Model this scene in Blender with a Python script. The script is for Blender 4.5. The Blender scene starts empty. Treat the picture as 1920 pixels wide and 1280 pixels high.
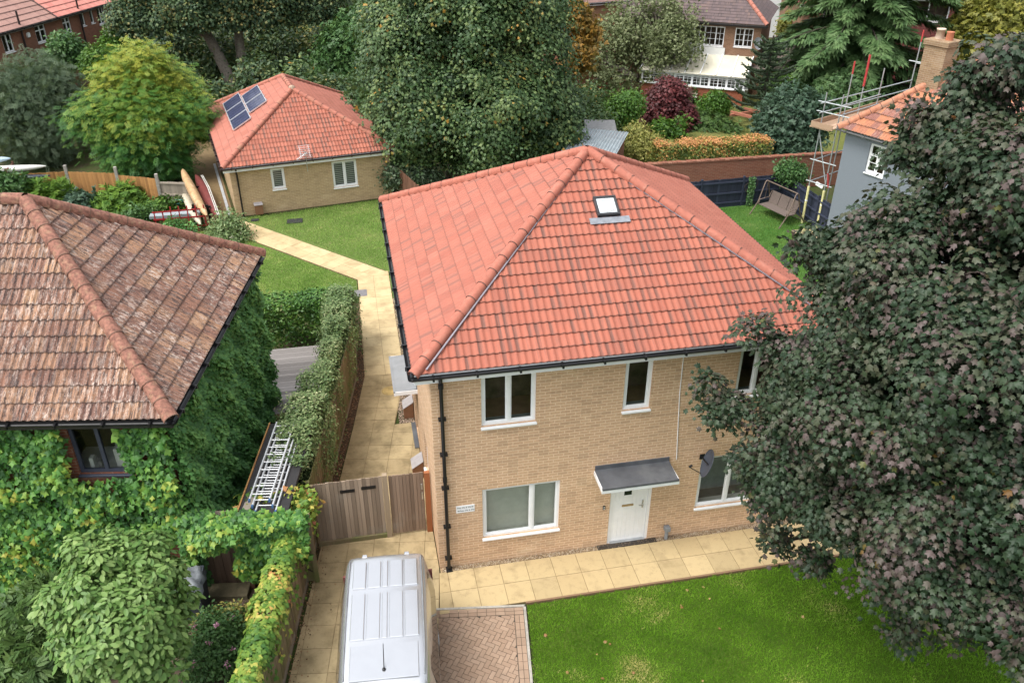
import bpy, math, random
import numpy as np
from mathutils import Vector, Matrix
R = math.radians
sc = bpy.context.scene
# ------------------------------------------------------------------ camera
cam = bpy.data.cameras.new('camera'); camo = bpy.data.objects.new('camera', cam); sc.collection.objects.link(camo)
cam.sensor_width = 36.0; cam.lens = 1556.1/1920*36; cam.clip_start = .5; cam.clip_end = 3000
_r = Vector((.98065, -.19548, .00463)).normalized(); _f = Vector((.171046, .846093, -.504847)).normalized(); _u = _r.cross(_f).normalized()
camo.matrix_world = Matrix(((_r.x, _u.x, -_f.x, -1.1433), (_r.y, _u.y, -_f.y, -13.8380), (_r.z, _u.z, -_f.z, 14.1116), (0, 0, 0, 1)))
sc.camera = camo
# ------------------------------------------------------------------ sky and sun
SUN_EL, SUN_AZ = R(62), math.atan2(-.80, -.25)
w = bpy.data.worlds.new('World'); sc.world = w; w.use_nodes = True
nt = w.node_tree; nt.nodes.clear()
sky = nt.nodes.new('ShaderNodeTexSky'); sky.sky_type = 'NISHITA'; sky.sun_disc = False
sky.sun_elevation = SUN_EL; sky.sun_rotation = SUN_AZ; sky.air_density = 1.6; sky.dust_density = 4.0; sky.ozone_density = 1.0
hs = nt.nodes.new('ShaderNodeHueSaturation'); hs.inputs['Saturation'].default_value = .28
bgn = nt.nodes.new('ShaderNodeBackground'); bgn.inputs['Strength'].default_value = .15
wo = nt.nodes.new('ShaderNodeOutputWorld')
nt.links.new(sky.outputs[0], hs.inputs['Color']); nt.links.new(hs.outputs[0], bgn.inputs['Color']); nt.links.new(bgn.outputs[0], wo.inputs[0])
sl = bpy.data.lights.new('sun', 'SUN'); sl.energy = 1.1; sl.angle = R(28); sl.color = (1, .97, .92)
so = bpy.data.objects.new('sun', sl); sc.collection.objects.link(so)
sd = Vector((math.sin(SUN_AZ)*math.cos(SUN_EL), math.cos(SUN_AZ)*math.cos(SUN_EL), math.sin(SUN_EL)))
so.rotation_euler = sd.to_track_quat('Z', 'Y').to_euler()
sc.view_settings.view_transform = 'Standard'; sc.view_settings.look = 'None'; sc.view_settings.exposure = 1.1; sc.view_settings.gamma = 1
sc.cycles.max_bounces = 6; sc.cycles.diffuse_bounces = 3; sc.cycles.glossy_bounces = 3; sc.cycles.transmission_bounces = 4; sc.cycles.transparent_max_bounces = 6
sc.cycles.use_denoising = True
# ------------------------------------------------------------------ helpers
rng = np.random.default_rng(7); rnd = random.Random(11)
def link(o): sc.collection.objects.link(o); return o
def tag(o, label=None, cat=None, group=None, kind=None):
    if label: o['label'] = label
    if cat: o['category'] = cat
    if group: o['group'] = group
    if kind: o['kind'] = kind
    return o
def thing(name, label, cat, loc=(0, 0, 0), rz=0, group=None):
    o = link(bpy.data.objects.new(name, None)); o.location = loc; o.rotation_euler = (0, 0, rz); o.empty_display_size = .2
    return tag(o, label, cat, group)
def copy_tree(o, parent=None):
    c = o.copy(); sc.collection.objects.link(c)
    if parent: c.parent = parent
    for ch in list(o.children): copy_tree(ch, c)
    return c
class MB:
    def __init__(s): s.v = []; s.f = []; s.m = []; s.uv = []; s.t = []; s.sm = []
    def face(s, pts, m=0, uv=None, t=.5, smooth=False):
        b = len(s.v); s.v += [tuple(p) for p in pts]; s.f.append(list(range(b, b+len(pts))))
        s.m.append(m); s.uv.append(uv if uv else [(0, 0)]*len(pts)); s.t.append(t); s.sm.append(smooth)
    def raw(s, vs, fs, m=0, t=.5, smooth=False):
        b = len(s.v); s.v += [tuple(p) for p in vs]
        for f in fs: s.f.append([b+i for i in f]); s.m.append(m); s.uv.append([(0, 0)]*len(f)); s.t.append(t); s.sm.append(smooth)
        return s
    def box(s, x0, x1, y0, y1, z0, z1, m=0, t=.5, M=None, bev=0):
        if bev:
            b = bev; vs = []; 
            for z, q in ((z0, b), (z0+b, 0), (z1-b, 0), (z1, b)):
                vs += [(x0+q, y0+q, z), (x1-q, y0+q, z), (x1-q, y1-q, z), (x0+q, y1-q, z)]
            fs = [(3, 2, 1, 0), (12, 13, 14, 15)]
            for k in range(3):
                for i in range(4): fs.append((4*k+i, 4*k+(i+1) % 4, 4*k+4+(i+1) % 4, 4*k+4+i))
        else:
            vs = [(x0, y0, z0), (x1, y0, z0), (x1, y1, z0), (x0, y1, z0), (x0, y0, z1), (x1, y0, z1), (x1, y1, z1), (x0, y1, z1)]
            fs = [(3, 2, 1, 0), (4, 5, 6, 7), (0, 1, 5, 4), (1, 2, 6, 5), (2, 3, 7, 6), (3, 0, 4, 7)]
        if M is not None: vs = [tuple(M @ Vector(p)) for p in vs]
        return s.raw(vs, fs, m, t)
    def bar(s, a, b, w, h=None, m=0, up=(0, 0, 1), t=.5):
        h = h or w; a = Vector(a); b = Vector(b); d = (b-a).normalized(); u = Vector(up)
        if abs(d.dot(u)) > .99: u = Vector((1, 0, 0))
        x = d.cross(u).normalized()*w/2; y = x.cross(d).normalized()*h/2
        vs = [a-x-y, a+x-y, a+x+y, a-x+y, b-x-y, b+x-y, b+x+y, b-x+y]
        return s.raw(vs, [(3, 2, 1, 0), (4, 5, 6, 7), (0, 1, 5, 4), (1, 2, 6, 5), (2, 3, 7, 6), (3, 0, 4, 7)], m, t)
    def tube(s, pts, rad, n=8, m=0, cap=True, t=.5, smooth=True):
        pts = [Vector(p) for p in pts]; k = len(pts); rad = rad if hasattr(rad, '__len__') else [rad]*k
        vs = []; prev = None
        for i, p in enumerate(pts):
            d = (pts[min(i+1, k-1)]-pts[max(i-1, 0)]).normalized()
            if prev is None:
                u = Vector((0, 0, 1)) if abs(d.z) < .9 else Vector((1, 0, 0)); x = d.cross(u).normalized()
            else: x = (prev - d*prev.dot(d)).normalized()
            prev = x; y = d.cross(x)
            for j in range(n):
                a = 2*math.pi*j/n; vs.append(p+(x*math.cos(a)+y*math.sin(a))*rad[i])
        fs = [(i*n+j, i*n+(j+1) % n, (i+1)*n+(j+1) % n, (i+1)*n+j) for i in range(k-1) for j in range(n)]
        s.raw(vs, fs, m, t, smooth)
        if cap: s.raw(vs[:n], [tuple(reversed(range(n)))], m, t); s.raw(vs[-n:], [tuple(range(n))], m, t)
        return s
    def prism(s, poly, z0, z1, m=0, t=.5):
        n = len(poly); vs = [(x, y, z0) for x, y in poly]+[(x, y, z1) for x, y in poly]
        return s.raw(vs, [tuple(reversed(range(n))), tuple(range(n, 2*n))]+[(i, (i+1) % n, n+(i+1) % n, n+i) for i in range(n)], m, t)
    def lathe(s, prof, c=(0, 0, 0), n=16, m=0, smooth=True):
        vs = [(c[0]+r*math.cos(2*math.pi*j/n), c[1]+r*math.sin(2*math.pi*j/n), c[2]+z) for r, z in prof for j in range(n)]
        return s.raw(vs, [(i*n+j, i*n+(j+1) % n, (i+1)*n+(j+1) % n, (i+1)*n+j) for i in range(len(prof)-1) for j in range(n)], m, .5, smooth)
    def build(s, name, mats, parent=None, off=None):
        me = bpy.data.meshes.new(name); v = s.v
        if off is not None: v = [(p[0]-off[0], p[1]-off[1], p[2]-off[2]) for p in v]
        me.from_pydata(v, [], s.f)
        for m in (mats if isinstance(mats, (list, tuple)) else [mats]): me.materials.append(m)
        me.polygons.foreach_set('material_index', s.m); me.polygons.foreach_set('use_smooth', s.sm)
        me.uv_layers.new(name='UVMap').data.foreach_set('uv', [c for f in s.uv for q in f for c in q])
        me.attributes.new('tint', 'FLOAT', 'FACE').data.foreach_set('value', s.t)
        me.update(); o = link(bpy.data.objects.new(name, me))
        if parent is not None: o.parent = parent
        return o
def frame(o, a):  # local frame: origin and rotation angle -> matrix
    return Matrix.Translation(Vector(o)) @ Matrix.Rotation(a, 4, 'Z')
# ------------------------------------------------------------------ materials
class NT:
    def __init__(s, name):
        s.mat = bpy.data.materials.new(name); s.mat.use_nodes = True; s.nt = s.mat.node_tree; s.nt.nodes.clear()
        s.out = s.nt.nodes.new('ShaderNodeOutputMaterial')
    def n(s, t, ins=None, **pr):
        q = s.nt.nodes.new('ShaderNode'+t)
        for k, v in pr.items(): setattr(q, k, v)
        for k, v in (ins or {}).items():
            i = q.inputs[k]
            if hasattr(v, 'is_linked') or isinstance(v, bpy.types.NodeSocket): s.nt.links.new(v, i)
            else: i.default_value = (tuple(v)+(1,)) if isinstance(v, tuple) and len(v) == 3 and i.type == 'RGBA' else v
        return q
    def math(s, op, a, b=0., c=0.):
        q = s.n('Math', operation=op)
        for i, v in enumerate((a, b, c)):
            if isinstance(v, bpy.types.NodeSocket): s.nt.links.new(v, q.inputs[i])
            else: q.inputs[i].default_value = v
        return q.outputs[0]
    def mix(s, f, a, b, mode='MIX'):
        q = s.n('MixRGB', {'Fac': f, 'Color1': a, 'Color2': b}, blend_type=mode); return q.outputs[0]
    def noise(s, sc_, det=4, co=None, rough=.6, out='Fac', dist=0.):
        q = s.n('TexNoise', {'Scale': sc_, 'Detail': det, 'Roughness': rough, 'Distortion': dist})
        s.nt.links.new(co if co is not None else s.obj(), q.inputs['Vector']); return q.outputs[out]
    def obj(s):
        if not hasattr(s, '_tc'): s._tc = s.n('TexCoord')
        return s._tc.outputs['Object']
    def uv(s): s.obj(); return s._tc.outputs['UV']
    def scaled(s, co, v): return s.n('VectorMath', {0: co, 1: v}, operation='MULTIPLY').outputs[0]
    def ramp(s, f, stops, interp='LINEAR'):
        q = s.n('ValToRGB', {'Fac': f}); e = q.color_ramp; e.interpolation = interp
        while len(e.elements) < len(stops): e.elements.new(.5)
        for el, (p, c) in zip(e.elements, stops): el.position = p; el.color = tuple(c)+(1,) if len(c) == 3 else c
        return q.outputs[0]
    def fr(s, f, lo, hi): return s.n('MapRange', {'Value': f, 'From Min': lo, 'From Max': hi}).outputs[0]
    def attr(s, nm='tint'): return s.n('Attribute', attribute_name=nm).outputs['Fac']
    def bump(s, h, st=.3, d=.01): return s.n('Bump', {'Height': h, 'Strength': st, 'Distance': d}).outputs[0]
    def fin(s, col, rough=.7, metal=0., spec=.5, bump=None, **kw):
        ins = {'Base Color': col, 'Roughness': rough, 'Metallic': metal, 'Specular IOR Level': spec}
        if bump is not None: ins['Normal'] = bump
        ins.update(kw); b = s.n('BsdfPrincipled', ins); s.nt.links.new(b.outputs[0], s.out.inputs[0]); return s.mat
def flat(name, col, rough=.6, metal=0., var=.18, scale=5., bump=0., spec=.4, dirt=None, bscale=40):
    t = NT(name); n = t.noise(scale, 5)
    c = t.mix(t.fr(n, .3, .7), tuple(x*(1-var) for x in col), tuple(min(1, x*(1+var)) for x in col))
    if dirt: c = t.mix(t.fr(t.noise(scale*.6, 6), .52, .75), c, dirt)
    return t.fin(c, rough, metal, spec, t.bump(t.noise(bscale, 4), bump, .01) if bump else None)
def brick(name, c1, c2, mortar, bw=.225, bh=.075, var=.35, big=.2, ms=.011):
    t = NT(name); x = t.n('SeparateXYZ', {0: t.obj()})
    co = t.n('CombineXYZ', {0: t.math('ADD', x.outputs[0], x.outputs[1]), 1: x.outputs[2]}).outputs[0]
    b = t.n('TexBrick', {'Vector': co, 'Color1': c1, 'Color2': c2, 'Mortar': mortar, 'Scale': 1., 'Mortar Size': ms, 'Mortar Smooth': .3, 'Bias': 0., 'Brick Width': bw, 'Row Height': bh})
    n = t.noise(26, 4); n2 = t.noise(.7, 4)
    wn = t.n('TexWhiteNoise', {'Vector': t.n('CombineXYZ', {0: t.math('FLOOR', t.math('DIVIDE', co_x(t, co), bw*1.0)), 1: t.math('FLOOR', t.math('DIVIDE', x.outputs[2], bh))}).outputs[0]}, noise_dimensions='2D')
    c = t.mix(var, b.outputs['Color'], t.ramp(n, [(.3, tuple(k*.55 for k in c1)), (.7, tuple(min(1, k*1.5) for k in c2))]))
    c = t.mix(t.math('MULTIPLY', t.math('GREATER_THAN', wn.outputs['Value'], .80), .35), c, tuple(k*.62 for k in c1))
    c = t.mix(t.fr(n2, .3, .75), c, t.mix(big, c, (.08, .07, .06)))
    c = t.mix(t.math('MULTIPLY', t.fr(t.noise(.8, 5, t.scaled(t.obj(), (1., 1., 1.7)), .7), .56, .72), .22), c, tuple(min(1, k*1.35) for k in mortar))
    h = t.math('ADD', t.math('MULTIPLY', b.outputs['Fac'], -1.), t.math('MULTIPLY', n, .5))
    return t.fin(c, .85, 0, .25, t.bump(h, .6, .008))
def co_x(t, co): return t.n('SeparateXYZ', {0: co}).outputs[0]
def tiles(name, cols, stripe, sp, streak=.0, lichen=0., rough=.75, half=2., dark=.6):
    """uv = tile units: u one per tile, v one per course"""
    t = NT(name); x = t.n('SeparateXYZ', {0: t.uv()}); u, v = x.outputs[0], x.outputs[1]
    fv = t.math('FLOOR', v)
    wn = t.n('TexWhiteNoise', {'Vector': t.n('CombineXYZ', {0: t.math('FLOOR', u), 1: fv}).outputs[0]}, noise_dimensions='2D').outputs['Value']
    c = t.ramp(wn, [(i/(len(cols)-1), k) for i, k in enumerate(cols)])
    wh = t.n('TexWhiteNoise', {'Vector': t.n('CombineXYZ', {0: t.math('FLOOR', t.math('ADD', t.math('MULTIPLY', u, half), .25)), 1: t.math('ADD', fv, 31.)}).outputs[0]}, noise_dimensions='2D').outputs['Value']
    st = t.noise(1., 5, t.scaled(t.uv(), (16., .45, 1.)), .7)
    fu = t.math('FRACT', t.math('ADD', t.math('MULTIPLY', u, half), .25)); band = t.math('MULTIPLY', t.fr(fu, .02, .12), t.math('SUBTRACT', 1., t.fr(fu, .50, .75)))
    m = t.math('MULTIPLY', t.math('MULTIPLY', t.fr(wh, 1-sp-.06, 1-sp+.06), band), t.fr(st, .30, .55))
    c = t.mix(m, c, stripe)
    if streak: c = t.mix(t.math('MULTIPLY', t.fr(st, .50, .68), streak), c, stripe)
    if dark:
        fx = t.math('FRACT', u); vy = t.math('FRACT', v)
        jd = t.math('MAXIMUM', t.math('MULTIPLY', t.math('SUBTRACT', 1., t.fr(fx, .04, .12)), .15), t.math('SUBTRACT', 1., t.fr(vy, .03, .11)))  # dark gaps at tile joints, plus shade of course edges put into the colour
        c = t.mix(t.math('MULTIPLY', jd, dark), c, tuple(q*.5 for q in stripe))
    n = t.noise(3.2, 6, None, .65)
    c = t.mix(t.fr(n, .35, .8), c, t.mix(.22, c, (.10, .07, .06)))
    if lichen:
        s2 = t.noise(1., 6, t.scaled(t.uv(), (11., 1.1, 1.)), .8); s3 = t.noise(34., 5, None, .8); s4 = t.noise(1., 6, t.scaled(t.uv(), (5., 1.6, 1.)), .85)
        pt = t.noise(.9, 4, None, .7); pw = t.fr(pt, .38, .62)
        c = t.mix(t.math('MULTIPLY', t.fr(s2, .505, .545), .92*lichen), c, (.055, .038, .036))
        c = t.mix(t.math('MULTIPLY', t.math('MULTIPLY', t.fr(s4, .52, .56), pw), .9*lichen), c, (.52, .42, .36))
        c = t.mix(t.math('MULTIPLY', t.fr(s3, .60, .64), .75*lichen), c, (.52, .44, .38))
        c = t.mix(t.math('MULTIPLY', t.math('LESS_THAN', s3, .40), .6*lichen), c, (.05, .035, .032))
    return t.fin(c, rough, 0, .3, t.bump(t.noise(60, 4), .25, .006))
def leaf(name, stops, rough=.5, tr=.25, spec=.35, k=1.3):
    stops = [(p, tuple(min(.9, q*k) for q in c)) for p, c in stops]
    t = NT(name); c = t.ramp(t.attr(), stops)
    p = t.n('BsdfPrincipled', {'Base Color': c, 'Roughness': rough, 'Specular IOR Level': spec})
    d = t.n('BsdfTranslucent', {'Color': t.mix(.5, c, (.25, .32, .03), 'MULTIPLY') if False else t.mix(.35, c, (.16, .22, .02))})
    m = t.n('MixShader', {0: tr, 1: p.outputs[0], 2: d.outputs[0]}); t.nt.links.new(m.outputs[0], t.out.inputs[0]); return t.mat
def wood(name, c1, c2, sc_=(30., 30., 1.2), rough=.75, extra=None, ex=(.5, .72)):
    t = NT(name); n = t.noise(1., 5, t.scaled(t.obj(), sc_), .7); tn = t.attr()
    c = t.mix(t.fr(n, .3, .7), c1, c2); c = t.mix(.45, c, t.mix(tn, tuple(k*.45 for k in c1), tuple(min(1, k*1.5) for k in c2)))
    if extra: c = t.mix(t.fr(t.noise(.9, 4), *ex), c, extra)
    return t.fin(c, rough, 0, .25, t.bump(n, .3, .004))
def slabmat(name, c1, c2, stain, sm=(.55, .75), gr=90):
    t = NT(name); c = t.mix(t.attr(), c1, c2)
    c = t.mix(t.fr(t.noise(1.7, 6), *sm), c, t.mix(.65, c, stain)); c = t.mix(t.fr(t.noise(7., 6, None, .75), .52, .72), c, t.mix(.45, c, stain)); c = t.mix(t.math('GREATER_THAN', t.attr(), .88), c, t.mix(.30, c, stain)); n = t.noise(gr, 3)
    c = t.mix(t.fr(n, .3, .7), c, t.mix(.18, c, (.15, .11, .06)))
    return t.fin(c, .9, 0, .2, t.bump(n, .2, .004))
def grassmat(name, c1, c2, dry, s1=1.3, db=(.60, .8)):
    t = NT(name); c = t.mix(t.fr(t.noise(s1, 5), .32, .68), c1, c2)
    c = t.mix(t.fr(t.noise(5., 5), *db), c, dry); n = t.noise(45., 5, None, .8)
    c = t.mix(t.fr(n, .35, .65), t.mix(.5, c, (.01, .02, .005)), c)
    return t.fin(c, .9, 0, .1, t.bump(n, .9, .03))
# ------------------------------------------------------------------ leaves
def fan(out, c, fold=.12):
    pts = [(c[0], c[1])]+out; V = np.array([(x, y, -fold*abs(x)-.16*y*y+.05*math.sin(9*x+5*y)) for x, y in pts]); n = len(out)
    return V, np.array([(0, 1+i, 1+(i+1) % n) for i in range(n)])
def star(tips, val, base=(0, .0)):
    half = []
    for i, (a, l) in enumerate(tips):
        half.append((math.sin(R(a))*l, .32+math.cos(R(a))*l))
        if i < len(val): half.append((math.sin(R(val[i][0]))*val[i][1], .32+math.cos(R(val[i][0]))*val[i][1]))
    rt = half[1:] if tips[0][0] == 0 else half
    return [half[0]]+[(-x, y) for x, y in rt]+[base]+[(x, y) for x, y in reversed(rt)]
L_MAPLE = fan(star([(0, .66), (52, .60), (108, .44)], [(25, .36), (80, .33)]), (0, .32), .38)
L_IVY = fan(star([(0, .66), (62, .54)], [(32, .40)]), (0, .3), .32)
def tri_strip(half, fold=.25, curl=.12):
    V = [(0, 0, 0), (0, 1, -curl*.5)]; n = len(half)
    V += [(x, y, fold*x-curl*y*.5) for x, y in half]+[(-x, y, fold*x-curl*y*.5) for x, y in half]
    F = []
    for o in (2, 2+n):
        ch = [0]+[o+i for i in range(n)]+[1]
        mid = None
        for i in range(1, len(ch)-1): F.append((ch[0], ch[i], ch[i+1]) if o == 2 else (ch[0], ch[i+1], ch[i]))
    return np.array(V, float), np.array(F)
L_OVAL = tri_strip([(.18, .22), (.26, .50), (.17, .80)], .16, .25)
L_DIA = tri_strip([(.26, .45)], .3, .12)
L_NARROW = tri_strip([(.11, .42)], .3, .2)
def multi(parts):
    V = []; F = []
    for (tpl, ox, oy, oz, ang, s) in parts:
        c_, s_ = math.cos(ang), math.sin(ang); b = len(V)
        for x, y, z in tpl[0]: V.append((ox+s*(c_*x+s_*y), oy+s*(-s_*x+c_*y), oz+s*z))
        F += [tuple(b+i for i in f) for f in tpl[1]]
    return np.array(V), np.array(F)
L_PINNATE = multi([(L_NARROW, 0, .15+.2*k, 0, sg*.95, .42) for k in range(4) for sg in (-1, 1)]+[(L_NARROW, 0, .75, 0, 0, .4)])
L_SPRAY = multi([(L_NARROW, 0, .12*k, -.03*k, sg*.6, .6) for k in range(4) for sg in (-1, 1)]+[(L_NARROW, 0, .35, 0, 0, .8)])
L_TUFT = multi([(L_DIA, 0, 0, 0, a, .75) for a in (-1.1, -.4, .35, 1.0)]+[(L_DIA, 0, .2, .12, 0, .8)])
def norm(a): return a/np.maximum(np.linalg.norm(a, axis=1, keepdims=True), 1e-9)
def leafmesh(name, mat, parent, P, Nn, D, size, tint, tpl, off=(0, 0, 0)):
    V, F = tpl; n = len(P); N_ = norm(Nn); D = norm(D-N_*(D*N_).sum(1, keepdims=True)); X = np.cross(D, N_)
    W = P[:, None, :]-np.array(off)+size[:, None, None]*(V[None, :, 0, None]*X[:, None]+V[None, :, 1, None]*D[:, None]+V[None, :, 2, None]*N_[:, None])
    me = bpy.data.meshes.new(name); nv, nf = len(V), len(F)
    me.vertices.add(n*nv); me.vertices.foreach_set('co', W.astype(np.float32).ravel())
    idx = (F[None]+(np.arange(n)*nv)[:, None, None]).astype(np.int32).ravel()
    me.loops.add(len(idx)); me.loops.foreach_set('vertex_index', idx)
    me.polygons.add(n*nf); me.polygons.foreach_set('loop_start', np.arange(0, len(idx), 3, dtype=np.int32)); me.polygons.foreach_set('loop_total', np.full(n*nf, 3, np.int32))
    me.update(calc_edges=True)
    me.attributes.new('tint', 'FLOAT', 'FACE').data.foreach_set('value', np.repeat(np.clip(tint, 0, 1), nf).astype(np.float32))
    me.materials.append(mat); o = link(bpy.data.objects.new(name, me))
    if parent is not None: o.parent = parent
    return o
def foliage(lobes, n, size, k=14, cr=.3, shell=.62, up=.35, out=.7, wild=.6, droop=.4, zmin=.03, seed=1, tvar=(.55, .3), flat_=.6, sv=.35, cw=.45, umb=.0, void=.0, vs=1.6, rad=.7, whorl=0.):
    """scatter leaves in twig clusters through the outer volume of ellipsoid lobes (x,y,z,r[,tint bias[,zscale]])"""
    g = np.random.default_rng(seed); L = np.array([tuple(q)+(0., 1.)[len(q)-4:] if len(q) < 6 else q for q in lobes], float)
    wgt = L[:, 3]**2; m = int(n/k*2.2)+8; li = g.choice(len(L), m, p=wgt/wgt.sum()); dr = norm(g.normal(size=(m, 3)))
    rf = shell+(1-shell)*np.sqrt(g.random(m)); rr = np.stack([L[li, 3], L[li, 3], L[li, 3]*L[li, 5]], 1)
    C = L[li, :3]+dr*rr*rf[:, None]*(1+.13*g.normal(size=(m, 1)))
    dist = np.linalg.norm((C[:, None]-L[None, :, :3])/np.stack([L[:, 3], L[:, 3], L[:, 3]*L[:, 5]], 1)[None], axis=2); dist[np.arange(m), li] = 9
    keep = (dist.min(1) > shell*.8) | (g.random(m) < .12); C, dr, li = C[keep], dr[keep], li[keep]
    if void:
        q = C*vs; hv = np.sin(q[:, 0]*1.9+1.3*np.sin(q[:, 2]*1.7+seed))+np.sin(q[:, 1]*2.1+1.1*np.sin(q[:, 0]*1.3))+np.sin(q[:, 2]*2.3+1.2*np.sin(q[:, 1]*1.9+2)); kp = (hv > np.quantile(hv, void)) | (g.random(len(C)) < .06); C, dr, li = C[kp], dr[kp], li[kp]
    m = min(len(C), max(1, n//k)); C, dr, li = C[:m], dr[:m], li[:m]; ct = g.random(m)
    P = np.repeat(C, k, 0); O = np.repeat(dr, k, 0); o = g.normal(size=P.shape)*cr
    o -= O*(o*O).sum(1, keepdims=True)*(1-flat_); P = P+o
    Nn = O*out+np.array([0, 0, 1.])*up+norm(g.normal(size=P.shape))*wild+np.repeat(norm(g.normal(size=C.shape)), k, 0)*cw+norm(o)*umb
    D = norm(o)*rad+O*.4+np.array([0, 0, -1.])*droop+norm(g.normal(size=P.shape))*.5
    if whorl:
        ax = norm(dr*.55+np.array([0, 0, 1.])*up+norm(g.normal(size=C.shape))*cw); ref = norm(np.cross(ax, norm(g.normal(size=C.shape)))); rf2 = np.cross(ax, ref)
        ii = np.tile(np.arange(k), len(C)); th = ii*2.39996+g.normal(size=len(ii))*.3; q = np.sqrt((ii+.4)/k); A_, U_, V_ = (np.repeat(z_, k, 0) for z_ in (ax, ref, rf2)); hx = U_*np.cos(th)[:, None]+V_*np.sin(th)[:, None]
        rr = cr*q*(1+.18*g.normal(size=len(ii))); P = np.repeat(C, k, 0)+hx*rr[:, None]-A_*(rr*q*whorl+.04*cr*g.normal(size=len(ii)))[:, None]-np.array([0, 0, 1.])*(rr*q*.25)[:, None]
        Nn = A_+hx*(q*.75*whorl)[:, None]+norm(g.normal(size=P.shape))*wild*.6; D = hx*(.5+q)[:, None]-np.array([0, 0, 1.])*(droop*q)[:, None]+norm(g.normal(size=P.shape))*.35; O = np.repeat(dr, k, 0)
    t = .5+(np.repeat(ct, k)-.5)*tvar[0]*2*.5+(g.random(len(P))-.5)*tvar[1]*2*.5+np.repeat(L[li, 4], k)
    ok = P[:, 2] > zmin; s = size*(1+sv*(g.random(len(P))*2-1))
    return P[ok], Nn[ok], D[ok], s[ok], t[ok], C
def limb(mb, a, b, r0, r1, g, n=7, bend=.12):
    a = np.array(a, float); b = np.array(b, float); ln = np.linalg.norm(b-a); pts = []; rad = []
    w1 = g.normal(size=3)*bend*ln
    for i in range(n):
        f = i/(n-1); p = a+(b-a)*f+w1*math.sin(math.pi*f)*.6; p[2] += .06*ln*math.sin(math.pi*f); pts.append(p); rad.append(r0+(r1-r0)*f)
    mb.tube(pts, rad, 8)
def tree(name, label, cat, lobes, base, n, size, tpl, mat, bark, tr=.15, seed=1, group=None, limbs=7, split=.35, trunks=None, **kw):
    o = thing(name, label, cat, (base[0], base[1], 0), 0, group); b = (base[0], base[1], 0)
    P, Nn, D, s, t, C = foliage(lobes, n, size, seed=seed, **kw)
    leafmesh('crown', mat, o, P, Nn, D, s, t, tpl, b)
    if bark:
        g = np.random.default_rng(seed+50); mb = MB(); L = np.array([q[:4] for q in lobes]); c = np.average(L[:, :3], axis=0, weights=L[:, 3]); top = c.copy(); top[2] = c[2]*.9
        sp = np.array([base[0], base[1], 0.])+(top-np.array([base[0], base[1], 0]))*split
        limb(mb, (base[0], base[1], -.1), sp, tr*1.15, tr*.8, g, 7, .04)
        od = np.argsort(-L[:, 3])[:limbs]
        for i in od: limb(mb, sp, L[i, :3], tr*.62, tr*.12, g, 7, .10)
        for q in C[g.choice(len(C), min(len(C), limbs*5), replace=False)]:
            i = np.argmin(np.linalg.norm(L[:, :3]-q, axis=1)); limb(mb, L[i, :3]*.75+sp*.25, q, tr*.18, tr*.04, g, 5, .1)
        mb.build('trunk', bark, o, b)
    return o
# ------------------------------------------------------------------ shared materials
BUFF = brick('buff_brick', (.62, .41, .255), (.52, .33, .20), (.80, .62, .44), big=.10)
BUFF2 = brick('buff_brick_yellow', (.50, .36, .205), (.39, .27, .145), (.62, .49, .33), big=.1)
REDB = brick('red_brick', (.25, .085, .045), (.19, .062, .035), (.30, .22, .16))
REDB2 = brick('old_red_brick', (.27, .10, .06), (.20, .075, .045), (.30, .20, .14))
REDB3 = brick('bright_red_brick', (.36, .10, .05), (.30, .08, .045), (.36, .20, .13))
BROWNB = brick('brown_brick', (.27, .145, .085), (.22, .11, .065), (.34, .25, .18))
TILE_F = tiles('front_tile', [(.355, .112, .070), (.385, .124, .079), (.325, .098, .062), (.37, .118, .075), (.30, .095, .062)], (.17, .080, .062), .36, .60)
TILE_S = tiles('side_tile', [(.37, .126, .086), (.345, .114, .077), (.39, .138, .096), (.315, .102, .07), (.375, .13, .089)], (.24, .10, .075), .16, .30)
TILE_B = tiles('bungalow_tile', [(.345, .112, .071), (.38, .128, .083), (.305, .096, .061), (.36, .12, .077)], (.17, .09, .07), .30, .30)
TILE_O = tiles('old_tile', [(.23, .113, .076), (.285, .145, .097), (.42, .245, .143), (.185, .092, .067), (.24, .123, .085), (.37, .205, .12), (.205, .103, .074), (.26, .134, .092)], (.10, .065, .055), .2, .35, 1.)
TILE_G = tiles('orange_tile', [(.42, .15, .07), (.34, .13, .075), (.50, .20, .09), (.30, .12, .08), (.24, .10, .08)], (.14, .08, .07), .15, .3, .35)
HIP_F = flat('hip_tile_red', (.345, .115, .077), .75, var=.12, scale=9, bump=.2, dirt=(.40, .17, .12))
HIP_O = flat('hip_tile_old', (.23, .105, .075), .9, var=.5, scale=14, bump=.8, dirt=(.34, .22, .135))
MORTAR = flat('mortar_dark', (.10, .05, .04), .9)
UPVC = flat('white_plastic', (.80, .81, .82), .35, var=.04)
WOODW = flat('white_paint', (.72, .72, .70), .5, var=.06)
BLACKP = flat('black_plastic', (.012, .012, .013), .3, var=.2)
GREYM = flat('grey_membrane', (.085, .09, .10), .6, var=.2, scale=3, dirt=(.13, .135, .14))
GREYM2 = flat('light_grey_membrane', (.22, .235, .25), .55, var=.12, scale=3, dirt=(.28, .29, .30))
STEEL = flat('steel', (.55, .56, .57), .35, .9, var=.15)
CONC = flat('concrete', (.33, .31, .27), .9, var=.25, scale=9, bump=.3)
DARKIN = flat('dark_room', (.15, .10, .078), .9, var=.5, scale=3)
BLIND = flat('pale_blind', (.62, .63, .58), .8, var=.08)
BARK = flat('bark', (.12, .095, .07), .95, var=.4, scale=9, bump=.8, bscale=18)
BARKD = flat('dark_bark', (.055, .042, .034), .95, var=.4, scale=9, bump=.6, bscale=18)
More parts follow.
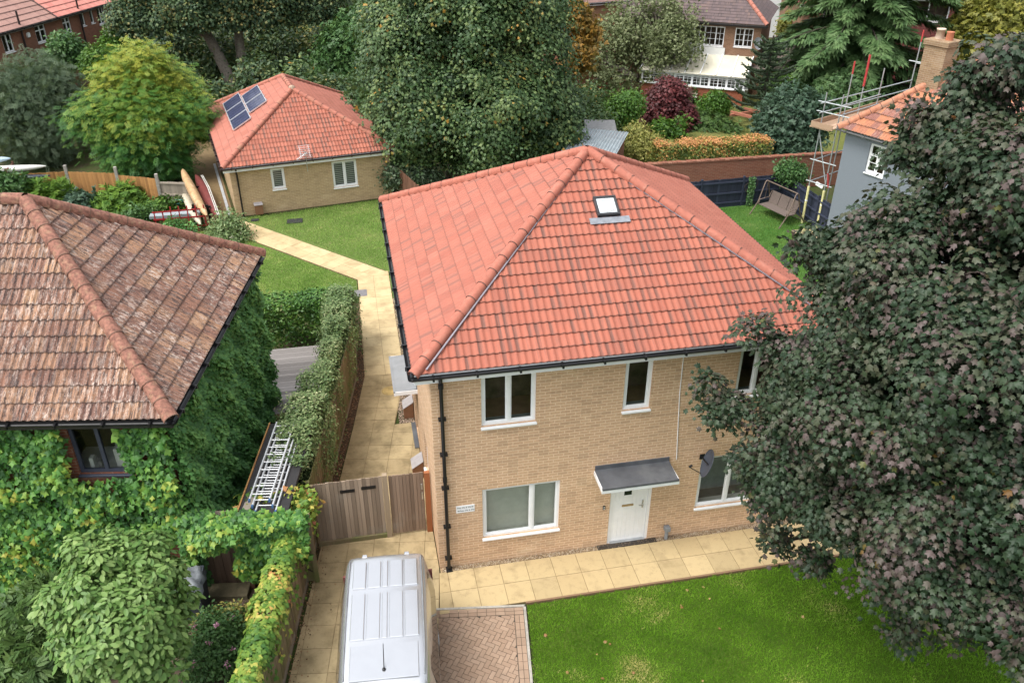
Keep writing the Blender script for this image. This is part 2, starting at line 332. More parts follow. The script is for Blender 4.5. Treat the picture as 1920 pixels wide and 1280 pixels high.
BARKG = flat('grey_bark', (.20, .17, .14), .95, var=.4, scale=9, bump=.8, bscale=18)
def glass(name, tint=(.75, .78, .76)):
    t = NT(name); f = t.n('Fresnel', {'IOR': 1.55}); a = t.n('BsdfTransparent', {'Color': tint}); g = t.n('BsdfGlossy', {'Color': (1., 1., 1.), 'Roughness': .02})
    m = t.n('MixShader', {0: t.math('MULTIPLY', f.outputs[0], .5), 1: a.outputs[0], 2: g.outputs[0]}); t.nt.links.new(m.outputs[0], t.out.inputs[0]); return t.mat
GLASS = glass('window_glass')
DGLASS = flat('dark_glass', (.018, .020, .022), .06, var=.3, spec=.7)
SOIL = flat('soil', (.085, .060, .042), .95, var=.4, scale=2, bump=.6, dirt=(.05, .055, .025))
# ------------------------------------------------------------------ ground
def poly_sheet(name, poly, z, mat, kind='structure', label=None):
    mb = MB(); mb.face([(x, y, z) for x, y in poly]); return tag(mb.build(name, mat), label, None, None, kind)
gm = NT('garden_ground'); _c = gm.mix(gm.fr(gm.noise(.35, 6), .42, .6), (.045, .060, .018), (.075, .055, .035))
_c = gm.mix(gm.fr(gm.noise(2.5, 5), .4, .65), _c, (.05, .075, .02)); _h = gm.noise(9, 5, None, .8)
GROUND = gm.fin(_c, .95, 0, .1, gm.bump(_h, .8, .06))
g = MB(); N_ = 40
g.face([(-1500, -1500, -.02), (1500, -1500, -.02), (1500, 1500, -.02), (-1500, 1500, -.02)])
tag(g.build('ground', GROUND), None, None, None, 'structure')
LAWN_F = grassmat('front_grass', (.060, .120, .012), (.095, .155, .02), (.17, .16, .055), 1.0, (.66, .85))
LAWN_B = grassmat('back_grass', (.12, .19, .042), (.17, .22, .065), (.24, .22, .095), .8, (.55, .75))
LAWN_R = grassmat('side_grass', (.055, .155, .025), (.095, .185, .045), (.15, .17, .06), .8)
LAWN_D = grassmat('dry_grass', (.15, .17, .045), (.18, .18, .06), (.24, .20, .09), .5)
poly_sheet('front_lawn', [(1.72, -1.44), (34, -1.44), (34, -26), (-.9, -26)], .02, LAWN_F)
poly_sheet('back_lawn', [(-.15, 16.12), (-6.25, 22.72), (.75, 24.2), (6, 24.2), (12, 20), (8.9, 16), (8.9, 9.1), (.15, 9.1)], .0, LAWN_B)
poly_sheet('left_lawn', [(-1.32, 15.45), (-1.32, 14.0), (-4.6, 12.4), (-9, 15), (-9, 21), (-7.15, 21.9)], .0, LAWN_B)
poly_sheet('side_lawn', [(8.9, 8), (12.0, 21.6), (18.6, 20.2), (18.6, 16.2), (17.5, 13), (15, 6), (8.9, 6)], .006, LAWN_R)
_m = MB(); _m.face([(13, 24, .01), (25, 23, .01), (34, 31, .5), (22, 43.5, .68), (16, 36, .35)]); tag(_m.build('far_lawn', LAWN_D), None, None, None, 'structure')
poly_sheet('sand_patch', [(17.5, 16.9), (18.5, 17.1), (18.8, 15.6), (17.7, 15.7)], .014, flat('sand', (.42, .33, .2), .95, var=.25, bump=.5))
poly_sheet('garden_bed', [(-5.3, -.1), (-2.8, 1.0), (-7.3, -26), (-14, -26), (-14, 2.2)], .002, SOIL)
poly_sheet('small_lawn', [(-8.6, .3), (-8.9, -1.5), (-8.2, -3.2), (-8.8, -6), (-7.5, -26), (-40, -26), (-40, 6)], .014, LAWN_D)
poly_sheet('fence_border', [(-1.28, 13.6), (-1.27, 8.6), (-2.3, 3.2), (-2.6, 1.3), (-2.9, 1.3), (-1.8, 7.6), (-1.62, 10.8), (-1.75, 13.6)], .004, flat('leaf_litter', (.10, .062, .038), .95, var=.5, scale=14, bump=.8, dirt=(.05, .045, .02)))
# grass blades on the near lawn
def blades(name, poly_fn, n, h, mat, box, z=.02, seed=3):
    g = np.random.default_rng(seed); x = g.uniform(box[0], box[1], n); y = g.uniform(box[2], box[3], n); k = poly_fn(x, y); x, y = x[k], y[k]; n = len(x)
    P = np.stack([x, y, np.full(n, z)], 1); D = np.stack([g.normal(size=n)*.55, g.normal(size=n)*.55, np.ones(n)], 1)
    Nn = norm(g.normal(size=(n, 3))*[1, 1, .3]); patch = np.sin(x*1.7+np.sin(y*2.1))*np.sin(y*1.9+1.3*np.sin(x*1.1))
    bare = sum(a_*np.exp(-((x-cx_)**2+(y-cy_)**2)/r_**2) for cx_, cy_, r_, a_ in ((3.5, -3.5, .45, .38), (3.1, -2.6, .5, -.22), (2.3, -3.4, .35, .25), (4.6, -2.3, .5, .15), (5.4, -3.3, .6, -.2)))
    t = .5+.26*patch+bare+.14*np.sin(x*5.3+2*np.sin(y*4.1))*np.sin(y*6.1)+g.normal(size=n)*.15; V = np.array([(-.09, 0, 0), (.09, 0, 0), (0, 1, -.2)]); F = np.array([(0, 1, 2)])
    return tag(leafmesh(name, mat, None, P, Nn, D, h*(.6+.8*g.random(n)), t, (V, F)), None, None, None, 'stuff')
BLADE = leaf('grass_blade', [(0, (.030, .080, .005)), (.35, (.062, .130, .008)), (.65, (.088, .185, .013)), (.88, (.14, .20, .03)), (1, (.28, .25, .10))], .6, .35, .2, 2.3)
blades('lawn_grass', lambda x, y: (y < -1.44-.03*np.sin(x*9)*np.sin(x*23)) & (x > 1.74+.155*(y+1.43)), 230000, .055, BLADE, (1.1, 14.5, -7.2, -1.41))
BLADE_B = leaf('back_blade', [(0, (.050, .098, .018)), (.5, (.100, .165, .034)), (.85, (.155, .20, .058)), (1, (.25, .22, .10))], .6, .35, .2, 2.7)
def inpoly(poly):
    def f(x, y):
        c = np.zeros(len(x), bool); n = len(poly)
        for i in range(n):
            (x0, y0), (x1, y1) = poly[i], poly[(i+1) % n]; c ^= ((y0 > y) != (y1 > y)) & (x < (x1-x0)*(y-y0)/(y1-y0+1e-12)+x0)
        return c
    return f
blades('lawn_grass', inpoly([(-.12, 16.2), (-6.2, 22.85), (.75, 24.15), (4.5, 24.2), (4.5, 9.3), (.12, 9.3), (.12, 13.7), (-.0, 16.1)]), 100000, .075, BLADE_B, (-6.3, 4.5, 9.3, 24.3), .0, 5)
blades('lawn_grass', inpoly([(-1.36, 15.45), (-1.36, 13.7), (-2.2, 12.2), (-4.6, 12.2), (-8.5, 15), (-8.8, 21), (-7.2, 21.8)]), 90000, .075, BLADE_B, (-8.8, -1.3, 12.1, 21.9), .0, 6)
blades('lawn_grass', inpoly([(9.2, 8), (12.4, 19.8), (18.5, 20.0), (18.5, 16.5), (17.4, 16.6), (15, 6)]), 90000, .075, leaf('side_blade', [(0, (.040, .10, .015)), (.5, (.080, .155, .028)), (.85, (.13, .20, .05)), (1, (.2, .2, .08))], .6, .3, .2, 1.6), (9, 18.6, 6, 20.2), .006, 7)
# fallen leaves on the near lawn
P = rng.uniform((1.9, -5, .05), (8, -1.7, .07), (24, 3)); P = P[P[:, 0] > 1.9]
FALLEN = leaf('fallen_leaf_mat', [(0, (.20, .10, .04)), (.5, (.30, .19, .08)), (1, (.30, .25, .10))])
tag(leafmesh('fallen_leaves', FALLEN, None, P, np.tile([0, 0, 1.], (len(P), 1))+rng.normal(size=P.shape)*.3, rng.normal(size=P.shape), rng.uniform(.05, .10, len(P)), rng.random(len(P)), L_MAPLE), None, None, None, 'stuff')
# ------------------------------------------------------------------ paving
def clip(poly, cl):
    n = len(cl)
    ar = sum(cl[i][0]*cl[(i+1) % n][1]-cl[(i+1) % n][0]*cl[i][1] for i in range(n))
    if ar < 0: cl = cl[::-1]
    for i in range(n):
        a, b = cl[i], cl[(i+1) % n]; out = []; ins = lambda p: (b[0]-a[0])*(p[1]-a[1])-(b[1]-a[1])*(p[0]-a[0])
        for j in range(len(poly)):
            p, q = poly[j], poly[(j+1) % len(poly)]; dp, dq = ins(p), ins(q)
            if dp >= 0: out.append(p)
            if dp*dq < 0: f = dp/(dp-dq); out.append((p[0]+(q[0]-p[0])*f, p[1]+(q[1]-p[1])*f))
        poly = out
        if len(poly) < 3: return None
    return poly
def area(p): return abs(sum(p[i][0]*p[(i+1) % len(p)][1]-p[(i+1) % len(p)][0]*p[i][1] for i in range(len(p))))/2
def paving(name, poly, o, ang, sx, sy, gap, z, mats, seed=1, rects=None, label=None, jz=.012):
    g = random.Random(seed); mb = MB(); c, s = math.cos(ang), math.sin(ang)
    mb.prism(poly if area(poly) and sum(poly[i][0]*poly[(i+1) % len(poly)][1]-poly[(i+1) % len(poly)][0]*poly[i][1] for i in range(len(poly))) > 0 else poly[::-1], -.05, z-jz, 1)
    if rects is None:
        xs = [(x-o[0])*c+(y-o[1])*s for x, y in poly]; ys = [-(x-o[0])*s+(y-o[1])*c for x, y in poly]
        rects = [(i*sx, j*sy, sx, sy) for i in range(math.floor(min(xs)/sx), math.ceil(max(xs)/sx)) for j in range(math.floor(min(ys)/sy), math.ceil(max(ys)/sy))]
    for x, y, a, b in rects:
        k = gap/2; q = [(x+k, y+k), (x+a-k, y+k), (x+a-k, y+b-k), (x+k, y+b-k)]
        q = [(o[0]+u*c-v*s, o[1]+u*s+v*c) for u, v in q]; q = clip(q, poly)
        if q and area(q) > .0012:
            t = g.random(); dz = g.uniform(-.002, .002)
            n = len(q); vs = [(u, v, z+dz) for u, v in q]+[(u, v, z-jz-.004) for u, v in q]
            mb.raw(vs, [tuple(range(n))]+[(i, n+i, n+(i+1) % n, (i+1) % n) for i in range(n)], 0, t)
    return tag(mb.build(name, mats), label, None, None, 'structure')
SLAB = slabmat('buff_slab', (.455, .345, .185), (.535, .415, .23), (.22, .165, .085)); SLAB2 = slabmat('pale_slab', (.51, .39, .215), (.575, .45, .26), (.27, .20, .105), (.45, .7))
SLAB3 = slabmat('weathered_slab', (.385, .30, .17), (.47, .37, .21), (.15, .115, .06), (.42, .66))
JOINT = flat('joint_sand', (.20, .14, .07), .95)
JOINTD = flat('joint_dark', (.055, .045, .035), .95)
paving('front_path', [(-.03, -.145), (9.6, -.145), (9.6, -1.345), (-.17, -1.345)], (.15, -.145), 0, .6, .6, .010, .03, [SLAB, JOINT], 2)
paving('side_path', [(-1.28, 15.5), (-.19, 16.06), (-.08, 16.05), (-.10, 8.45), (-1.32, 8.55)], (-.68, 8.5), 0, .6, .6, .009, .03, [SLAB2, JOINT], 3)
paving('side_path', [(-1.32, 8.55), (-.10, 8.45), (-.45, 6.5), (-.60, 5.78), (-1.78, 5.78)], (-.73, 8.47), R(-10.2), .6, .6, .010, .03, [SLAB3, JOINT], 4)
paving('side_path', [(-1.78, 5.78), (-.02, 5.78), (-.02, 1.27), (-2.62, 1.27)], (-.73, 8.47), R(-10.2), .6, .6, .010, .03, [SLAB3, JOINT], 4)
a_ = math.atan2(2.77, -2.51)
paving('diagonal_path', [(-1.28, 15.5), (-.19, 16.06), (-6.35, 22.8), (-7.2, 22.0)], (-.19, 16.06), a_, .6, .6, .009, .028, [SLAB2, JOINT], 5)
paving('bungalow_path', [(-6.47, 22.95), (-6.35, 22.8), (-7.2, 22.0), (-7.75, 22.6), (-10.3, 36.5), (-9.05, 36.5)], (-6.47, 22.95), math.atan2(13.55, -2.58), .6, .6, .009, .026, [SLAB3, JOINT], 6)
paving('drive_path', [(-2.66, 1.27), (-.02, 1.27), (-.02, -.1), (-.17, -1.17), (-.86, -6.5), (-4.0, -6.5)], (-2.62, 1.27), R(-8.3), .6, .6, .010, .03, [SLAB3, JOINT], 7)
_hr = []; L_ = .2; W_ = .1
for i in range(-30, 31):
    for j in range(-30, 31):
        # herringbone lattice: horizontal brick at p, vertical brick beside it
        px = i*W_+j*L_*1.0; py = i*W_-j*L_*1.0
        _hr.append((px, py, L_, W_)); _hr.append((px-W_, py, W_, L_))
BLOCK = slabmat('block', (.30, .205, .145), (.38, .27, .195), (.22, .16, .12), (.5, .8), 120)
hb = [(-.17, -1.17), (1.70, -1.43), (.86, -8.4), (-1.1, -8.4)]
e_ = Vector((1.87, -.26)).normalized(); f_ = Vector((-e_.y, e_.x))*-1
def hbp(u, v): return (hb[1][0]+e_.x*u+f_.x*v, hb[1][1]+e_.y*u+f_.y*v)
paving('block_drive', [hbp(-2.4, .27), hbp(-.27, .27), hbp(-.27, 6.5), hbp(-2.4, 6.5)], hbp(-1.2, 2.0), R(-27-8), L_, W_, .009, .03, [BLOCK, JOINTD], 8, _hr)
_b = [(i*.2, -.0, .2, .1) for i in range(-13, 0)]
paving('block_border', [hbp(-2.4, .06), hbp(-.06, .06), hbp(-.06, .27), hbp(-2.4, .27)], hbp(-.06, .06), math.atan2(e_.y, e_.x), .2, .1, .009, .033, [BLOCK, JOINTD], 9)
paving('block_border', [hbp(-.27, .27), hbp(-.06, .27), hbp(-.06, 6.5), hbp(-.27, 6.5)], hbp(-.06, .27), math.atan2(e_.y, e_.x), .1, .2, .009, .033, [BLOCK, JOINTD], 10)
kb = MB(); kb.prism([hbp(-2.4, .055), hbp(0, .055), hbp(0, 0), hbp(-2.4, 0)], -.05, .045); kb.prism([hbp(0, 0), hbp(-.055, .056), hbp(-.055, 6.6), hbp(0, 6.6)], -.05, .045)
tag(kb.build('drive_kerb', CONC), None, None, None, 'structure')
ed = MB(); ed.box(1.72, 9.8, -1.40, -1.352, -.05, .045); tag(ed.build('path_edging', wood('edging_wood', (.17, .10, .06), (.24, .15, .09), (2, 30, 30))), None, None, None, 'structure')
# gravel strips
def pebbles(name, box, n, s0, s1, mat, seed, z=.0, ok=None):
    g = np.random.default_rng(seed); V = np.array([(1, 0, 0), (0, 1, 0), (-1, 0, 0), (0, -1, 0), (0, 0, .7), (0, 0, -.5)], float); F = np.array([(0, 1, 4), (1, 2, 4), (2, 3, 4), (3, 0, 4)])
    P = np.stack([g.uniform(box[0], box[1], n), g.uniform(box[2], box[3], n), z+g.uniform(0, .02, n)], 1)
    if ok is not None: P = P[ok(P)]
    n = len(P); Nn = np.array([0, 0, 1.])+g.normal(size=(n, 3))*.3
    return tag(leafmesh(name, mat, None, P, Nn, g.normal(size=(n, 3)), g.uniform(s0, s1, n), g.random(n), (V, F)), None, None, None, 'stuff')
PEB = leaf('pebble', [(0, (.14, .09, .055)), (.35, (.30, .21, .12)), (.7, (.40, .31, .20)), (1, (.50, .43, .34))], .8, 0, .3, .9)
PEBD = leaf('dark_pebble', [(0, (.06, .04, .03)), (.5, (.17, .12, .08)), (1, (.38, .31, .24))], .8, 0, .3)
poly_sheet('gravel_bed', [(0, 0), (9.6, 0), (9.6, -.145), (0, -.145)], .012, flat('gravel_base', (.30, .21, .12), .95, var=.4, scale=60))
pebbles('gravel', (.05, 9.5, -.14, -.005), 5200, .010, .022, PEB, 4, .015)
pebbles('gravel', (-.45, -.02, 5.8, 7.3), 1500, .012, .026, PEBD, 5, .0); pebbles('gravel', (-.09, -.01, 7.3, 13.7), 900, .012, .024, PEB, 6, .0)
LITTER = leaf('litter', [(0, (.05, .03, .02)), (.5, (.14, .08, .045)), (1, (.28, .17, .09))], .9, 0, .2)
pebbles('leaf_litter', (-2.9, -1.2, 1.3, 12.5), 9000, .010, .030, LITTER, 7, .012, lambda P: (P[:, 0] < np.where(P[:, 1] > 8.5, -1.29, -1.32+(P[:, 1]-8.55)*.178)) & (P[:, 0] > np.where(P[:, 1] > 8.5, -1.62, -1.52+(P[:, 1]-8.55)*.178)))
pebbles('drive_litter', (-3.6, -2.2, -3.5, 1.25), 2600, .008, .022, LITTER, 8, .03, lambda P: P[:, 0]-(-2.66+(P[:, 1]-1.27)*.178) < np.random.default_rng(3).exponential(.12, len(P)))
# ------------------------------------------------------------------ roofs and walls
def roof_face(mb, A, B, TL, TR, gauge=.30, tw=.30, amp=.024, step=.024, rolls=2, res=7, m=0, uo=0):
    A, B, TL, TR = map(Vector, (A, B, TL, TR)); ud = (B-A).normalized(); Lu = (B-A).length; vd = TL-A; vd = (vd-ud*vd.dot(ud)); vm = vd.length; vd.normalize(); nn = ud.cross(vd)
    a1 = (TL-A).dot(ud); b1 = (TR-A).dot(ud); K = max(1, round(vm/gauge)); gg = vm/K; rw = tw/rolls; st = rw/res
    def prof(x):
        f = (x/rw) % 1.0; return amp*math.sin(math.pi*(f-.40)/.60)**.75 if f > .40 else -.06*amp*math.sin(math.pi*f/.4)
    for k in range(K):
        v0, v1 = k*gg, (k+1)*gg; l0, r0, l1, r1 = a1*v0/vm, Lu+(b1-Lu)*v0/vm, a1*v1/vm, Lu+(b1-Lu)*v1/vm
        if r0-l0 < .02: continue
        xs = [l0]+[i*st for i in range(math.ceil(l0/st+.01), math.floor(r0/st-.01)+1)]+[r0]
        b = len(mb.v); n = len(xs); cu = []
        for row, (v, hh) in enumerate(((v0+.04, -.012), (v0, step), (v0, step), (v1+.05, .05*step/gg*-1))):
            for x in xs:
                xx = min(max(x, l1), r1) if row == 3 else x
                mb.v.append(tuple(A+ud*xx+vd*v+nn*(hh+prof(xx)))); cu.append(xx/tw+uo)
        for i in range(n-1):
            mb.f.append([b+i, b+i+1, b+n+i+1, b+n+i]); mb.uv.append([(xs[i]/tw+uo, k+.02)]*4); mb.m.append(m); mb.t.append(.1); mb.sm.append(False)
            mb.f.append([b+2*n+i, b+2*n+i+1, b+3*n+i+1, b+3*n+i]); mb.uv.append([(cu[2*n+i], k+.02), (cu[2*n+i+1], k+.02), (cu[3*n+i+1], k+.98), (cu[3*n+i], k+.98)])
            mb.m.append(m); mb.t.append(.5); mb.sm.append(True)
def cap_tiles(mb, a, b, r=.12, ln=.43, jm=1, seed=1, sag=.0, vary=0.):
    """half-round hip or ridge tiles laid from the low end a to the high end b"""
    g = random.Random(seed); a, b = Vector(a), Vector(b); d = (b-a).normalized(); T = (b-a).length; k = max(1, round(T/ln)); x = d.cross(Vector((0, 0, 1))).normalized(); u = x.cross(d).normalized(); n = 9
    for i in range(k):
        p0 = a+d*(T*i/k-.015); p1 = a+d*(T*(i+1)/k); jx = x*g.uniform(-1, 1)*.006; vs = []
        for p, rr in ((p0, r*1.05), (p0, r*.90), (p1, r*.97)):
            for j in range(n):
                th = R(-108+216*j/(n-1)); vs.append(p+jx+x*math.sin(th)*rr+u*(math.cos(th)*rr+.012*(i % 2)*0+.02))
        mb.raw(vs[:n]+vs[2*n:], [(j, j+1, n+j+1, n+j) for j in range(n-1)], 0, g.random(), True)
        mb.raw(vs[:2*n], [(j, j+n, j+n+1, j+1) for j in range(n-1)], jm)
        if jm:
            vs = []
            for p, rr in ((p0-d*.006, r*1.065), (p0+d*.016, r*1.06)):
                for j in range(n): th = R(-108+216*j/(n-1)); vs.append(p+x*math.sin(th)*rr*(1+.02*g.random())+u*(math.cos(th)*rr+.02))
            mb.raw(vs, [(j, j+1, n+j+1, n+j) for j in range(n-1)], jm)
def gutter(mb, a, b, r=.06, m=0):
    a, b = Vector(a), Vector(b); d = (b-a).normalized(); x = d.cross(Vector((0, 0, 1))).normalized(); n = 7; vs = []
    for rr in (r, r*.86):
        for p in (a, b):
            for j in range(n): th = math.pi*j/(n-1); vs.append(p+x*math.cos(th)*rr-Vector((0, 0, 1))*math.sin(th)*rr)
    q = lambda o: [(o+j, o+j+1, o+n+j+1, o+n+j) for j in range(n-1)]
    mb.raw(vs, q(0)+q(2*n)+[(0, n, 3*n, 2*n), (n-1, 2*n-1, 4*n-1, 3*n-1), (0, n-1, 3*n-1, 2*n)], m)
    k = int((b-a).length/.9)
    for i in range(k+1):
        p = a+d*((b-a).length*(i+.5)/(k+1)); mb.bar(p-Vector((0, 0, r*.5))-d*.02, p-Vector((0, 0, r*.5))+d*.02, 2*r+.03, r*1.3, m)
def wall_holes(mb, M, x0, x1, z0, z1, holes, dep=.12, m=0, mr=None):
    xs = sorted({x0, x1, *[h[0] for h in holes], *[h[1] for h in holes]}); zs = sorted({z0, z1, *[h[2] for h in holes], *[h[3] for h in holes]}); T = lambda x, y, z: tuple(M @ Vector((x, y, z)))
    for i in range(len(xs)-1):
        for j in range(len(zs)-1):
            cx, cz = (xs[i]+xs[i+1])/2, (zs[j]+zs[j+1])/2
            if any(h[0] < cx < h[1] and h[2] < cz < h[3] for h in holes): continue
            mb.face([T(xs[i], 0, zs[j]), T(xs[i+1], 0, zs[j]), T(xs[i+1], 0, zs[j+1]), T(xs[i], 0, zs[j+1])], m)
    for a, b, c, d in holes:
        for p, q in (((a, c), (a, d)), ((a, d), (b, d)), ((b, d), (b, c)), ((b, c), (a, c))):
            mb.face([T(p[0], 0, p[1]), T(p[0], dep, p[1]), T(q[0], dep, q[1]), T(q[0], 0, q[1])], m)
def window(par, M, x0, x1, z0, z1, splits=(), inner=None, fw=.06, rec=.05, sill=True, fm=None, gm_=None, bars=None, tran=None, room=.5, label=None, name='window', cas=True):
    """frame mesh (the part) with pane and sill sub-parts; M maps x along the wall, y inward, z up"""
    fm = fm or UPVC; mb = MB(); d = .06; y0, y1 = rec, rec+d
    mb.box(x0, x1, y0, y1, z0, z0+fw, M=M); mb.box(x0, x1, y0, y1, z1-fw, z1, M=M); mb.box(x0, x0+fw, y0, y1, z0+fw, z1-fw, M=M); mb.box(x1-fw, x1, y0, y1, z0+fw, z1-fw, M=M)
    ed = [x0+fw]
    for s in splits:
        xm = x0+(x1-x0)*s; mb.box(xm-fw/2, xm+fw/2, y0-.002, y1-.002, z0+fw, z1-fw, M=M); ed += [xm-fw/2, xm+fw/2]
    ed.append(x1-fw)
    if tran:
        zm = z0+(z1-z0)*tran; mb.box(x0+fw, x1-fw, y0-.004, y1-.004, zm-fw*.4, zm+fw*.4, M=M)
    if cas:
        for i in range(0, len(ed), 2):
            a, b = ed[i], ed[i+1]; c = .035
            for bx in ((a, b, z0+fw, z0+fw+c), (a, b, z1-fw-c, z1-fw), (a, a+c, z0+fw+c, z1-fw-c), (b-c, b, z0+fw+c, z1-fw-c)): mb.box(bx[0], bx[1], y0+.018, y1-.018, bx[2], bx[3], M=M)
    if bars:
        for i in range(0, len(ed), 2):
            a, b = ed[i], ed[i+1]
            for q in range(1, bars[0]): xx = a+(b-a)*q/bars[0]; mb.box(xx-.012, xx+.012, y0+.022, y1-.02, z0+fw, z1-fw, M=M)
            for q in range(1, bars[1]): zz = z0+fw+(z1-z0-2*fw)*q/bars[1]; mb.box(a, b, y0+.024, y1-.022, zz-.012, zz+.012, M=M)
    o = mb.build(name, fm, par)
    if label: o['label'] = label
    gb = MB(); yy = (y0+y1)/2; gb.face([tuple(M @ Vector(p)) for p in ((x0+fw*.5, yy, z0+fw*.5), (x1-fw*.5, yy, z0+fw*.5), (x1-fw*.5, yy, z1-fw*.5), (x0+fw*.5, yy, z1-fw*.5))]); gb.build('pane', gm_ or (GLASS if inner else DGLASS), o)
    if sill:
        sb = MB(); sb.box(x0-.02, x1+.02, -.055, rec+.01, z0-.055, z0-.003, M=M, bev=.008); sb.build('sill', fm, o)
    if inner:
        rb = MB(); T = lambda *p: tuple(M @ Vector(p)); y2 = y1+.005; y3 = y1+room; e = .25 if room > .3 else 0
        rb.face([T(x0-e, y3, z0-e), T(x1+e, y3, z0-e), T(x1+e, y3, z1), T(x0-e, y3, z1)]); rb.face([T(x0-e, y2, z0), T(x1+e, y2, z0), T(x1+e, y3, z0), T(x0-e, y3, z0)], 1); rb.face([T(x0-e, y2, z1), T(x0-e, y3, z1), T(x1+e, y3, z1), T(x1+e, y2, z1)])
        rb.face([T(x0-e, y2, z0), T(x0-e, y3, z0-e), T(x0-e, y3, z1), T(x0-e, y2, z1)]); rb.face([T(x1+e, y2, z0), T(x1+e, y2, z1), T(x1+e, y3, z1), T(x1+e, y3, z0-e)])
        if room > .3: rb.box(x0, x1, y1+.004, y1+.2, z0-.02, z0+.012, 2, M=M)
        rb.build('room_interior', list(inner) if isinstance(inner, (list, tuple)) else [inner, inner, WOODW], o)
    return o
# ------------------------------------------------------------------ the main brick house
house = thing('brick_house', 'two storey buff brick house with red pyramid roof and white front door under grey canopy', 'house', (0, 0, 0))
HX, HY, EZ, OV = 8.62, 8.86, 5.50, .343
AP = (4.31, 4.43, 8.17)
FM = frame((0, 0, 0), 0); LM = frame((0, HY, 0), R(-90)); RM = frame((HX, 0, 0), R(90)); BM = frame((HX, HY, 0), R(180))
fw_ = [(1.02, 2.17, 3.86, 5.14), (4.07, 4.68, 3.86, 5.14), (6.62, 7.85, 3.92, 5.14), (1.01, 2.77, .76, 2.18), (6.08, 7.75, .80, 2.30), (3.97, 4.97, .02, 2.12)]
lw_ = [(HY-5.55, HY-4.75, .03, 2.1), (HY-7.3, HY-6.3, 3.9, 5.1), (HY-2.6, HY-1.8, .9, 2.1)]
wb = MB(); wall_holes(wb, FM, 0, HX, 0, EZ-.02, fw_); wall_holes(wb, LM, 0, HY, 0, EZ-.02, lw_); wall_holes(wb, RM, 0, HY, 0, EZ-.02, []); wall_holes(wb, BM, 0, HX, 0, EZ-.02, [])
wb.build('wall', BUFF, house)
FLOORIN = flat('bare_floor', (.34, .20, .13), .8); BLINDS = [BLIND, BLIND, WOODW]
for i, (q, sp, inn, rm) in enumerate(zip(fw_[:5], ((.5,), (), (.36,), (.64,), (.46,)), ([DARKIN, FLOORIN, flat('inner_sill', (.30, .31, .31), .6)],)*3+(BLINDS, [flat('grey_room', (.36, .38, .36), .8), flat('grey_floor', (.2, .21, .2), .8), WOODW]), (.9, .8, .9, .10, .5))):
    window(house, FM, *q, splits=sp, inner=inn, room=rm)
for q in lw_[1:]: window(house, LM, *q, splits=(.5,), inner=DARKIN)
# front door
db = MB(); x0, x1, z0, z1 = fw_[5]
db.box(x0, x0+.07, .03, .11, z0, z1); db.box(x1-.07, x1, .03, .11, z0, z1); db.box(x0+.07, x1-.07, .03, .11, z1-.07, z1); db.box(x0+.07, x1-.07, -.02, .11, z0, z0+.035, 1)
db.build('door_frame', [UPVC, STEEL], house)
dd = MB(); n = 7; a, b = x0+.075, x1-.075
for i in range(n):
    u0, u1 = a+.06+(b-a-.12)*i/n, a+.06+(b-a-.12)*(i+1)/n; dd.box(u0+.004, u1-.004, .052, .09, z0+.10, z1-.12)
dd.box(a, b, .058, .10, z0+.04, z1-.075); dd.box(a, a+.06, .05, .095, z0+.04, z1-.075); dd.box(b-.06, b, .05, .095, z0+.04, z1-.075); dd.box(a+.06, b-.06, .049, .095, z0+.04, z0+.10); dd.box(a+.06, b-.06, .049, .095, z1-.12, z1-.075)
door = dd.build('door', UPVC, house)
m_ = MB(); m_.box(4.28, 4.52, .04, .056, 1.42, 1.76); m_.build('glazing_frame', UPVC, door); m_ = MB(); m_.box(4.31, 4.49, .036, .05, 1.45, 1.73); m_.build('pane', DGLASS, door)
m_ = MB(); m_.box(4.28, 4.56, .038, .055, 1.10, 1.16, bev=.005); m_.build('letterbox', flat('brass', (.42, .33, .2), .35, .8), door)
m_ = MB(); m_.box(4.765, 4.795, .03, .055, 1.0, 1.24, bev=.005); m_.tube([(4.78, .035, 1.13), (4.78, -.01, 1.13), (4.67, -.012, 1.13)], .011, 8); m_.build('handle', STEEL, door)
m_ = MB(); m_.box(4.20, 4.235, .04, .052, 1.58, 1.66); m_.build('door_viewer', BLACKP, door)
# roof
rb = MB(); e = [(-OV, -OV, EZ), (HX+OV, -OV, EZ), (HX+OV, HY+OV, EZ), (-OV, HY+OV, EZ)]
for i in range(4): roof_face(rb, e[i], e[(i+1) % 4], AP, AP, m=0 if i == 0 else 1)
rb.build('roof', [TILE_F, TILE_S], house)
for i in range(4):
    hb_ = MB(); cap_tiles(hb_, e[i], AP, .115, .43, 1, i); hb_.build('hip_tiles', [HIP_F, MORTAR], house)
fl = MB()
for i in (0, 1):
    q = Vector(e[i]); d = Vector(AP)-q; s_ = d.cross(Vector((0, 0, 1))).normalized()*(-1 if i else 1)*.165
    fl.bar(q+s_+d*.03+Vector((0, 0, .015)), Vector(AP)+s_*.5+Vector((0, 0, -.01)), .035, .02)
fl.build('hip_flashing', flat('lead', (.22, .21, .24), .5, .3), house)
sb = MB(); sb.box(-OV+.05, HX+OV-.05, -OV+.05, HY+OV-.05, EZ-.22, EZ-.20); sb.build('soffit', UPVC, house)
fb = MB(); o_ = OV-.03
for a, b in (((-o_, -o_), (HX+o_, -o_)), ((HX+o_, -o_), (HX+o_, HY+o_)), ((HX+o_, HY+o_), (-o_, HY+o_)), ((-o_, HY+o_), (-o_, -o_))):
    fb.bar((a[0], a[1], EZ-.12), (b[0], b[1], EZ-.12), .022, .21)
fb.build('fascia', UPVC, house)
o_ = OV+.05
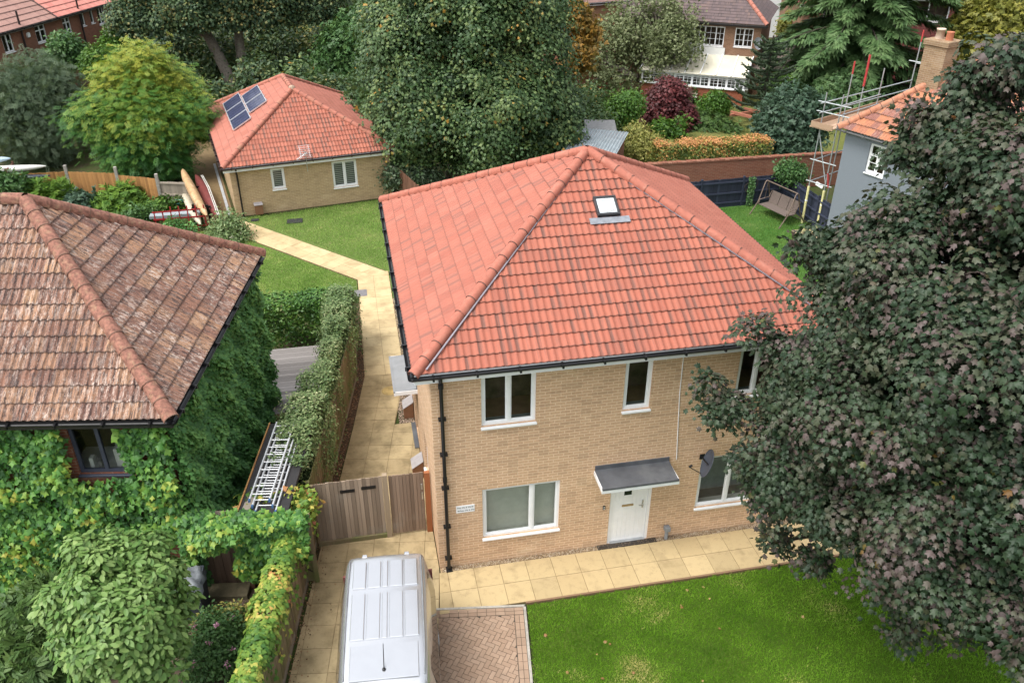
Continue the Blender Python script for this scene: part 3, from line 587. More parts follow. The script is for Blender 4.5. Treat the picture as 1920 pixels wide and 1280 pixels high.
for a, b in (((-o_, -o_), (HX+o_, -o_)), ((HX+o_, -o_), (HX+o_, HY+o_)), ((HX+o_, HY+o_), (-o_, HY+o_)), ((-o_, HY+o_), (-o_, -o_))):
    gb = MB(); gutter(gb, (a[0], a[1], EZ-.035), (b[0], b[1], EZ-.035), .062); gb.build('gutter', BLACKP, house)
pb = MB(); pb.tube([(.17, -OV-.05, EZ-.06), (.17, -OV-.05, EZ-.24), (.19, -.10, EZ-.42), (.20, -.085, EZ-.5), (.20, -.085, .0)], .040, 10)
for z in (4.2, 3.3, 2.4, 1.3, .35): pb.box(.12, .28, -.12, -.002, z, z+.035)
pb.tube([(.17, -OV-.05, EZ-.22), (.17, -OV-.05, EZ-.31)], .055, 10); pb.tube([(.20, -.085, 2.6), (.20, -.085, 2.72)], .050, 10); pb.box(.13, .27, -.17, -.01, .01, .05)
pb.build('downpipe', BLACKP, house)
cb = MB(); cb.tube([(5.31, -.012, 5.25), (5.33, -.012, 4.2), (5.40, -.012, 3.2), (5.46, -.012, 2.36)], .010, 6); cb.build('cable', UPVC, house)
# canopy over the front door: sloping felt top with upstand, white edge
def canopy(M, x0, x1, dep, zf, zb, mat):
    T = lambda *p: tuple(M @ Vector(p)); c = MB()
    c.raw([T(x0, 0, zb), T(x1, 0, zb), T(x1, -dep, zf), T(x0, -dep, zf), T(x0, 0, zf-.05), T(x1, 0, zf-.05), T(x1, -dep, zf-.05), T(x0, -dep, zf-.05)], [(0, 3, 2, 1), (4, 5, 6, 7), (0, 1, 5, 4), (1, 2, 6, 5), (2, 3, 7, 6), (3, 0, 4, 7)])
    c.box(x0, x1, -.03, -.002, zb-.01, zb+.10, M=M); c.box(x0-.01, x1+.01, -dep-.03, -dep+.02, zf-.035, zf+.012, M=M)
    c.build('canopy', mat, house)
    k = MB(); k.box(x0-.02, x1+.02, -dep-.02, -dep+.01, zf-.125, zf-.037, M=M); k.box(x0-.02, x0-.001, -dep+.01, 0, zf-.11, zf-.0, M=M); k.box(x1+.001, x1+.02, -dep+.01, 0, zf-.11, zf-.0, M=M); k.box(x0, x1, -dep, -.002, zf-.10, zf-.085, M=M)
    k.build('canopy_trim', UPVC, house)
canopy(FM, 3.55, 5.28, .62, 2.31, 2.36, GREYM)
canopy(frame((0, 5.76, 0), R(-90)), 0, 1.76, .58, 2.31, 2.34, GREYM2)
m_ = MB(); m_.box(5.12, 5.17, -.35, -.28, 2.11, 2.21, bev=.01); m_.tube([(5.145, -.31, 2.11), (5.145, -.36, 2.07)], .025, 8); m_.build('security_light', UPVC, house)
# side door and step
sd_ = MB(); sd_.box(HY-5.53, HY-4.77, .05, .10, .04, 2.09, M=LM); sd_.build('side_door', UPVC, house)
m_ = MB(); m_.box(-.13, -.005, 4.55, 5.75, .031, .06); m_.build('side_door_mat', GREYM, house)
# roof window with round tube light
sx = MB(); tn = (AP[2]-EZ)/(4.43+OV); RMx = Matrix.Translation(Vector((4.365, 2.92, EZ+(2.92+OV)*tn))) @ Matrix.Rotation(math.atan(tn), 4, 'X')
for q in ((-.26, .26, -.27, -.21), (-.26, .26, .21, .27), (-.26, -.205, -.21, .21), (.205, .26, -.21, .21)): sx.box(*q, .0, .12, M=RMx, bev=.008)
sk = sx.build('roof_window', flat('dark_frame', (.035, .035, .038), .4), house)
m_ = MB(); m_.box(-.205, .205, -.21, .21, .03, .095, M=RMx); m_.build('pane', flat('frosted_pane', (.55, .60, .62), .12, var=.05, spec=.7), sk)
m_ = MB(); ring = [(RMx @ Vector((.17*math.cos(2*math.pi*i/24), .17*math.sin(2*math.pi*i/24), .098))) for i in range(25)]; m_.tube(ring, .016, 6, cap=False); m_.raw([RMx @ Vector((.155*math.cos(2*math.pi*i/24), .155*math.sin(2*math.pi*i/24), .099)) for i in range(24)], [tuple(range(24))], 1); m_.build('tube_light', [WOODW, flat('pale_blue_pane', (.42, .52, .60), .15, spec=.7)], sk)
m_ = MB(); RM2 = Matrix.Translation(Vector((4.365, 2.58, EZ+(2.58+OV)*tn))) @ Matrix.Rotation(math.atan(tn), 4, 'X'); m_.box(-.46, .46, -.07, .10, .046, .053, M=RM2); m_.build('flashing', flat('lead_flashing', (.20, .215, .24), .5, var=.25, scale=8), sk)
# wall fittings that hang on the house
sg = thing('wall_sign', 'white sign with two lines of black flat numbers on the brick wall beside the downpipe', 'sign', (.625, -.002, 1.715))
m_ = MB(); m_.box(-.205, .205, -.012, 0, -.10, .10, bev=.003); m_.build('board', UPVC, sg)
def lettering(par, txt, loc, size, mat, rot=(R(90), 0, 0), name='lettering', align='LEFT'):
    c = bpy.data.curves.new(name, 'FONT'); c.body = txt; c.size = size; c.extrude = .001; c.align_x = align; o = bpy.data.objects.new(name, c); link(o)
    dg = bpy.context.evaluated_depsgraph_get(); me = bpy.data.meshes.new_from_object(o.evaluated_get(dg)); bpy.data.objects.remove(o); me.materials.clear(); me.materials.append(mat)
    q = link(bpy.data.objects.new(name, me)); q.location = loc; q.rotation_euler = rot; q.parent = par; return q
INK = flat('black_ink', (.02, .02, .02), .6)
lettering(sg, 'Flats 37a & 37c', (-.185, -.0145, .025), .051, INK); lettering(sg, 'Flats 37b & 37d', (-.125, -.0145, -.058), .051, INK)
def arrow(x, z, s):
    m = MB(); m.box(min(x, x-s*.045), max(x, x-s*.045), -.0155, -.0125, z-.004, z+.004); m.raw([(x+s*.022, -.0155, z), (x-s*.012, -.0155, z-.016), (x-s*.012, -.0155, z+.016)], [(0, 1, 2) if s < 0 else (0, 2, 1)]); m.build('arrow', INK, sg)
arrow(.165, .043, 1); arrow(-.16, -.04, -1)
bell = thing('door_bell', 'small black double bell push on the brick beside the white door', 'doorbell', (3.83, -.002, 1.2)); m_ = MB(); m_.box(-.03, .03, -.018, 0, -.06, .06, bev=.005); m_.build('case', BLACKP, bell)
for z in (-.025, .025): m_ = MB(); m_.box(-.012, .012, -.024, -.017, z-.012, z+.012); m_.build('button', WOODW, bell)
vt = thing('vent_pipe', 'short grey vent pipe with box top standing in the gravel', 'vent pipe', (5.42, -.08, 0)); m_ = MB(); m_.tube([(0, 0, 0), (0, 0, .30)], .042, 12); m_.build('pipe', GREYM2, vt); m_ = MB(); m_.box(-.065, .065, -.065, .065, .28, .41, bev=.012); m_.build('cap', GREYM2, vt)
mt = MB(); mt.box(3.72, 5.18, -.145, -.01, .01, .035)
for i in range(58):
    x = 3.73+i*.025; mt.box(x, x+.011, -.143, -.012, .03, .047)
for y in (-.14, -.08, -.02): mt.box(3.72, 5.18, y-.004, y+.004, .03, .049)
tag(mt.build('drain_grate', flat('cast_grate', (.05, .042, .036), .6)), 'dark grated drain channel along the threshold of the white front door', 'drain grate')
dish = thing('satellite_dish', 'dark grey satellite dish on a wall arm above the right-hand ground floor window', 'satellite dish', (6.02, 0, 2.36))
m_ = MB(); Dm = Matrix.Translation((.10, -.36, .03)) @ Vector((-.82, .22, .28)).to_track_quat('Z', 'Y').to_matrix().to_4x4()
pr = [(0, 0), (.08, .006), (.16, .022), (.24, .05), (.30, .08)]; n = 24; vs = [Dm @ Vector((r*math.cos(2*math.pi*j/n), r*1.12*math.sin(2*math.pi*j/n), z)) for r, z in pr for j in range(n)]
m_.raw(vs, [(i*n+j, i*n+(j+1) % n, (i+1)*n+(j+1) % n, (i+1)*n+j) for i in range(len(pr)-1) for j in range(n)], 0, .5, True); m_.tube(vs[-n:]+[vs[-n]], .008, 5, cap=False); m_.build('reflector', flat('dish_grey', (.055, .065, .085), .4, var=.12), dish)
m_ = MB(); m_.tube([(.06, 0, -.02), (.06, -.18, -.02), (.06, -.34, .02)], .016, 8); m_.box(.0, .12, -.012, 0, -.09, .05); m_.build('wall_arm', BLACKP, dish)
m_ = MB(); p0 = Dm @ Vector((0, -.31, .08)); p1 = Dm @ Vector((0, -.24, .40)); m_.tube([p0, p1], .010, 6); m_.tube([p1, Dm @ Vector((0, -.17, .36))], .028, 8); m_.build('receiver_arm', BLACKP, dish)
WOODBR = flat('brown_cover', (.22, .11, .06), .6, var=.1); LIDG = flat('grey_lid', (.33, .31, .31), .6)
def meter(y, lab):
    o = thing('meter_box', lab, 'meter box', (0, y, .03), 0, 'meter boxes along the side wall'); m = MB(); m.raw([(-.02, -.2, 0), (-.30, -.2, 0), (-.30, -.2, .36), (-.02, -.2, .55), (-.02, .2, 0), (-.30, .2, 0), (-.30, .2, .36), (-.02, .2, .55)], [(0, 3, 2, 1), (4, 5, 6, 7), (0, 1, 5, 4), (1, 2, 6, 5), (3, 0, 4, 7)]); m.build('case', WOODBR, o)
    m = MB(); m.raw([(-.32, -.22, .355), (-.015, -.22, .56), (-.015, .22, .56), (-.32, .22, .355), (-.32, -.22, .335), (-.015, -.22, .54), (-.015, .22, .54), (-.32, .22, .335)], [(0, 1, 2, 3), (7, 6, 5, 4), (0, 4, 5, 1), (1, 5, 6, 2), (2, 6, 7, 3), (3, 7, 4, 0)]); m.build('lid', LIDG, o)
meter(6.2, 'brown meter box with grey lid in the gravel beyond the side canopy'); meter(3.45, 'brown meter box with grey lid just behind the wooden gate')
mh = MB(); mh.box(-1.46, -.98, 14.05, 14.58, .0, .036); tag(mh.build('manhole_cover', flat('iron_cover', (.16, .15, .155), .6, var=.2)), 'rectangular grey manhole cover in the side path by the hedge end', 'manhole cover')
mh = MB(); mh.lathe([(.0, .036), (.20, .036), (.24, .034), (.24, .02)], (-.62, 7.55, 0), 28); tag(mh.build('manhole_cover', flat('recess_cover', (.36, .26, .10), .8, var=.3)), 'round buff manhole cover in the side path beneath the grey side canopy', 'manhole cover')
for x, y, a, b, lab in ((-3.8, 22.0, .34, .24, 'larger black inspection cover on the lawn before the bungalow'), (-5.55, 22.45, .17, .12, 'small black drain cover on the grass at the bungalow corner')):
    m_ = MB(); m_.box(x-a, x+a, y-b, y+b, 0, .05, bev=.01); tag(m_.build('inspection_cover', flat('black_iron', (.025, .025, .026), .7)), lab, 'manhole cover')
# ------------------------------------------------------------------ the bungalow behind
BA = math.atan2(.187, .982); BW, BD = 7.19, 9.95
bung = thing('bungalow', 'single storey buff brick bungalow with red hipped roof and shuttered windows behind the lawn', 'bungalow', (-6.36, 23.02, 0), BA)
b_front = [(1.72, 2.32, 1.06, 2.02), (4.46, 5.60, .78, 2.02)]
wb = MB(); wall_holes(wb, frame((0, 0, 0), 0), 0, BW, 0, 2.3, b_front); wall_holes(wb, frame((0, BD, 0), R(-90)), 0, BD, 0, 2.3, []); wall_holes(wb, frame((BW, 0, 0), R(90)), 0, BD, 0, 2.3, []); wall_holes(wb, frame((BW, BD, 0), R(180)), 0, BW, 0, 2.3, [])
wb.build('wall', BUFF2, bung)
SH = NT('shutter_slats'); _w = SH.n('SeparateXYZ', {0: SH.obj()}); SHUT = SH.fin(SH.ramp(SH.math('FRACT', SH.math('MULTIPLY', _w.outputs[2], 11.)), [(0, (.62, .63, .62)), (.5, (.50, .51, .50)), (.62, (.06, .06, .06)), (1, (.10, .10, .10))]), .5)
for q, sp in zip(b_front, ((), (.5,))): window(bung, frame((0, 0, 0), 0), *q, splits=sp, inner=[SHUT, SHUT, WOODW], room=.05, fw=.07)
rb = MB(); z0 = 2.37; o = .3; A_ = (BW/2, 3.55, 4.57); B_ = (BW/2, BD-3.5, 4.57); e = [(-o, -o, z0), (BW+o, -o, z0), (BW+o, BD+o, z0), (-o, BD+o, z0)]
roof_face(rb, e[0], e[1], A_, A_, gauge=.30, step=.02, res=6); roof_face(rb, e[1], e[2], A_, B_, gauge=.30, res=5, m=1); roof_face(rb, e[2], e[3], B_, B_, gauge=.30, res=5, m=1); roof_face(rb, e[3], e[0], B_, A_, gauge=.345, res=6, m=1)
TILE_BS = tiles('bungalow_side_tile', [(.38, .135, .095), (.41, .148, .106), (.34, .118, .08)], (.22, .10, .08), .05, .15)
rb.build('roof', [TILE_B, TILE_BS], bung)
HIP_B = flat('hip_tile_bungalow', (.36, .13, .09), .8, var=.2, scale=4, bump=.2, dirt=(.33, .17, .11))
for i, (a, b) in enumerate(((e[0], A_), (e[1], A_), (e[2], B_), (e[3], B_), (A_, B_))): m_ = MB(); cap_tiles(m_, a, b, .115, .42, 1, i+20); m_.build('ridge_tiles' if i == 4 else 'hip_tiles', [HIP_B, MORTAR], bung)
m_ = MB(); m_.lathe([(.16, -.04), (.15, .12), (.08, .17), (0, .18)], A_, 12); m_.build('apex_mortar', flat('mortar_pale', (.36, .26, .19), .9, var=.3, bump=.4), bung)
fb = MB(); o_ = o-.03; cs = [(-o_, -o_), (BW+o_, -o_), (BW+o_, BD+o_), (-o_, BD+o_)]
for i in range(4): fb.bar((*cs[i], z0-.12), (*cs[(i+1) % 4], z0-.12), .022, .20)
fb.box(-o+.04, BW+o-.04, -o+.04, BD+o-.04, z0-.22, z0-.20); fb.build('fascia', UPVC, bung)
BRP = flat('brown_plastic', (.035, .018, .016), .35); o_ = o+.05; cs = [(-o_, -o_), (BW+o_, -o_), (BW+o_, BD+o_), (-o_, BD+o_)]
for i in range(4): m_ = MB(); gutter(m_, (*cs[i], z0-.03), (*cs[(i+1) % 4], z0-.03), .06); m_.build('gutter', BRP, bung)
m_ = MB(); m_.tube([(.25, -o_, z0-.06), (.27, -.1, z0-.36), (.28, -.08, z0-.45), (.28, -.08, 0)], .038, 8); m_.build('downpipe', BLACKP, bung)
m_ = MB(); m_.box(-.36, -.24, -.1, BD*.8, .0, .07); m_.build('edge_drain', flat('pale_drain', (.40, .42, .44), .6), bung)
def bpt(x, y, z=0): c, s = math.cos(BA), math.sin(BA); return (-6.36+x*c-y*s, 23.02+x*s+y*c, z)
o_ = thing('meter_box', 'brown meter box on the bungalow wall beside its black downpipe', 'meter box', bpt(.98, 0), BA); m_ = MB(); m_.box(-.17, .17, -.22, -.002, .05, .50, bev=.01); m_.build('case', WOODBR, o_); m_ = MB(); m_.raw([(-.19, -.25, .50), (.19, -.25, .50), (.19, 0, .56), (-.19, 0, .56), (-.19, -.25, .515), (.19, -.25, .515), (.19, 0, .575), (-.19, 0, .575)], [(3, 2, 1, 0), (4, 5, 6, 7), (0, 1, 5, 4), (1, 2, 6, 5), (2, 3, 7, 6), (3, 0, 4, 7)]); m_.build('lid', LIDG, o_)
o_ = thing('television_aerial', 'silver television aerial with many rods fixed at the bungalow eave', 'aerial', bpt(3.30, -.42, 2.2), BA); m_ = MB(); m_.tube([(0, 0, -.35), (0, 0, .58)], .018, 8); m_.tube([(.05, 0, .5), (-.42, -.1, .28)], .012, 6); m_.build('mast', STEEL, o_); m_ = MB()
for i in range(7): z = .28+.075*i; m_.tube([(-.26, .02+.06*i, z), (.26, .02+.06*i, z)], .011, 5)
for i in range(8): f = i/7; m_.tube([(.05-.47*f, -.17-.1*f, .5-.22*f), (.05-.47*f, .15-.1*f, .5-.22*f)], .010, 5)
m_.tube([(-.2, .02, .28), (-.2, .38, .73)], .01, 5); m_.tube([(.2, .02, .28), (.2, .38, .73)], .01, 5); m_.build('rods', flat('bright_metal', (.62, .62, .63), .35, .6), o_)
# solar modules on the left roof face
PVN = NT('solar_cells'); _x = PVN.n('SeparateXYZ', {0: PVN.uv()}); _g = lambda c, k, wd: PVN.math('GREATER_THAN', PVN.math('ABSOLUTE', PVN.math('SUBTRACT', PVN.math('FRACT', PVN.math('MULTIPLY', c, k)), .5)), .5-wd)
_l = PVN.math('MAXIMUM', PVN.math('MULTIPLY', _g(_x.outputs[0], 4., .016), 1.), PVN.math('MULTIPLY', _g(_x.outputs[1], 8., .02), .25))
PV = PVN.fin(PVN.mix(_l, PVN.mix(PVN.fr(PVN.noise(1.5, 3), .3, .7), (.022, .026, .07), (.04, .045, .10)), (.30, .32, .38)), .12, 0, .6)
ALU = flat('aluminium', (.68, .69, .70), .35, .7, var=.08)
bt = 2.2/3.89; ba = math.atan(bt)
pos = [(1.07, 7.44), (1.07, 5.74), (1.07, 4.04), (1.98, 6.58), (1.98, 4.87)]
for i, (x, y) in enumerate(pos):
    c = bpt(x, y, z0+(x+o)*bt+.12)
    q = thing('solar_panel', ['blue solar panel at the back end of the lower row on the bungalow roof', 'blue solar panel in the middle of the lower row of three on the bungalow roof', 'blue solar panel at the front end of the lower row on the bungalow roof', 'farther of the two blue solar panels in the upper row beside the ridge', 'nearer of the two blue solar panels in the upper row beside the hip'][i], 'solar panel', c, 0, 'solar panels on the bungalow roof')
    q.matrix_world = Matrix.Translation(Vector(c)) @ Matrix.Rotation(BA, 4, 'Z') @ Matrix.Rotation(-ba, 4, 'Y')
    hx, hy = .50, .83; m_ = MB()
    for bx in ((-hx, hx, -hy, -hy+.035), (-hx, hx, hy-.035, hy), (-hx, -hx+.035, -hy+.035, hy-.035), (hx-.035, hx, -hy+.035, hy-.035)): m_.box(*bx, -.04, .012)
    m_.build('frame', ALU, q); m_ = MB(); m_.face([(-hx+.035, -hy+.035, 0), (hx-.035, -hy+.035, 0), (hx-.035, hy-.035, 0), (-hx+.035, hy-.035, 0)], 0, [(0, 0), (0, 1), (1, 1), (1, 0)]); m_.build('cells', PV, q)
    m_ = MB()
    for yy in (-.45, .45): m_.box(-hx-.05, hx+.05, yy-.02, yy+.02, -.10, -.042)
    m_.build('mounting_rail', ALU, q)
# ------------------------------------------------------------------ the old ivy-clad house on the left
OA = math.atan2(-.163, .987); OC = (-5.26, .55)
def opt(x, y, z=0): c, s = math.cos(OA), math.sin(OA); return (OC[0]+x*c-y*s, OC[1]+x*s+y*c, z)
old = thing('old_house', 'old house with weathered lichen-stained hipped tile roof and walls hidden by ivy', 'house', (*OC, 0), OA)
oz = 4.78; ow = [(-1.90, -.86, 3.20, 4.56)]
wb = MB(); wall_holes(wb, frame((0, 0, 0), 0), -11, 0, 0, oz-.05, ow); wall_holes(wb, frame((0, 0, 0), R(90)), 0, 6.9, 0, oz-.05, []); wall_holes(wb, frame((0, 6.9, 0), R(180)), 0, 11, 0, oz-.05, []); wb.build('wall', REDB, old)
NAVYF = flat('slate_frame', (.050, .058, .085), .45)
wo_ = window(old, frame((0, 0, 0), 0), *ow[0], splits=(.52,), inner=[flat('old_room', (.025, .02, .016), .9, var=.6), flat('white_desk', (.62, .62, .60), .6), flat('window_ledge', (.60, .60, .58), .6)], room=.8, fw=.075, fm=NAVYF, cas=False)
m_ = MB(); m_.box(-1.74, -1.66, .17, .30, 3.22, 3.46); m_.box(-1.22, -.96, .2, .5, 3.22, 3.66); m_.build('papers', WOODW, wo_); m_ = MB(); m_.lathe([(.04, 0), (.045, .12)], (-1.57, .24, 3.22), 10)
for i in range(5): m_.tube([(-1.57, .24, 3.25), (-1.57+.05*math.cos(i*1.3), .24+.05*math.sin(i*1.3), 3.46)], .006, 5)
m_.build('pencil_pot', LIDG, wo_)
rb = MB(); o = .36; e = [(-13, -o, oz), (o, -o, oz), (o, 6.9+o, oz), (-13, 6.9+o, oz)]; A_ = (o-3.66, 3.45, 7.78); B_ = (-13, 3.45, 7.78)
roof_face(rb, e[0], e[1], B_, A_, gauge=.335, amp=.045, step=.026, res=8, uo=.35); roof_face(rb, e[1], e[2], A_, A_, gauge=.335, amp=.042, step=.026, res=8); roof_face(rb, e[2], e[3], A_, B_, gauge=.345, amp=.03, res=4)
rb.build('roof', TILE_O, old)
for i, (a, b) in enumerate(((e[1], A_), (e[2], A_), (B_, A_))): m_ = MB(); cap_tiles(m_, a, b, .145, .42, 1, i+40); m_.build('ridge_tiles' if i == 2 else 'hip_tiles', [HIP_O, flat('hip_joint', (.16, .09, .065), .9)], old)
HT = None
m_ = MB(); m_.bar((-13, -o+.03, oz-.12), (o, -o+.03, oz-.12), .022, .18); m_.bar((o-.03, -o, oz-.12), (o-.03, 6.9+o, oz-.12), .022, .18); m_.box(-13, o-.04, -o+.04, 6.9+o, oz-.22, oz-.20); m_.build('fascia', flat('black_board', (.03, .028, .028), .6), old)
for a, b in (((-13, -o-.05), (o+.05, -o-.05)), ((o+.05, -o-.05), (o+.05, 6.9+o))): m_ = MB(); gutter(m_, (*a, oz-.04), (*b, oz-.04), .06); m_.build('gutter', BLACKP, old)
# ------------------------------------------------------------------ grey rendered house on the right
GA = math.atan2(-.93, .36); GC = (18.62, 16.05)
def gpt(x, y, z=0): c, s = math.cos(GA), math.sin(GA); return (GC[0]+x*c-y*s, GC[1]+x*s+y*c, z)
grey = thing('rendered_house', 'grey rendered house with orange tiled roof and brick chimney behind the purple tree', 'house', (*GC, 0), GA)
wb = MB(); gw = [(1.2, 2.05, 3.25, 4.42)]; wall_holes(wb, frame((0, 0, 0), 0), 0, 9, 0, 4.65, gw); wall_holes(wb, frame((0, 6, 0), R(-90)), 0, 6, 0, 4.65, []); wall_holes(wb, frame((9, 0, 0), R(90)), 0, 6, 0, 4.65, [])
wb.build('wall', flat('grey_render', (.18, .205, .235), .9, var=.06, scale=20, bump=.8, bscale=55), grey)
window(grey, frame((0, 0, 0), 0), *gw[0], splits=(.5,), inner=DARKIN, bars=(1, 3), tran=.6)
rb = MB(); gz = 4.70; e = [(-.25, -.2, gz), (9.2, -.2, gz), (9.2, 6.2, gz), (-.25, 6.2, gz)]; A_ = (2.75, 3.0, 7.45); B_ = (6.4, 3.0, 7.45)
roof_face(rb, e[0], e[1], A_, B_, gauge=.36, amp=.03, step=.03, res=7); roof_face(rb, e[3], e[0], A_, A_, gauge=.36, res=4); roof_face(rb, e[1], e[2], B_, B_, gauge=.36, res=4); roof_face(rb, e[2], e[3], B_, A_, gauge=.36, res=4)
rb.build('roof', TILE_G, grey)
HIP_G = flat('hip_tile_orange', (.40, .17, .10), .85, var=.3, scale=6, bump=.4, dirt=(.30, .22, .16))
for i, (a, b) in enumerate(((e[0], A_), (e[1], B_), (e[3], A_), (A_, B_))): m_ = MB(); cap_tiles(m_, a, b, .14, .44, 1, 60+i); m_.build('ridge_tiles' if i == 3 else 'hip_tiles', [HIP_G, MORTAR], grey)
m_ = MB(); gutter(m_, (-.3, -.27, gz-.04), (9.3, -.27, gz-.04), .06); m_.build('gutter', flat('grey_gutter', (.12, .12, .12), .5), grey)
CHB = brick('chimney_brick', (.34, .23, .13), (.24, .15, .09), (.40, .33, .24))
ch = MB(); ch.box(1.34, 2.25, 1.80, 2.60, 5.6, 7.98); ch.box(1.28, 2.31, 1.74, 2.66, 7.98, 8.2, bev=.02); chm = ch.build('chimney', CHB, grey)
m_ = MB(); m_.lathe([(.16, 0), (.15, .3), (.165, .3), (.165, .36), (.12, .36), (.12, .1)], (1.6, 2.2, 8.2), 16); m_.build('chimney_pot', flat('cream_pot', (.55, .43, .34), .8), chm)
m_ = MB(); m_.lathe([(.14, 0), (.13, .26), (.15, .3), (.1, .3), (.1, .1)], (2.0, 2.2, 8.2), 16); m_.build('chimney_pot', flat('red_pot', (.42, .15, .08), .8), chm)
# ------------------------------------------------------------------ brick terrace top left
TA = math.atan2(.947, .321); TC = (-20.57+.947*-.25, 42.22+.321*.25)
ter = thing('terraced_house', 'long red brick terrace with pink and brown tiled roof and white windows, top left', 'terrace', (*TC, 0), TA)
# local x runs along the eave away from the camera, wall faces local -y
tw_ = [(.3, 1.2, 3.75, 4.85), (3.45, 4.5, 3.75, 4.8), (6.35, 7.2, 3.75, 4.8), (8.45, 8.85, 3.95, 4.8), (9.5, 9.92, 3.95, 4.82), (10.4, 11.2, 3.7, 4.85)]
wb = MB(); wall_holes(wb, frame((0, 0, 0), 0), -8, 26, 0, 5.0, tw_); wall_holes(wb, frame((26, 0, 0), R(90)), 0, 8, 0, 5, []); wall_holes(wb, frame((-8, 8, 0), R(-90)), 0, 8, 0, 5, []); wb.build('wall', REDB2, ter)
for i, q in enumerate(tw_): window(ter, frame((0, 0, 0), 0), *q, splits=(.5,) if i in (0, 1, 2, 5) else (), inner=DARKIN, fw=.08, tran=.68 if i in (1, 2) else None, cas=False)
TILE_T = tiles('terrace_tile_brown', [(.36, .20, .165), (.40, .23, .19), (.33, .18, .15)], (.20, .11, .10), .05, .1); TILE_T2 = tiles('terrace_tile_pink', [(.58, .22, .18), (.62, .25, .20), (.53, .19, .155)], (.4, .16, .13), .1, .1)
rb = MB(); A0, A1, A2 = (-8.2, -.3, 4.98), (5.45, -.3, 4.98), (26.2, -.3, 4.98); up = lambda x: (x, 4., 4.98+4.3*.70)
roof_face(rb, A0, A1, up(-8.2), up(5.45), gauge=.45, amp=.012, step=.035, res=2); roof_face(rb, A1, A2, up(5.45), up(26.2), gauge=.45, amp=.012, step=.035, res=2, m=1); roof_face(rb, (26.2, 8.3, 4.98), (-8.2, 8.3, 4.98), up(26.2), up(-8.2), gauge=.6, amp=.01, res=1); rb.build('roof', [TILE_T, TILE_T2], ter)
m_ = MB(); m_.bar((5.45, -.35, 5.02), (5.45, 4, 8.04), .10, .05); m_.build('party_strip', flat('dark_strip', (.10, .06, .055), .8), ter)
m_ = MB(); m_.bar((-8.2, -.28, 4.9), (26.2, -.28, 4.9), .03, .16); m_.build('fascia', flat('grey_board', (.20, .17, .16), .7), ter)
m_ = MB(); gutter(m_, (-8.2, -.4, 4.97), (26.2, -.4, 4.97), .07); m_.build('gutter', BLACKP, ter)
for x in (2.05, 8.2, 15.5): m_ = MB(); m_.tube([(x, -.12, 0), (x, -.12, 5.9)], .06, 8); m_.build('drainpipe', flat('brown_pipe', (.03, .02, .02), .5), ter)
m_ = MB(); m_.box(2.55, 2.8, -.1, 0, 4.25, 4.55, bev=.04); m_.build('alarm_box', UPVC, ter)
# ------------------------------------------------------------------ detached house with conservatory
CA = math.atan2(-.53, .85); CC = (25.2, 37.3)
def cpt(x, y, z=0): c, s = math.cos(CA), math.sin(CA); return (CC[0]+x*c-y*s, CC[1]+x*s+y*c, z)
det = thing('detached_house', 'brown brick house with grey tiled roof, white bay window and lean-to conservatory', 'house', (*CC, 0), CA)
cw = [(-4.75, -2.25, 3.5, 4.7), (-1.6, -.45, 3.55, 4.7)]
wb = MB(); wall_holes(wb, frame((0, 0, 0), 0), -9, 0, 0, 5.0, cw); wall_holes(wb, frame((0, 0, 0), R(90)), 0, 7, 0, 5, []); wall_holes(wb, frame((-9, 7, 0), R(-90)), 0, 7, 0, 5, []); wb.build('wall', BROWNB, det)
for i, q in enumerate(cw): window(det, frame((0, 0, 0), 0), *q, splits=((.22, .5, .78), (.5,))[i], inner=DARKIN, bars=(2, 3), fw=.07, cas=False)
m_ = MB(); m_.box(-4.9, -2.1, -.12, -.01, 2.9, 3.42); m_.build('bay_panel', WOODW, det)
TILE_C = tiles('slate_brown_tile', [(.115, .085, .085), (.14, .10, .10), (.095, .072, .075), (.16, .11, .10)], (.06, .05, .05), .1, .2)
rb = MB(); e = [(-9.3, -.35, 5), (.35, -.35, 5), (.35, 7.35, 5), (-9.3, 7.35, 5)]; A_ = (-3.5, 3.5, 8.1); B_ = (-5.5, 3.5, 8.1)
roof_face(rb, e[0], e[1], B_, A_, gauge=.24, tw=.18, amp=.008, res=1, step=.02); roof_face(rb, e[1], e[2], A_, A_, gauge=.24, tw=.18, amp=.008, res=1, step=.02); roof_face(rb, e[2], e[3], A_, B_, gauge=.5, amp=.008, res=1); roof_face(rb, e[3], e[0], B_, B_, gauge=.5, amp=.008, res=1); rb.build('roof', TILE_C, det)
m_ = MB(); cap_tiles(m_, e[1], A_, .13, .4, 1, 71); m_.build('hip_tiles', [flat('hip_red', (.36, .14, .10), .8, var=.25), MORTAR], det)
m_ = MB(); gutter(m_, (-9.3, -.42, 4.97), (.4, -.42, 4.97), .07); m_.bar((-9.3, -.33, 4.88), (.35, -.33, 4.88), .03, .14); m_.build('gutter', flat('dark_gutter', (.05, .045, .045), .5), det)
m_ = MB(); m_.lathe([(0, 0), (.2, .02), (.36, .09), (.38, .1)], (0, 0, 0), 20)
ds = m_.build('dish_reflector', flat('pale_grey_dish', (.30, .31, .33), .5)); dt = thing('satellite_dish', 'pale grey satellite dish on the corner of the brown brick house', 'satellite dish', cpt(-.1, -.45, 3.9), CA); ds.parent = dt; ds.rotation_euler = (R(72), 0, R(52)); m_ = MB(); m_.tube([(0, .42, -.05), (0, .1, -.05)], .02, 6); m_.build('wall_arm', STEEL, dt)
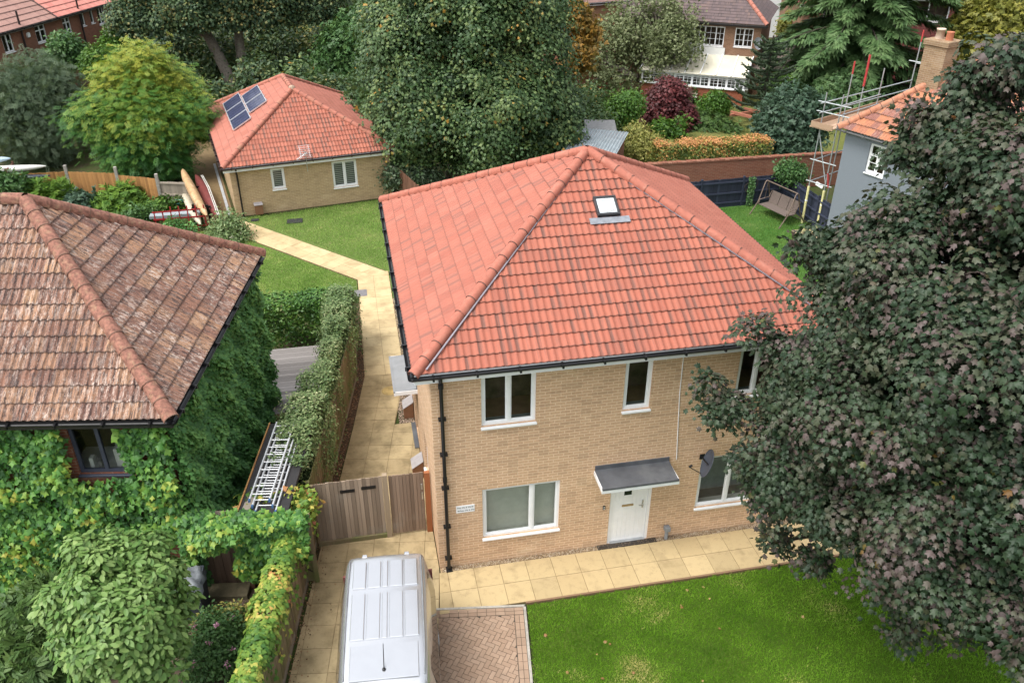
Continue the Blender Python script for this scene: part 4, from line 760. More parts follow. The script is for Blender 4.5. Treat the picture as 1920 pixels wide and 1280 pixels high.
# conservatory: brick plinth, white glazing, glazed lean-to roof
cons = MB(); cx0, cx1, cd = -6.9, -.35, 2.5; cons.box(cx0, cx1, -cd, -cd+.2, -.3, 1.38); cons.box(cx1-.2, cx1, -cd+.2, 0, -.3, 1.38); cons.box(cx0, cx0+.2, -cd+.2, 0, -.3, 1.38); co = cons.build('conservatory', REDB3, det)
n = 6; wd = (cx1-cx0)/n
for i in range(n): window(co, frame((0, -cd-.03, 0), 0), cx0+i*wd, cx0+(i+1)*wd, 1.43, 2.12, splits=(.5,), inner=[flat('pale_curtain', (.45, .42, .34), .8) if i == 0 else BLIND]*2+[WOODW] if i % 2 else DARKIN, bars=(2, 3), fw=.07, sill=False, tran=.82, name='window', cas=False, room=.4)
m_ = MB(); m_.box(cx0-.08, cx1+.08, -cd-.10, -cd+.16, 1.385, 1.45); m_.box(cx0-.08, cx1+.08, -cd-.10, -cd+.12, 2.12, 2.24); m_.box(cx1-.1, cx1+.05, -cd+.2, 0, 1.385, 2.2); m_.build('white_frame', UPVC, co)
m_ = MB(); T = [(cx0-.1, -cd-.15, 2.22), (cx1+.1, -cd-.15, 2.22), (cx1+.1, -.02, 3.0), (cx0-.1, -.02, 3.0)]; m_.raw(T+[(x, y, z-.03) for x, y, z in T], [(0, 1, 2, 3), (7, 6, 5, 4), (0, 4, 5, 1), (1, 5, 6, 2), (2, 6, 7, 3), (3, 7, 4, 0)]); m_.build('glazed_roof', flat('cream_sheet', (.62, .58, .46), .25, var=.1, scale=.8), co)
m_ = MB()
for i in range(8): x = cx0-.1+(cx1-cx0+.2)*i/7; m_.bar((x, -cd-.16, 2.25), (x, -.02, 3.03), .06, .05)
m_.build('roof_bars', UPVC, co)
gar = thing('garage', 'small brick garage with brown hipped tile roof beside the brown brick house', 'garage', cpt(1.9, 1.2), CA); m_ = MB(); m_.box(-2.6, 2.4, -1.2, 5, 0, 2.3); m_.build('wall', BROWNB, gar)
rb = MB(); e = [(-2.8, -1.5, 2.3), (2.7, -1.5, 2.3), (2.7, 5.2, 2.3), (-2.8, 5.2, 2.3)]; A_ = (-.05, 1.2, 3.7); B_ = (-.05, 2.6, 3.7)
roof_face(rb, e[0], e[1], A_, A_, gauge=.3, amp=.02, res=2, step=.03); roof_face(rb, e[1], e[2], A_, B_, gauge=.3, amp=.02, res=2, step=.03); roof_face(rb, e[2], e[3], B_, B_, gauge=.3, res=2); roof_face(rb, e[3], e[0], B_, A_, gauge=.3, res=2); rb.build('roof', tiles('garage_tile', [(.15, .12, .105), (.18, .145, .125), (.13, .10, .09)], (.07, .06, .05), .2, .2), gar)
for i, (a, b) in enumerate(((e[0], A_), (e[1], A_), (A_, B_))): m_ = MB(); cap_tiles(m_, a, b, .12, .4, 1, 80+i); m_.build('hip_tiles', [flat('hip_greybrown', (.21, .15, .12), .85), MORTAR], gar)
# ------------------------------------------------------------------ other houses at the top of the view
def plain_house(name, lab, c, ang, wx, wy, ez, rise, wallm, roofm, wins=(), gable=False, ov=.35, cat='house'):
    h = thing(name, lab, cat, (*c, 0), ang); wb = MB(); M0 = frame((0, 0, 0), 0); wall_holes(wb, M0, 0, wx, 0, ez, wins); wall_holes(wb, frame((wx, 0, 0), R(90)), 0, wy, 0, ez, []); wall_holes(wb, frame((0, wy, 0), R(-90)), 0, wy, 0, ez, []); wall_holes(wb, frame((wx, wy, 0), R(180)), 0, wx, 0, ez, [])
    ym = wy/2; zt = ez+rise
    if gable:
        wb.face([(0, 0, ez), (0, ym, zt-.15), (0, wy, ez)]); wb.face([(wx, 0, ez), (wx, wy, ez), (wx, ym, zt-.15)])
    wb.build('wall', wallm, h)
    rb = MB(); e = [(-ov, -ov, ez), (wx+ov, -ov, ez), (wx+ov, wy+ov, ez), (-ov, wy+ov, ez)]; k = -ov if gable else min(ym, wx/2-.3); A_, B_ = (k, ym, zt), (wx-k, ym, zt)
    roof_face(rb, e[0], e[1], A_, B_, gauge=.3, tw=.24, amp=.01, res=1, step=.02); roof_face(rb, e[2], e[3], B_, A_, gauge=.5, amp=.01, res=1)
    if not gable: roof_face(rb, e[1], e[2], B_, B_, gauge=.3, tw=.24, amp=.01, res=1, step=.02); roof_face(rb, e[3], e[0], A_, A_, gauge=.3, tw=.24, amp=.01, res=1, step=.02)
    rb.build('roof', roofm, h)
    m_ = MB(); m_.bar((-ov, -ov+.02, ez-.1), (wx+ov, -ov+.02, ez-.1), .03, .18); m_.build('fascia', UPVC, h); m_ = MB(); gutter(m_, (-ov, -ov-.06, ez-.03), (wx+ov, -ov-.06, ez-.03), .07); m_.build('gutter', BLACKP, h)
    for q in wins: window(h, M0, *q, splits=(.5,), inner=DARKIN, fw=.08, cas=False)
    return h
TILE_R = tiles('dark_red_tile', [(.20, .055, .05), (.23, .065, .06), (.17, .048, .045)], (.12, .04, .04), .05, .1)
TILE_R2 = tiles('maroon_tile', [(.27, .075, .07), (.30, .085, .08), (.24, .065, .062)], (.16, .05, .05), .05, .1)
bh = plain_house('link_house', 'orange brown brick house with maroon lean-to roof behind the large green tree', (9.5, 43.8), math.atan2(.93, 4.33), 9.4, 8, 5.4, 3, brick('orange_brick', (.36, .185, .10), (.30, .15, .085), (.42, .32, .22)), tiles('brown_roof', [(.20, .12, .10), (.24, .14, .12), (.17, .10, .09)], (.1, .07, .06), .1, .2))
m_ = MB(); m_.raw([(3.6, -2.6, 2.5), (7.6, -2.6, 2.5), (7.0, -.02, 3.9), (4.2, -.02, 3.9), (3.6, -2.6, 2.4), (7.6, -2.6, 2.4), (7.0, -.02, 3.8), (4.2, -.02, 3.8)], [(0, 1, 2, 3), (7, 6, 5, 4), (0, 4, 5, 1), (1, 5, 6, 2), (2, 6, 7, 3), (3, 7, 4, 0)]); m_.build('lean_to_roof', TILE_R, bh)
m_ = MB(); m_.box(4.2, 7.0, -.5, -.03, 3.72, 3.93); m_.build('lead_flashing', GREYM2, bh); m_ = MB(); m_.box(3.9, 7.3, -2.3, -.02, 0, 2.4); m_.build('lean_to_wall', REDB2, bh)
plain_house('semi_detached_house', 'house with dull purple tiled roof behind the grey green willow-leaved tree', (19.4, 47), math.atan2(.3, 4), 8, 7, 4.6, 3.2, BROWNB, TILE_C, [(1, 3, 2.6, 4)])
plain_house('white_house', 'white rendered house at the very top right of centre', (31, 60), R(-10), 7, 8, 6.5, 3, flat('white_render', (.75, .75, .74), .8, var=.05), TILE_C, [(2.2, 4.6, 4.9, 5.5)])
plain_house('gabled_house', 'small brick house with dark red roof just left of the cedar', (34.2, 48.5), R(-14), 7.5, 7, 4.4, 3.2, BROWNB, TILE_R2, [(1.6, 3.4, 2.7, 4.0)])
plain_house('red_roofed_house', 'large house with maroon tile-hung wall and roof behind the cedar, top right', (37.5, 41.5), R(-20), 12, 9, 5.8, 4, brick('tile_hung_wall', (.26, .075, .07), (.22, .06, .058), (.14, .04, .04), .2, .11), TILE_R2, [(.6, 3.4, 4.2, 5.6), (8.6, 11.4, 4.0, 5.6)])
# ------------------------------------------------------------------ fences, walls, sheds
FENCE_G = wood('weathered_fence', (.14, .105, .065), (.23, .175, .11), (24, 24, 1.0), extra=(.13, .14, .05), ex=(.42, .66)); FENCE_O = wood('orange_fence', (.33, .165, .06), (.44, .23, .085), (24, 24, 1.), extra=(.20, .10, .045), ex=(.55, .8))
FENCE_GY = wood('grey_fence', (.20, .17, .135), (.29, .25, .20), (24, 24, 1.)); FENCE_B = wood('brown_gate', (.22, .165, .12), (.32, .25, .19), (26, 26, .9), extra=(.30, .28, .24), ex=(.55, .75)); NAVY = wood('navy_fence', (.022, .027, .045), (.036, .042, .066), (24, 24, 1.), .6)
POSTW = wood('post_wood', (.25, .19, .13), (.34, .27, .19), (30, 30, 1.)); REDW = wood('red_wood', (.26, .095, .04), (.34, .13, .055), (30, 30, 1.)); BROWNF = wood('brown_fence', (.12, .06, .04), (.17, .085, .055), (24, 24, 1.))
def fence(name, label, pts, h, mat, board=.1, posts=None, pm=None, ph=.06, rails=False, kerb=True, side=1, group=None, rail_z=(.25, .75, 1.3), zs=None, pw=.09, km=None, psp=2.4):
    """close-boarded fence along pts; boards form one panel per bay, posts and gravel boards are parts of their own"""
    o = thing(name, label, 'fence', (*pts[0], 0), 0, group); g = random.Random(len(label)); ox, oy = pts[0]
    for s in range(len(pts)-1):
        a, b = Vector((*pts[s], 0)), Vector((*pts[s+1], 0)); L = (b-a).length; d = (b-a)/L; nrm = Vector((-d.y, d.x, 0))*side; nb = max(1, round(L/psp)); z0 = zs[s] if zs else 0; z1 = zs[s+1] if zs else 0
        for k in range(nb):
            p = a+d*(L*k/nb); q = a+d*(L*(k+1)/nb); mb = MB(); n = max(1, round((q-p).length/board)); zb = z0+(z1-z0)*(k+.5)/nb
            for i in range(n):
                u = p+(q-p)*((i+.5)/n); w_ = (q-p).length/n; tl = .007 if i % 2 else 0; dz = g.uniform(-.012, .012); t = g.random()
                mb.bar(u+nrm*(.012+tl)+Vector((0, 0, zb+(.16 if kerb else .02))), u+nrm*(.012+tl)+Vector((0, 0, zb+h+dz)), .018, w_*1.10, 0, d, t)
            if rails:
                for z in rail_z: mb.bar(p-nrm*.02+Vector((0, 0, zb+z)), q-nrm*.02+Vector((0, 0, zb+z)), .045, .07, 0, (0, 0, 1), .95)
            mb.build('panel', mat, o, (ox, oy, 0))
            if kerb: m = MB(); m.bar(p+nrm*.015+Vector((0, 0, zb+.07)), q+nrm*.015+Vector((0, 0, zb+.07)), .03, .17); m.build('gravel_board', km or CONC, o, (ox, oy, 0))
        for k in range(nb+1):
            if k == 0 and s > 0: continue
            p = a+d*(L*k/nb); zb = z0+(z1-z0)*k/nb; m = MB(); m.box(p.x-pw/2, p.x+pw/2, p.y-pw/2, p.y+pw/2, zb-.1, zb+h+ph, bev=.01); m.build('post', pm or mat, o, (ox, oy, 0))
    return o
fence('board_fence', 'weathered close-boarded fence with green algae beside the buff side path', [(-1.50, 11.0), (-1.60, 8.44), (-2.78, 1.42)], 1.8, FENCE_G, kerb=True, side=1, km=wood('gravel_board_wood', (.22, .18, .14), (.30, .25, .2), (2, 2, 20)))
fence('drive_fence', 'mossy close-boarded fence under the yellow and red creeper beside the van', [(-2.80, 1.30), (-4.05, -6.4)], 1.75, FENCE_G, side=1, km=wood('sleeper_wood', (.20, .16, .125), (.27, .23, .18), (2, 2, 20)))
gate = thing('wooden_gate', 'weathered brown plank gate and panel across the side path with two letter slots', 'gate', (-2.72, 1.27, 0)); gr = random.Random(4)
mb = MB(); n = 17
for i in range(n):
    x = .06+1.55*i/n; mb.box(x, x+1.55/n-.008, -.012 if i % 2 else -.004, .012, .16, 1.86+gr.uniform(-.01, .01), 0, gr.random())
mb.box(.06, 1.6, .0125, .02, .17, 1.82); mb.box(0, 1.6, .0215, .06, .3, .38); mb.box(0, 1.6, .0215, .06, 1.5, 1.58); pn = mb.build('fixed_panel', FENCE_B, gate)
m_ = MB(); m_.box(.0, 1.62, -.045, .03, .0, .155, bev=.01); m_.build('sill_board', FENCE_G, gate)
for x, z in ((.64, 1.52), (1.12, 1.55)): m_ = MB(); m_.box(x, x+.33, -.022, -.0125, z, z+.085); m_.box(x+.02, x+.31, -.026, -.0225, z+.02, z+.065); m_.build('letter_slot', BLACKP, gate)
m_ = MB(); m_.box(1.61, 1.73, -.06, .05, 0, 1.92, bev=.012); m_.build('gate_post', POSTW, gate); m_ = MB(); m_.box(2.57, 2.70, -.05, .05, 0, 1.84, bev=.01); m_.build('gate_post', REDW, gate); m_ = MB(); m_.box(0, .055, -.04, .04, 0, 1.84); m_.build('gate_post', FENCE_G, gate)
mb = MB(); n = 10
for i in range(n):
    x = 1.75+.80*i/n; mb.box(x, x+.08-.007, -.008 if i % 2 else .0, .016, .09, 1.84+gr.uniform(-.008, .008), 0, gr.random())
mb.box(1.752, 2.548, .012, .02, .10, 1.80); mb.box(1.75, 2.55, .0215, .06, .3, .4); mb.box(1.75, 2.55, .0215, .06, 1.45, 1.55); lf = mb.build('gate_leaf', wood('gate_brown', (.185, .13, .095), (.27, .20, .15), (26, 26, .9), extra=(.27, .23, .19), ex=(.58, .78)), gate)
m_ = MB(); m_.box(2.48, 2.52, -.03, -.009, 1.35, 1.52, bev=.004); m_.box(2.485, 2.525, -.022, -.009, 1.05, 1.25); m_.build('lock', STEEL, lf)
# side wall, ivy arch and plank door of the old house
dwall = thing('garden_door', 'dark brown plank door with stone step under the ivy arch', 'door', opt(.1, -.02), OA); mb = MB()
for i in range(8): mb.box(.06+i*.1, .155+i*.1, -.01 if i % 2 else 0, .03, .05, 1.95, 0, rnd.random())
mb.build('planks', wood('dark_door', (.075, .05, .036), (.15, .10, .075), (22, 22, .8)), dwall); m_ = MB(); m_.box(-.06, .05, -.04, .08, 0, 2.05); m_.box(.87, .96, -.04, .08, 0, 2.05); m_.box(-.06, .96, -.04, .08, 2.0, 2.1); m_.build('door_frame', wood('frame_grey', (.16, .13, .10), (.22, .18, .14)), dwall)
m_ = MB(); m_.box(-.1, 1.0, -.45, -.05, -.02, .12, bev=.015); m_.build('door_step', flat('mossy_stone', (.10, .085, .05), .95, var=.3, bump=.5), dwall)
fence('garden_screen', 'plank screen behind the ivy between the dark plank door and boundary fence', [opt(1.08, 0)[:2], opt(2.55, 0)[:2]], 1.95, FENCE_G, kerb=False)
# navy fence and brick garden wall, right garden
fence('navy_fence', 'dark navy fence with horizontal rails round the garden with the swing seat', [(12.4, 19.95), (18.72, 20.28), (18.76, 17.2), (18.80, 16.2)], 1.36, NAVY, board=.12, rails=True, side=1, rail_z=(.22, .68, 1.2), ph=.08, km=NAVY)
wl = thing('brick_wall', 'long red brown brick garden wall behind the navy fence', 'wall', (8.5, 21.95, 0)); m_ = MB(); m_.box(0, 14.5, 0, .23, 0, 1.56); m_.build('wall', REDB2, wl); m_ = MB(); m_.box(-.02, 14.52, -.02, .25, 1.56, 1.62, bev=.01)
for i in range(60): x = i*.24; m_.box(x, x+.225, -.03, .26, 1.60, 1.66+.01*(i % 3))
m_.build('coping', REDB2, wl)
fence('side_fence', 'short brown fence seen past the corner of the bungalow', [(.95, 24.4), (1.7, 21.4)], 1.5, BROWNF, kerb=False); fence('rear_fence', 'red brown fence behind the bungalow below the twin-trunked tree', [(-11.8, 37.5), (-6.2, 36.2)], 1.7, wood('red_fence', (.20, .06, .04), (.27, .09, .06), (24, 24, 1.)), kerb=False)
fence('pale_fence', 'thin pale fence behind the bungalow ridge', [(-1.5, 36.5), (1.6, 31.5)], 1.5, FENCE_GY, kerb=False, board=.12)
fence('orange_fence', 'orange close-boarded fence with concrete posts beside the stacked kayaks', [(-17.2, 26.6), (-14.05, 26.55), (-11.75, 25.9), (-9.85, 25.0)], 1.42, FENCE_O, pm=CONC, ph=.30, side=-1, zs=[0, 0, 0, -.15], pw=.13, psp=3., kerb=False)
fence('grey_panel_fence', 'weathered grey fence panel beside the upright canoe', [(-9.8, 25.0), (-8.35, 24.55)], 1.2, FENCE_GY, rails=True, rail_z=(.1, .6, 1.15), kerb=False, side=1, board=.14)
fence('back_garden_fence', 'grey panel fence between the grey green tree and the yellow green tree', [(-15.6, 34.6), (-11.5, 35.4)], 1.7, FENCE_GY, rails=True, kerb=False, side=1)
def shed(lab, c, ang, wx, wy, z0, z1, roofm, wallm, corr):
    o = thing('garden_shed', lab, 'shed', (*c, 0), ang); m = MB(); m.raw([(0, 0, 0), (wx, 0, 0), (wx, wy, 0), (0, wy, 0), (0, 0, z0), (wx, 0, z0), (wx, wy, z1), (0, wy, z1)], [(3, 2, 1, 0), (4, 5, 6, 7), (0, 1, 5, 4), (1, 2, 6, 5), (2, 3, 7, 6), (3, 0, 4, 7)]); m.build('wall', wallm, o)
    m = MB(); n = int((wx+.3)/(.05 if corr else .5)); ov = .15
    for i in range(n):
        for dz, yy in ((0, 0),):
            x0 = -ov+(wx+2*ov)*i/n; x1 = -ov+(wx+2*ov)*(i+1)/n; f = lambda j: .035*math.sin(j*math.pi/1.5) if corr else 0
            m.face([(x0, -ov, z0+.03+f(i)), (x1, -ov, z0+.03+f(i+1)), (x1, wy+ov, z1+.03+f(i+1)), (x0, wy+ov, z1+.03+f(i))], smooth=True)
    m.build('roof', roofm, o); m = MB(); m.box(-ov, wx+ov, -ov-.02, -ov+.02, z0-.10, z0+.02); m.box(-ov-.02, -ov+.02, -ov, wy+ov, z0-.10, z0+.0); m.build('trim', flat('shed_trim', (.10, .10, .10), .7), o)
    return o
sh_a = math.atan2(-1.0, 1.91); shed('brick shed with silver grey corrugated sheet roof behind the red pyramid roof', (8.75, 23.1), sh_a, 2.3, 3.6, 2.1, 2.2, flat('corrugated_grey', (.28, .32, .34), .5, .2, var=.25, scale=2), REDB2, True)
m_ = MB(); m_.box(0, .5, -.3, .2, 0, .65); m_.box(-.02, .52, -.32, .22, .65, .75, bev=.02); tag(m_.build('storage_box', flat('blue_plastic', (.03, .08, .28), .5)), 'blue box beside the corrugated shed', 'box').location = (11.2, 21.9, .9)
shed('small shed with flat grey felt roof beyond the corrugated shed', (10.95, 26.6), math.atan2(-.33, 1.31), 1.3, 1.9, 2.0, 2.0, flat('felt_grey', (.19, .19, .19), .8, var=.15), BROWNF, False)
# felt-roofed lean-to with ladders
LT = thing('lean_to', 'low lean-to with black felt roof between the ivy wall and the board fence', 'lean-to', (-3.60, 3.35, 0)); m_ = MB(); v1 = Vector((-4.12, .15, 0))-Vector((-3.60, 3.35, 0)); d = v1.normalized(); sx_ = Vector((-d.y, d.x, 0))
for k in ((0, 0), ):
    P0, P1 = Vector((0, 0, 0))-sx_*.05, v1-sx_*.05; Q0, Q1 = P0+sx_*1.05, P1+sx_*1.05
    m_.raw([(*p.xy, 2.2) for p in (P0, P1, Q1, Q0)]+[(*p.xy, 2.1) for p in (P0, P1, Q1, Q0)], [(0, 1, 2, 3), (7, 6, 5, 4), (0, 4, 5, 1), (1, 5, 6, 2), (2, 6, 7, 3), (3, 7, 4, 0)])
m_.build('felt_roof', flat('black_felt', (.030, .029, .030), .9, var=.2, scale=3), LT); m_ = MB(); c = (P0+Q0)/2
for p in (P0, P1, Q0, Q1): m_ = MB(); m_.bar((p.x*.97, p.y*.97, 0), (p.x*.97, p.y*.97, 2.1), .09); m_.build('post', BROWNF, LT)
m_ = MB(); m_.bar((*P0.xy, 2.21), (*P1.xy, 2.21), .03, .05); m_.build('edge_batten', FENCE_O, LT)
def ladder(lab, off, z, L=2.75, wd=.42, t0=.0):
    o = thing('ladder', lab, 'ladder', (-3.60+sx_.x*off+d.x*t0, 3.35+sx_.y*off+d.y*t0, z), math.atan2(d.y, d.x), 'aluminium ladders on the felt roof'); m = MB()
    for y in (0, wd): m.box(0, L, y-.015, y+.015, 0, .06)
    m.build('stile', ALUW, o); m = MB()
    for i in range(int(L/.27)): m.tube([(.14+i*.27, 0, .03), (.14+i*.27, wd, .03)], .015, 6)
    m.build('rungs', ALUW, o); m = MB()
    for y in (0, wd): m.box(L, L+.05, y-.02, y+.02, -.005, .065)
    m.build('foot', flat('blue_foot', (.05, .12, .25), .6), o)
ALUW = flat('pale_aluminium', (.58, .59, .60), .3, .35, var=.05)
ladder('lowest of the three pale ladders stacked on the black felt roof', .34, 2.205, t0=.42); ladder('middle of the three pale ladders stacked on the black felt roof', .27, 2.29, t0=.34); ladder('topmost of the three pale ladders stacked on the black felt roof', .20, 2.375, t0=.25)
m_ = MB(); m_.bar((-3.9, .62, 2.24), (-4.0, .12, 2.24), .16, .04); tag(m_.build('plank', FENCE_GY), 'grey plank lying at the near end of the black felt roof', 'plank')
dk = MB(); DKW = wood('deck_wood', (.17, .155, .145), (.25, .23, .22), (2, 40, 40)); n = 26
for i in range(n): y = 6.55+i*.143; dk.box(-4.9, -2.6, y, y+.135, .18, .30, 0, rnd.random())
tag(dk.build('deck', DKW), None, None, None, 'structure')
m_ = MB(); m_.box(-4.9, -2.6, 6.40, 6.54, .0, .30); tag(m_.build('deck_edge', BROWNF), None, None, None, 'structure')
# wheelie bin with draped grey cover
bn = thing('covered_bin', 'dark bin with a draped grey cover beside the plank door', 'bin', (-5.33, -.22, 0), OA+.1); m_ = MB(); m_.raw([(-.24, -.26, 0), (.24, -.26, 0), (.26, .26, 0), (-.26, .26, 0), (-.29, -.33, .95), (.29, -.33, .95), (.29, .33, 1.0), (-.29, .33, 1.0)], [(3, 2, 1, 0), (4, 5, 6, 7), (0, 1, 5, 4), (1, 2, 6, 5), (2, 3, 7, 6), (3, 0, 4, 7)]); m_.build('body', flat('bin_blue_grey', (.05, .06, .075), .5), bn)
m_ = MB(); nn = 12; vs = []
for j in range(nn):
    for i in range(nn):
        u, v = i/(nn-1)*2-1, j/(nn-1)*2-1; r = max(abs(u), abs(v)); vs.append((u*.34+.02*math.sin(7*v), v*.38+.02*math.sin(6*u), 1.06-.40*max(0, r-.75)*2.2+.035*math.sin(9*u+4*v)+.02*math.sin(11*v)))
m_.raw(vs, [(j*nn+i, j*nn+i+1, (j+1)*nn+i+1, (j+1)*nn+i) for j in range(nn-1) for i in range(nn-1)], 0, .5, True); m_.build('cover', flat('grey_tarp', (.15, .165, .18), .6, var=.2), bn)
# ------------------------------------------------------------------ boats and garden clutter, left
def hull(o, name, mat, L, w, h, axis, prof=1.0, open_=False):
    m = MB(); n, k = 22, 12; vs = []
    for i in range(n):
        f = i/(n-1)*2-1; a = max(.02, (1-abs(f)**2.2))**.8*prof; rk = .12*h*abs(f)**3
        for j in range(k): th = 2*math.pi*j/k; vs.append((f*L/2, math.cos(th)*w/2*a, rk+math.sin(th)*h/2*(a**.6)))
    m.raw(vs, [(i*k+j, i*k+(j+1) % k, (i+1)*k+(j+1) % k, (i+1)*k+j) for i in range(n-1) for j in range(k)], 0, .5, True); return m.build(name, mat, o)
def kayak(lab, c, rot, L, w, h, mat, extra=None, grp=None, nm='kayak', cat='kayak'):
    o = thing(nm, lab, cat, c, 0, grp); o.rotation_euler = rot; hull(o, 'hull', mat, L, w, h, 0)
    if extra: m = MB(); m.lathe([(.22, 0), (.25, .02), (.22, .05)], (0, 0, h*.42), 18); q = m.build('cockpit_rim', extra, o); q.scale = (1.7, .8, 1)
    return o
WHT = flat('boat_white', (.58, .57, .53), .3, var=.06); BLU = flat('boat_blue', (.36, .47, .55), .35, var=.08); NVY = flat('boat_navy', (.03, .035, .06), .3); BEI = flat('boat_beige', (.48, .43, .33), .4, var=.15); YEL = flat('boat_tan', (.42, .26, .13), .5, var=.25, scale=6, dirt=(.55, .44, .30)); RED = flat('boat_red', (.17, .045, .042), .4)
kayak('light blue plastic boat on top of the rack by the orange fence', (-17.9, 26.2, 2.22), (0, 0, .02), 3.6, .75, .34, BLU, None, 'boats on the rack'); kayak('long white kayak just under the light blue boat', (-17.3, 25.8, 1.90), (0, 0, .02), 5.4, .62, .34, WHT, BLACKP, 'boats on the rack'); kayak('navy kayak on the rack under the white kayak', (-17.0, 25.7, 1.50), (0, 0, .02), 5.0, .52, .28, NVY, None, 'boats on the rack'); kayak('beige kayak lowest on the rack', (-16.8, 25.5, 1.12), (0, 0, .02), 5.2, .58, .30, BEI, None, 'boats on the rack')
rk = thing('boat_rack', 'timber rack carrying four boats against the orange fence', 'rack', (-17.4, 25.8, 0)); m_ = MB()
for x in (-1.4, 1.3):
    for y in (-.5, .5): m_.bar((x, y, 0), (x, y, 2.1), .08)
    for z in (.90, 1.30, 1.68, 2.0): m_.bar((x, -.55, z), (x, .55, z), .06)
m_.build('rack_frame', BROWNF, rk)
kayak('tan kayak lying tilted on its side by the bungalow path', (-8.22, 24.0, .98), (R(70), R(-3), math.atan2(5.94, -1.79)), 5.8, .64, .42, YEL, None, 'canoes by the bungalow path'); kayak('cream canoe below the tan kayak by the bungalow path', (-8.35, 23.6, .45), (R(50), 0, math.atan2(5.4, -1.5)), 5.0, .6, .36, BEI, None, 'canoes by the bungalow path'); kayak('red canoe with white rim beside the path to the bungalow', (-7.75, 24.5, .55), (R(-20), 0, math.atan2(6.6, -1.8)), 6.2, .55, .5, RED, None, 'canoes by the bungalow path', 'canoe', 'canoe')
m_ = MB()
for sgn in (0.2, .34): m_.tube([(-7.05+sgn*.5, 21.6, .70), (-7.75+sgn*.5, 24.6, .92), (-8.35+sgn*.5, 27.0, .72)], .022, 6)
tag(m_.build('canoe_gunwale', WHT), 'white twin rails over the red canoe by the bungalow path', 'rail')
o_ = thing('trestle', 'dark trestle holding up the canoes by the bungalow path', 'trestle', (-7.7, 22.3, 0)); m_ = MB(); m_.bar((-.35, 0, 0), (-.3, 0, 1.0), .1); m_.bar((.3, .1, 0), (.25, .1, .9), .1); m_.bar((-.4, 0, .8), (.4, .1, .8), .08); m_.bar((-.9, 3.0, 0), (-.9, 3.0, .8), .1); m_.bar((-1.3, 3, .7), (-.4, 3.1, .7), .08); m_.build('frame', BLACKP, o_)
pt = thing('flower_pot', 'green glazed plant pot in front of the grey fence panel', 'plant pot', (-9.05, 24.3, 0)); m_ = MB(); m_.lathe([(.16, 0), (.26, .38), (.30, .40), (.30, .46), (.25, .46), (.22, .38)], (0, 0, 0), 20); m_.build('pot', flat('green_glaze', (.03, .17, .15), .25), pt); m_ = MB(); m_.lathe([(0, .42), (.24, .42)], (0, 0, 0), 16); m_.build('soil', SOIL, pt)
rf = thing('red_trellis', 'red painted slatted bench frame by the pale rose bush', 'trellis', (-8.7, 21.7, 0)); REDP = flat('red_paint', (.30, .02, .025), .4); m_ = MB()
for z in (.2, .62, .95): m_.bar((-.9, 0, z), (1.3, .1, z), .05)
for i in range(7): x = -.85+i*.34; m_.bar((x, 0, 0), (x+.02, .05, 1.15 if i > 1 else .95), .045)
m_.build('frame', REDP, rf); m_ = MB(); m_.bar((-1.2, .8, .5), (.9, .85, .5), .4, .12); m_.build('shelf', flat('grey_board2', (.26, .29, .31), .6), rf)
# ------------------------------------------------------------------ swing seat
sw = thing('swing_seat', 'brown garden swing seat on a tubular frame in the navy-fenced corner', 'swing seat', (17.55, 18.35, 0), math.atan2(-1.66, .35)+R(4)); BRZ = flat('bronze_tube', (.15, .11, .085), .4, .3); WVN = flat('woven_brown', (.12, .092, .078), .7, var=.2, scale=30, bump=.4)
m_ = MB()
for x in (-.95, .95):
    m_.tube([(x, -.75, 0), (x, -.35, .55), (x, -.08, 1.45), (x, 0, 1.5)], .028, 8); m_.tube([(x, .75, 0), (x, .35, .55), (x, .08, 1.45), (x, 0, 1.5)], .028, 8)
m_.tube([(-.95, 0, 1.5), (.95, 0, 1.5)], .030, 8); m_.tube([(-.95, .68, .1), (.95, .68, .1)], .022, 8); m_.build('frame', BRZ, sw)
for i in range(3): x = -.84+i*.57; m_ = MB(); m_.raw([(x, .18, .50), (x+.54, .18, .50), (x+.54, .34, 1.02), (x, .34, 1.02), (x, .22, .49), (x+.54, .22, .49), (x+.54, .38, 1.01), (x, .38, 1.01)], [(0, 1, 2, 3), (7, 6, 5, 4), (0, 4, 5, 1), (1, 5, 6, 2), (2, 6, 7, 3), (3, 7, 4, 0)]); m_.build('backrest', WVN, sw)
m_ = MB(); m_.box(-.86, .86, -.36, .2, .44, .49, bev=.012); m_.build('seat', WVN, sw); m_ = MB()
for x in (-.88, .88): m_.tube([(x, -.36, .47), (x, -.36, .68), (x, .2, .72), (x, .34, 1.02)], .018, 6); m_.tube([(x, .0, 1.5), (x, -.05, .70)], .010, 6)
m_.build('armrest', BRZ, sw)
# ------------------------------------------------------------------ scaffold round the grey house
GAL = flat('galvanised', (.42, .45, .46), .4, .5, var=.12); REDT = flat('red_band', (.42, .05, .05), .5); YELS = flat('yellow_sleeve', (.66, .62, .30), .6, var=.08)
scf = thing('scaffold', 'galvanised scaffold with yellow foot sleeves and plank deck at the grey house corner', 'scaffold', (18.42, 17.66, 0)); B0 = Vector((18.42, 17.66, 0))
def pole(a, b, nm='pole', mat=None, r=.026): m = MB(); m.tube([Vector(a)-B0, Vector(b)-B0], r, 8); return m.build(nm, mat or GAL, scf)
pA, pB = Vector((18.42, 17.66, 0)), Vector((18.78, 17.0, 0)); pC, pD = Vector((20.9, 18.95, 0)), Vector((21.2, 18.2, 0)); zz = Vector((0, 0, 1)); pE = Vector((24.1, 20.2, 0)); pF = Vector((24.4, 19.6, 0)); pG = Vector((19.3, 17.5, 0))
pole(pA, pA+zz*5.75); pole(pB, pB+zz*5.8); pole(pG, pG+zz*7.0)
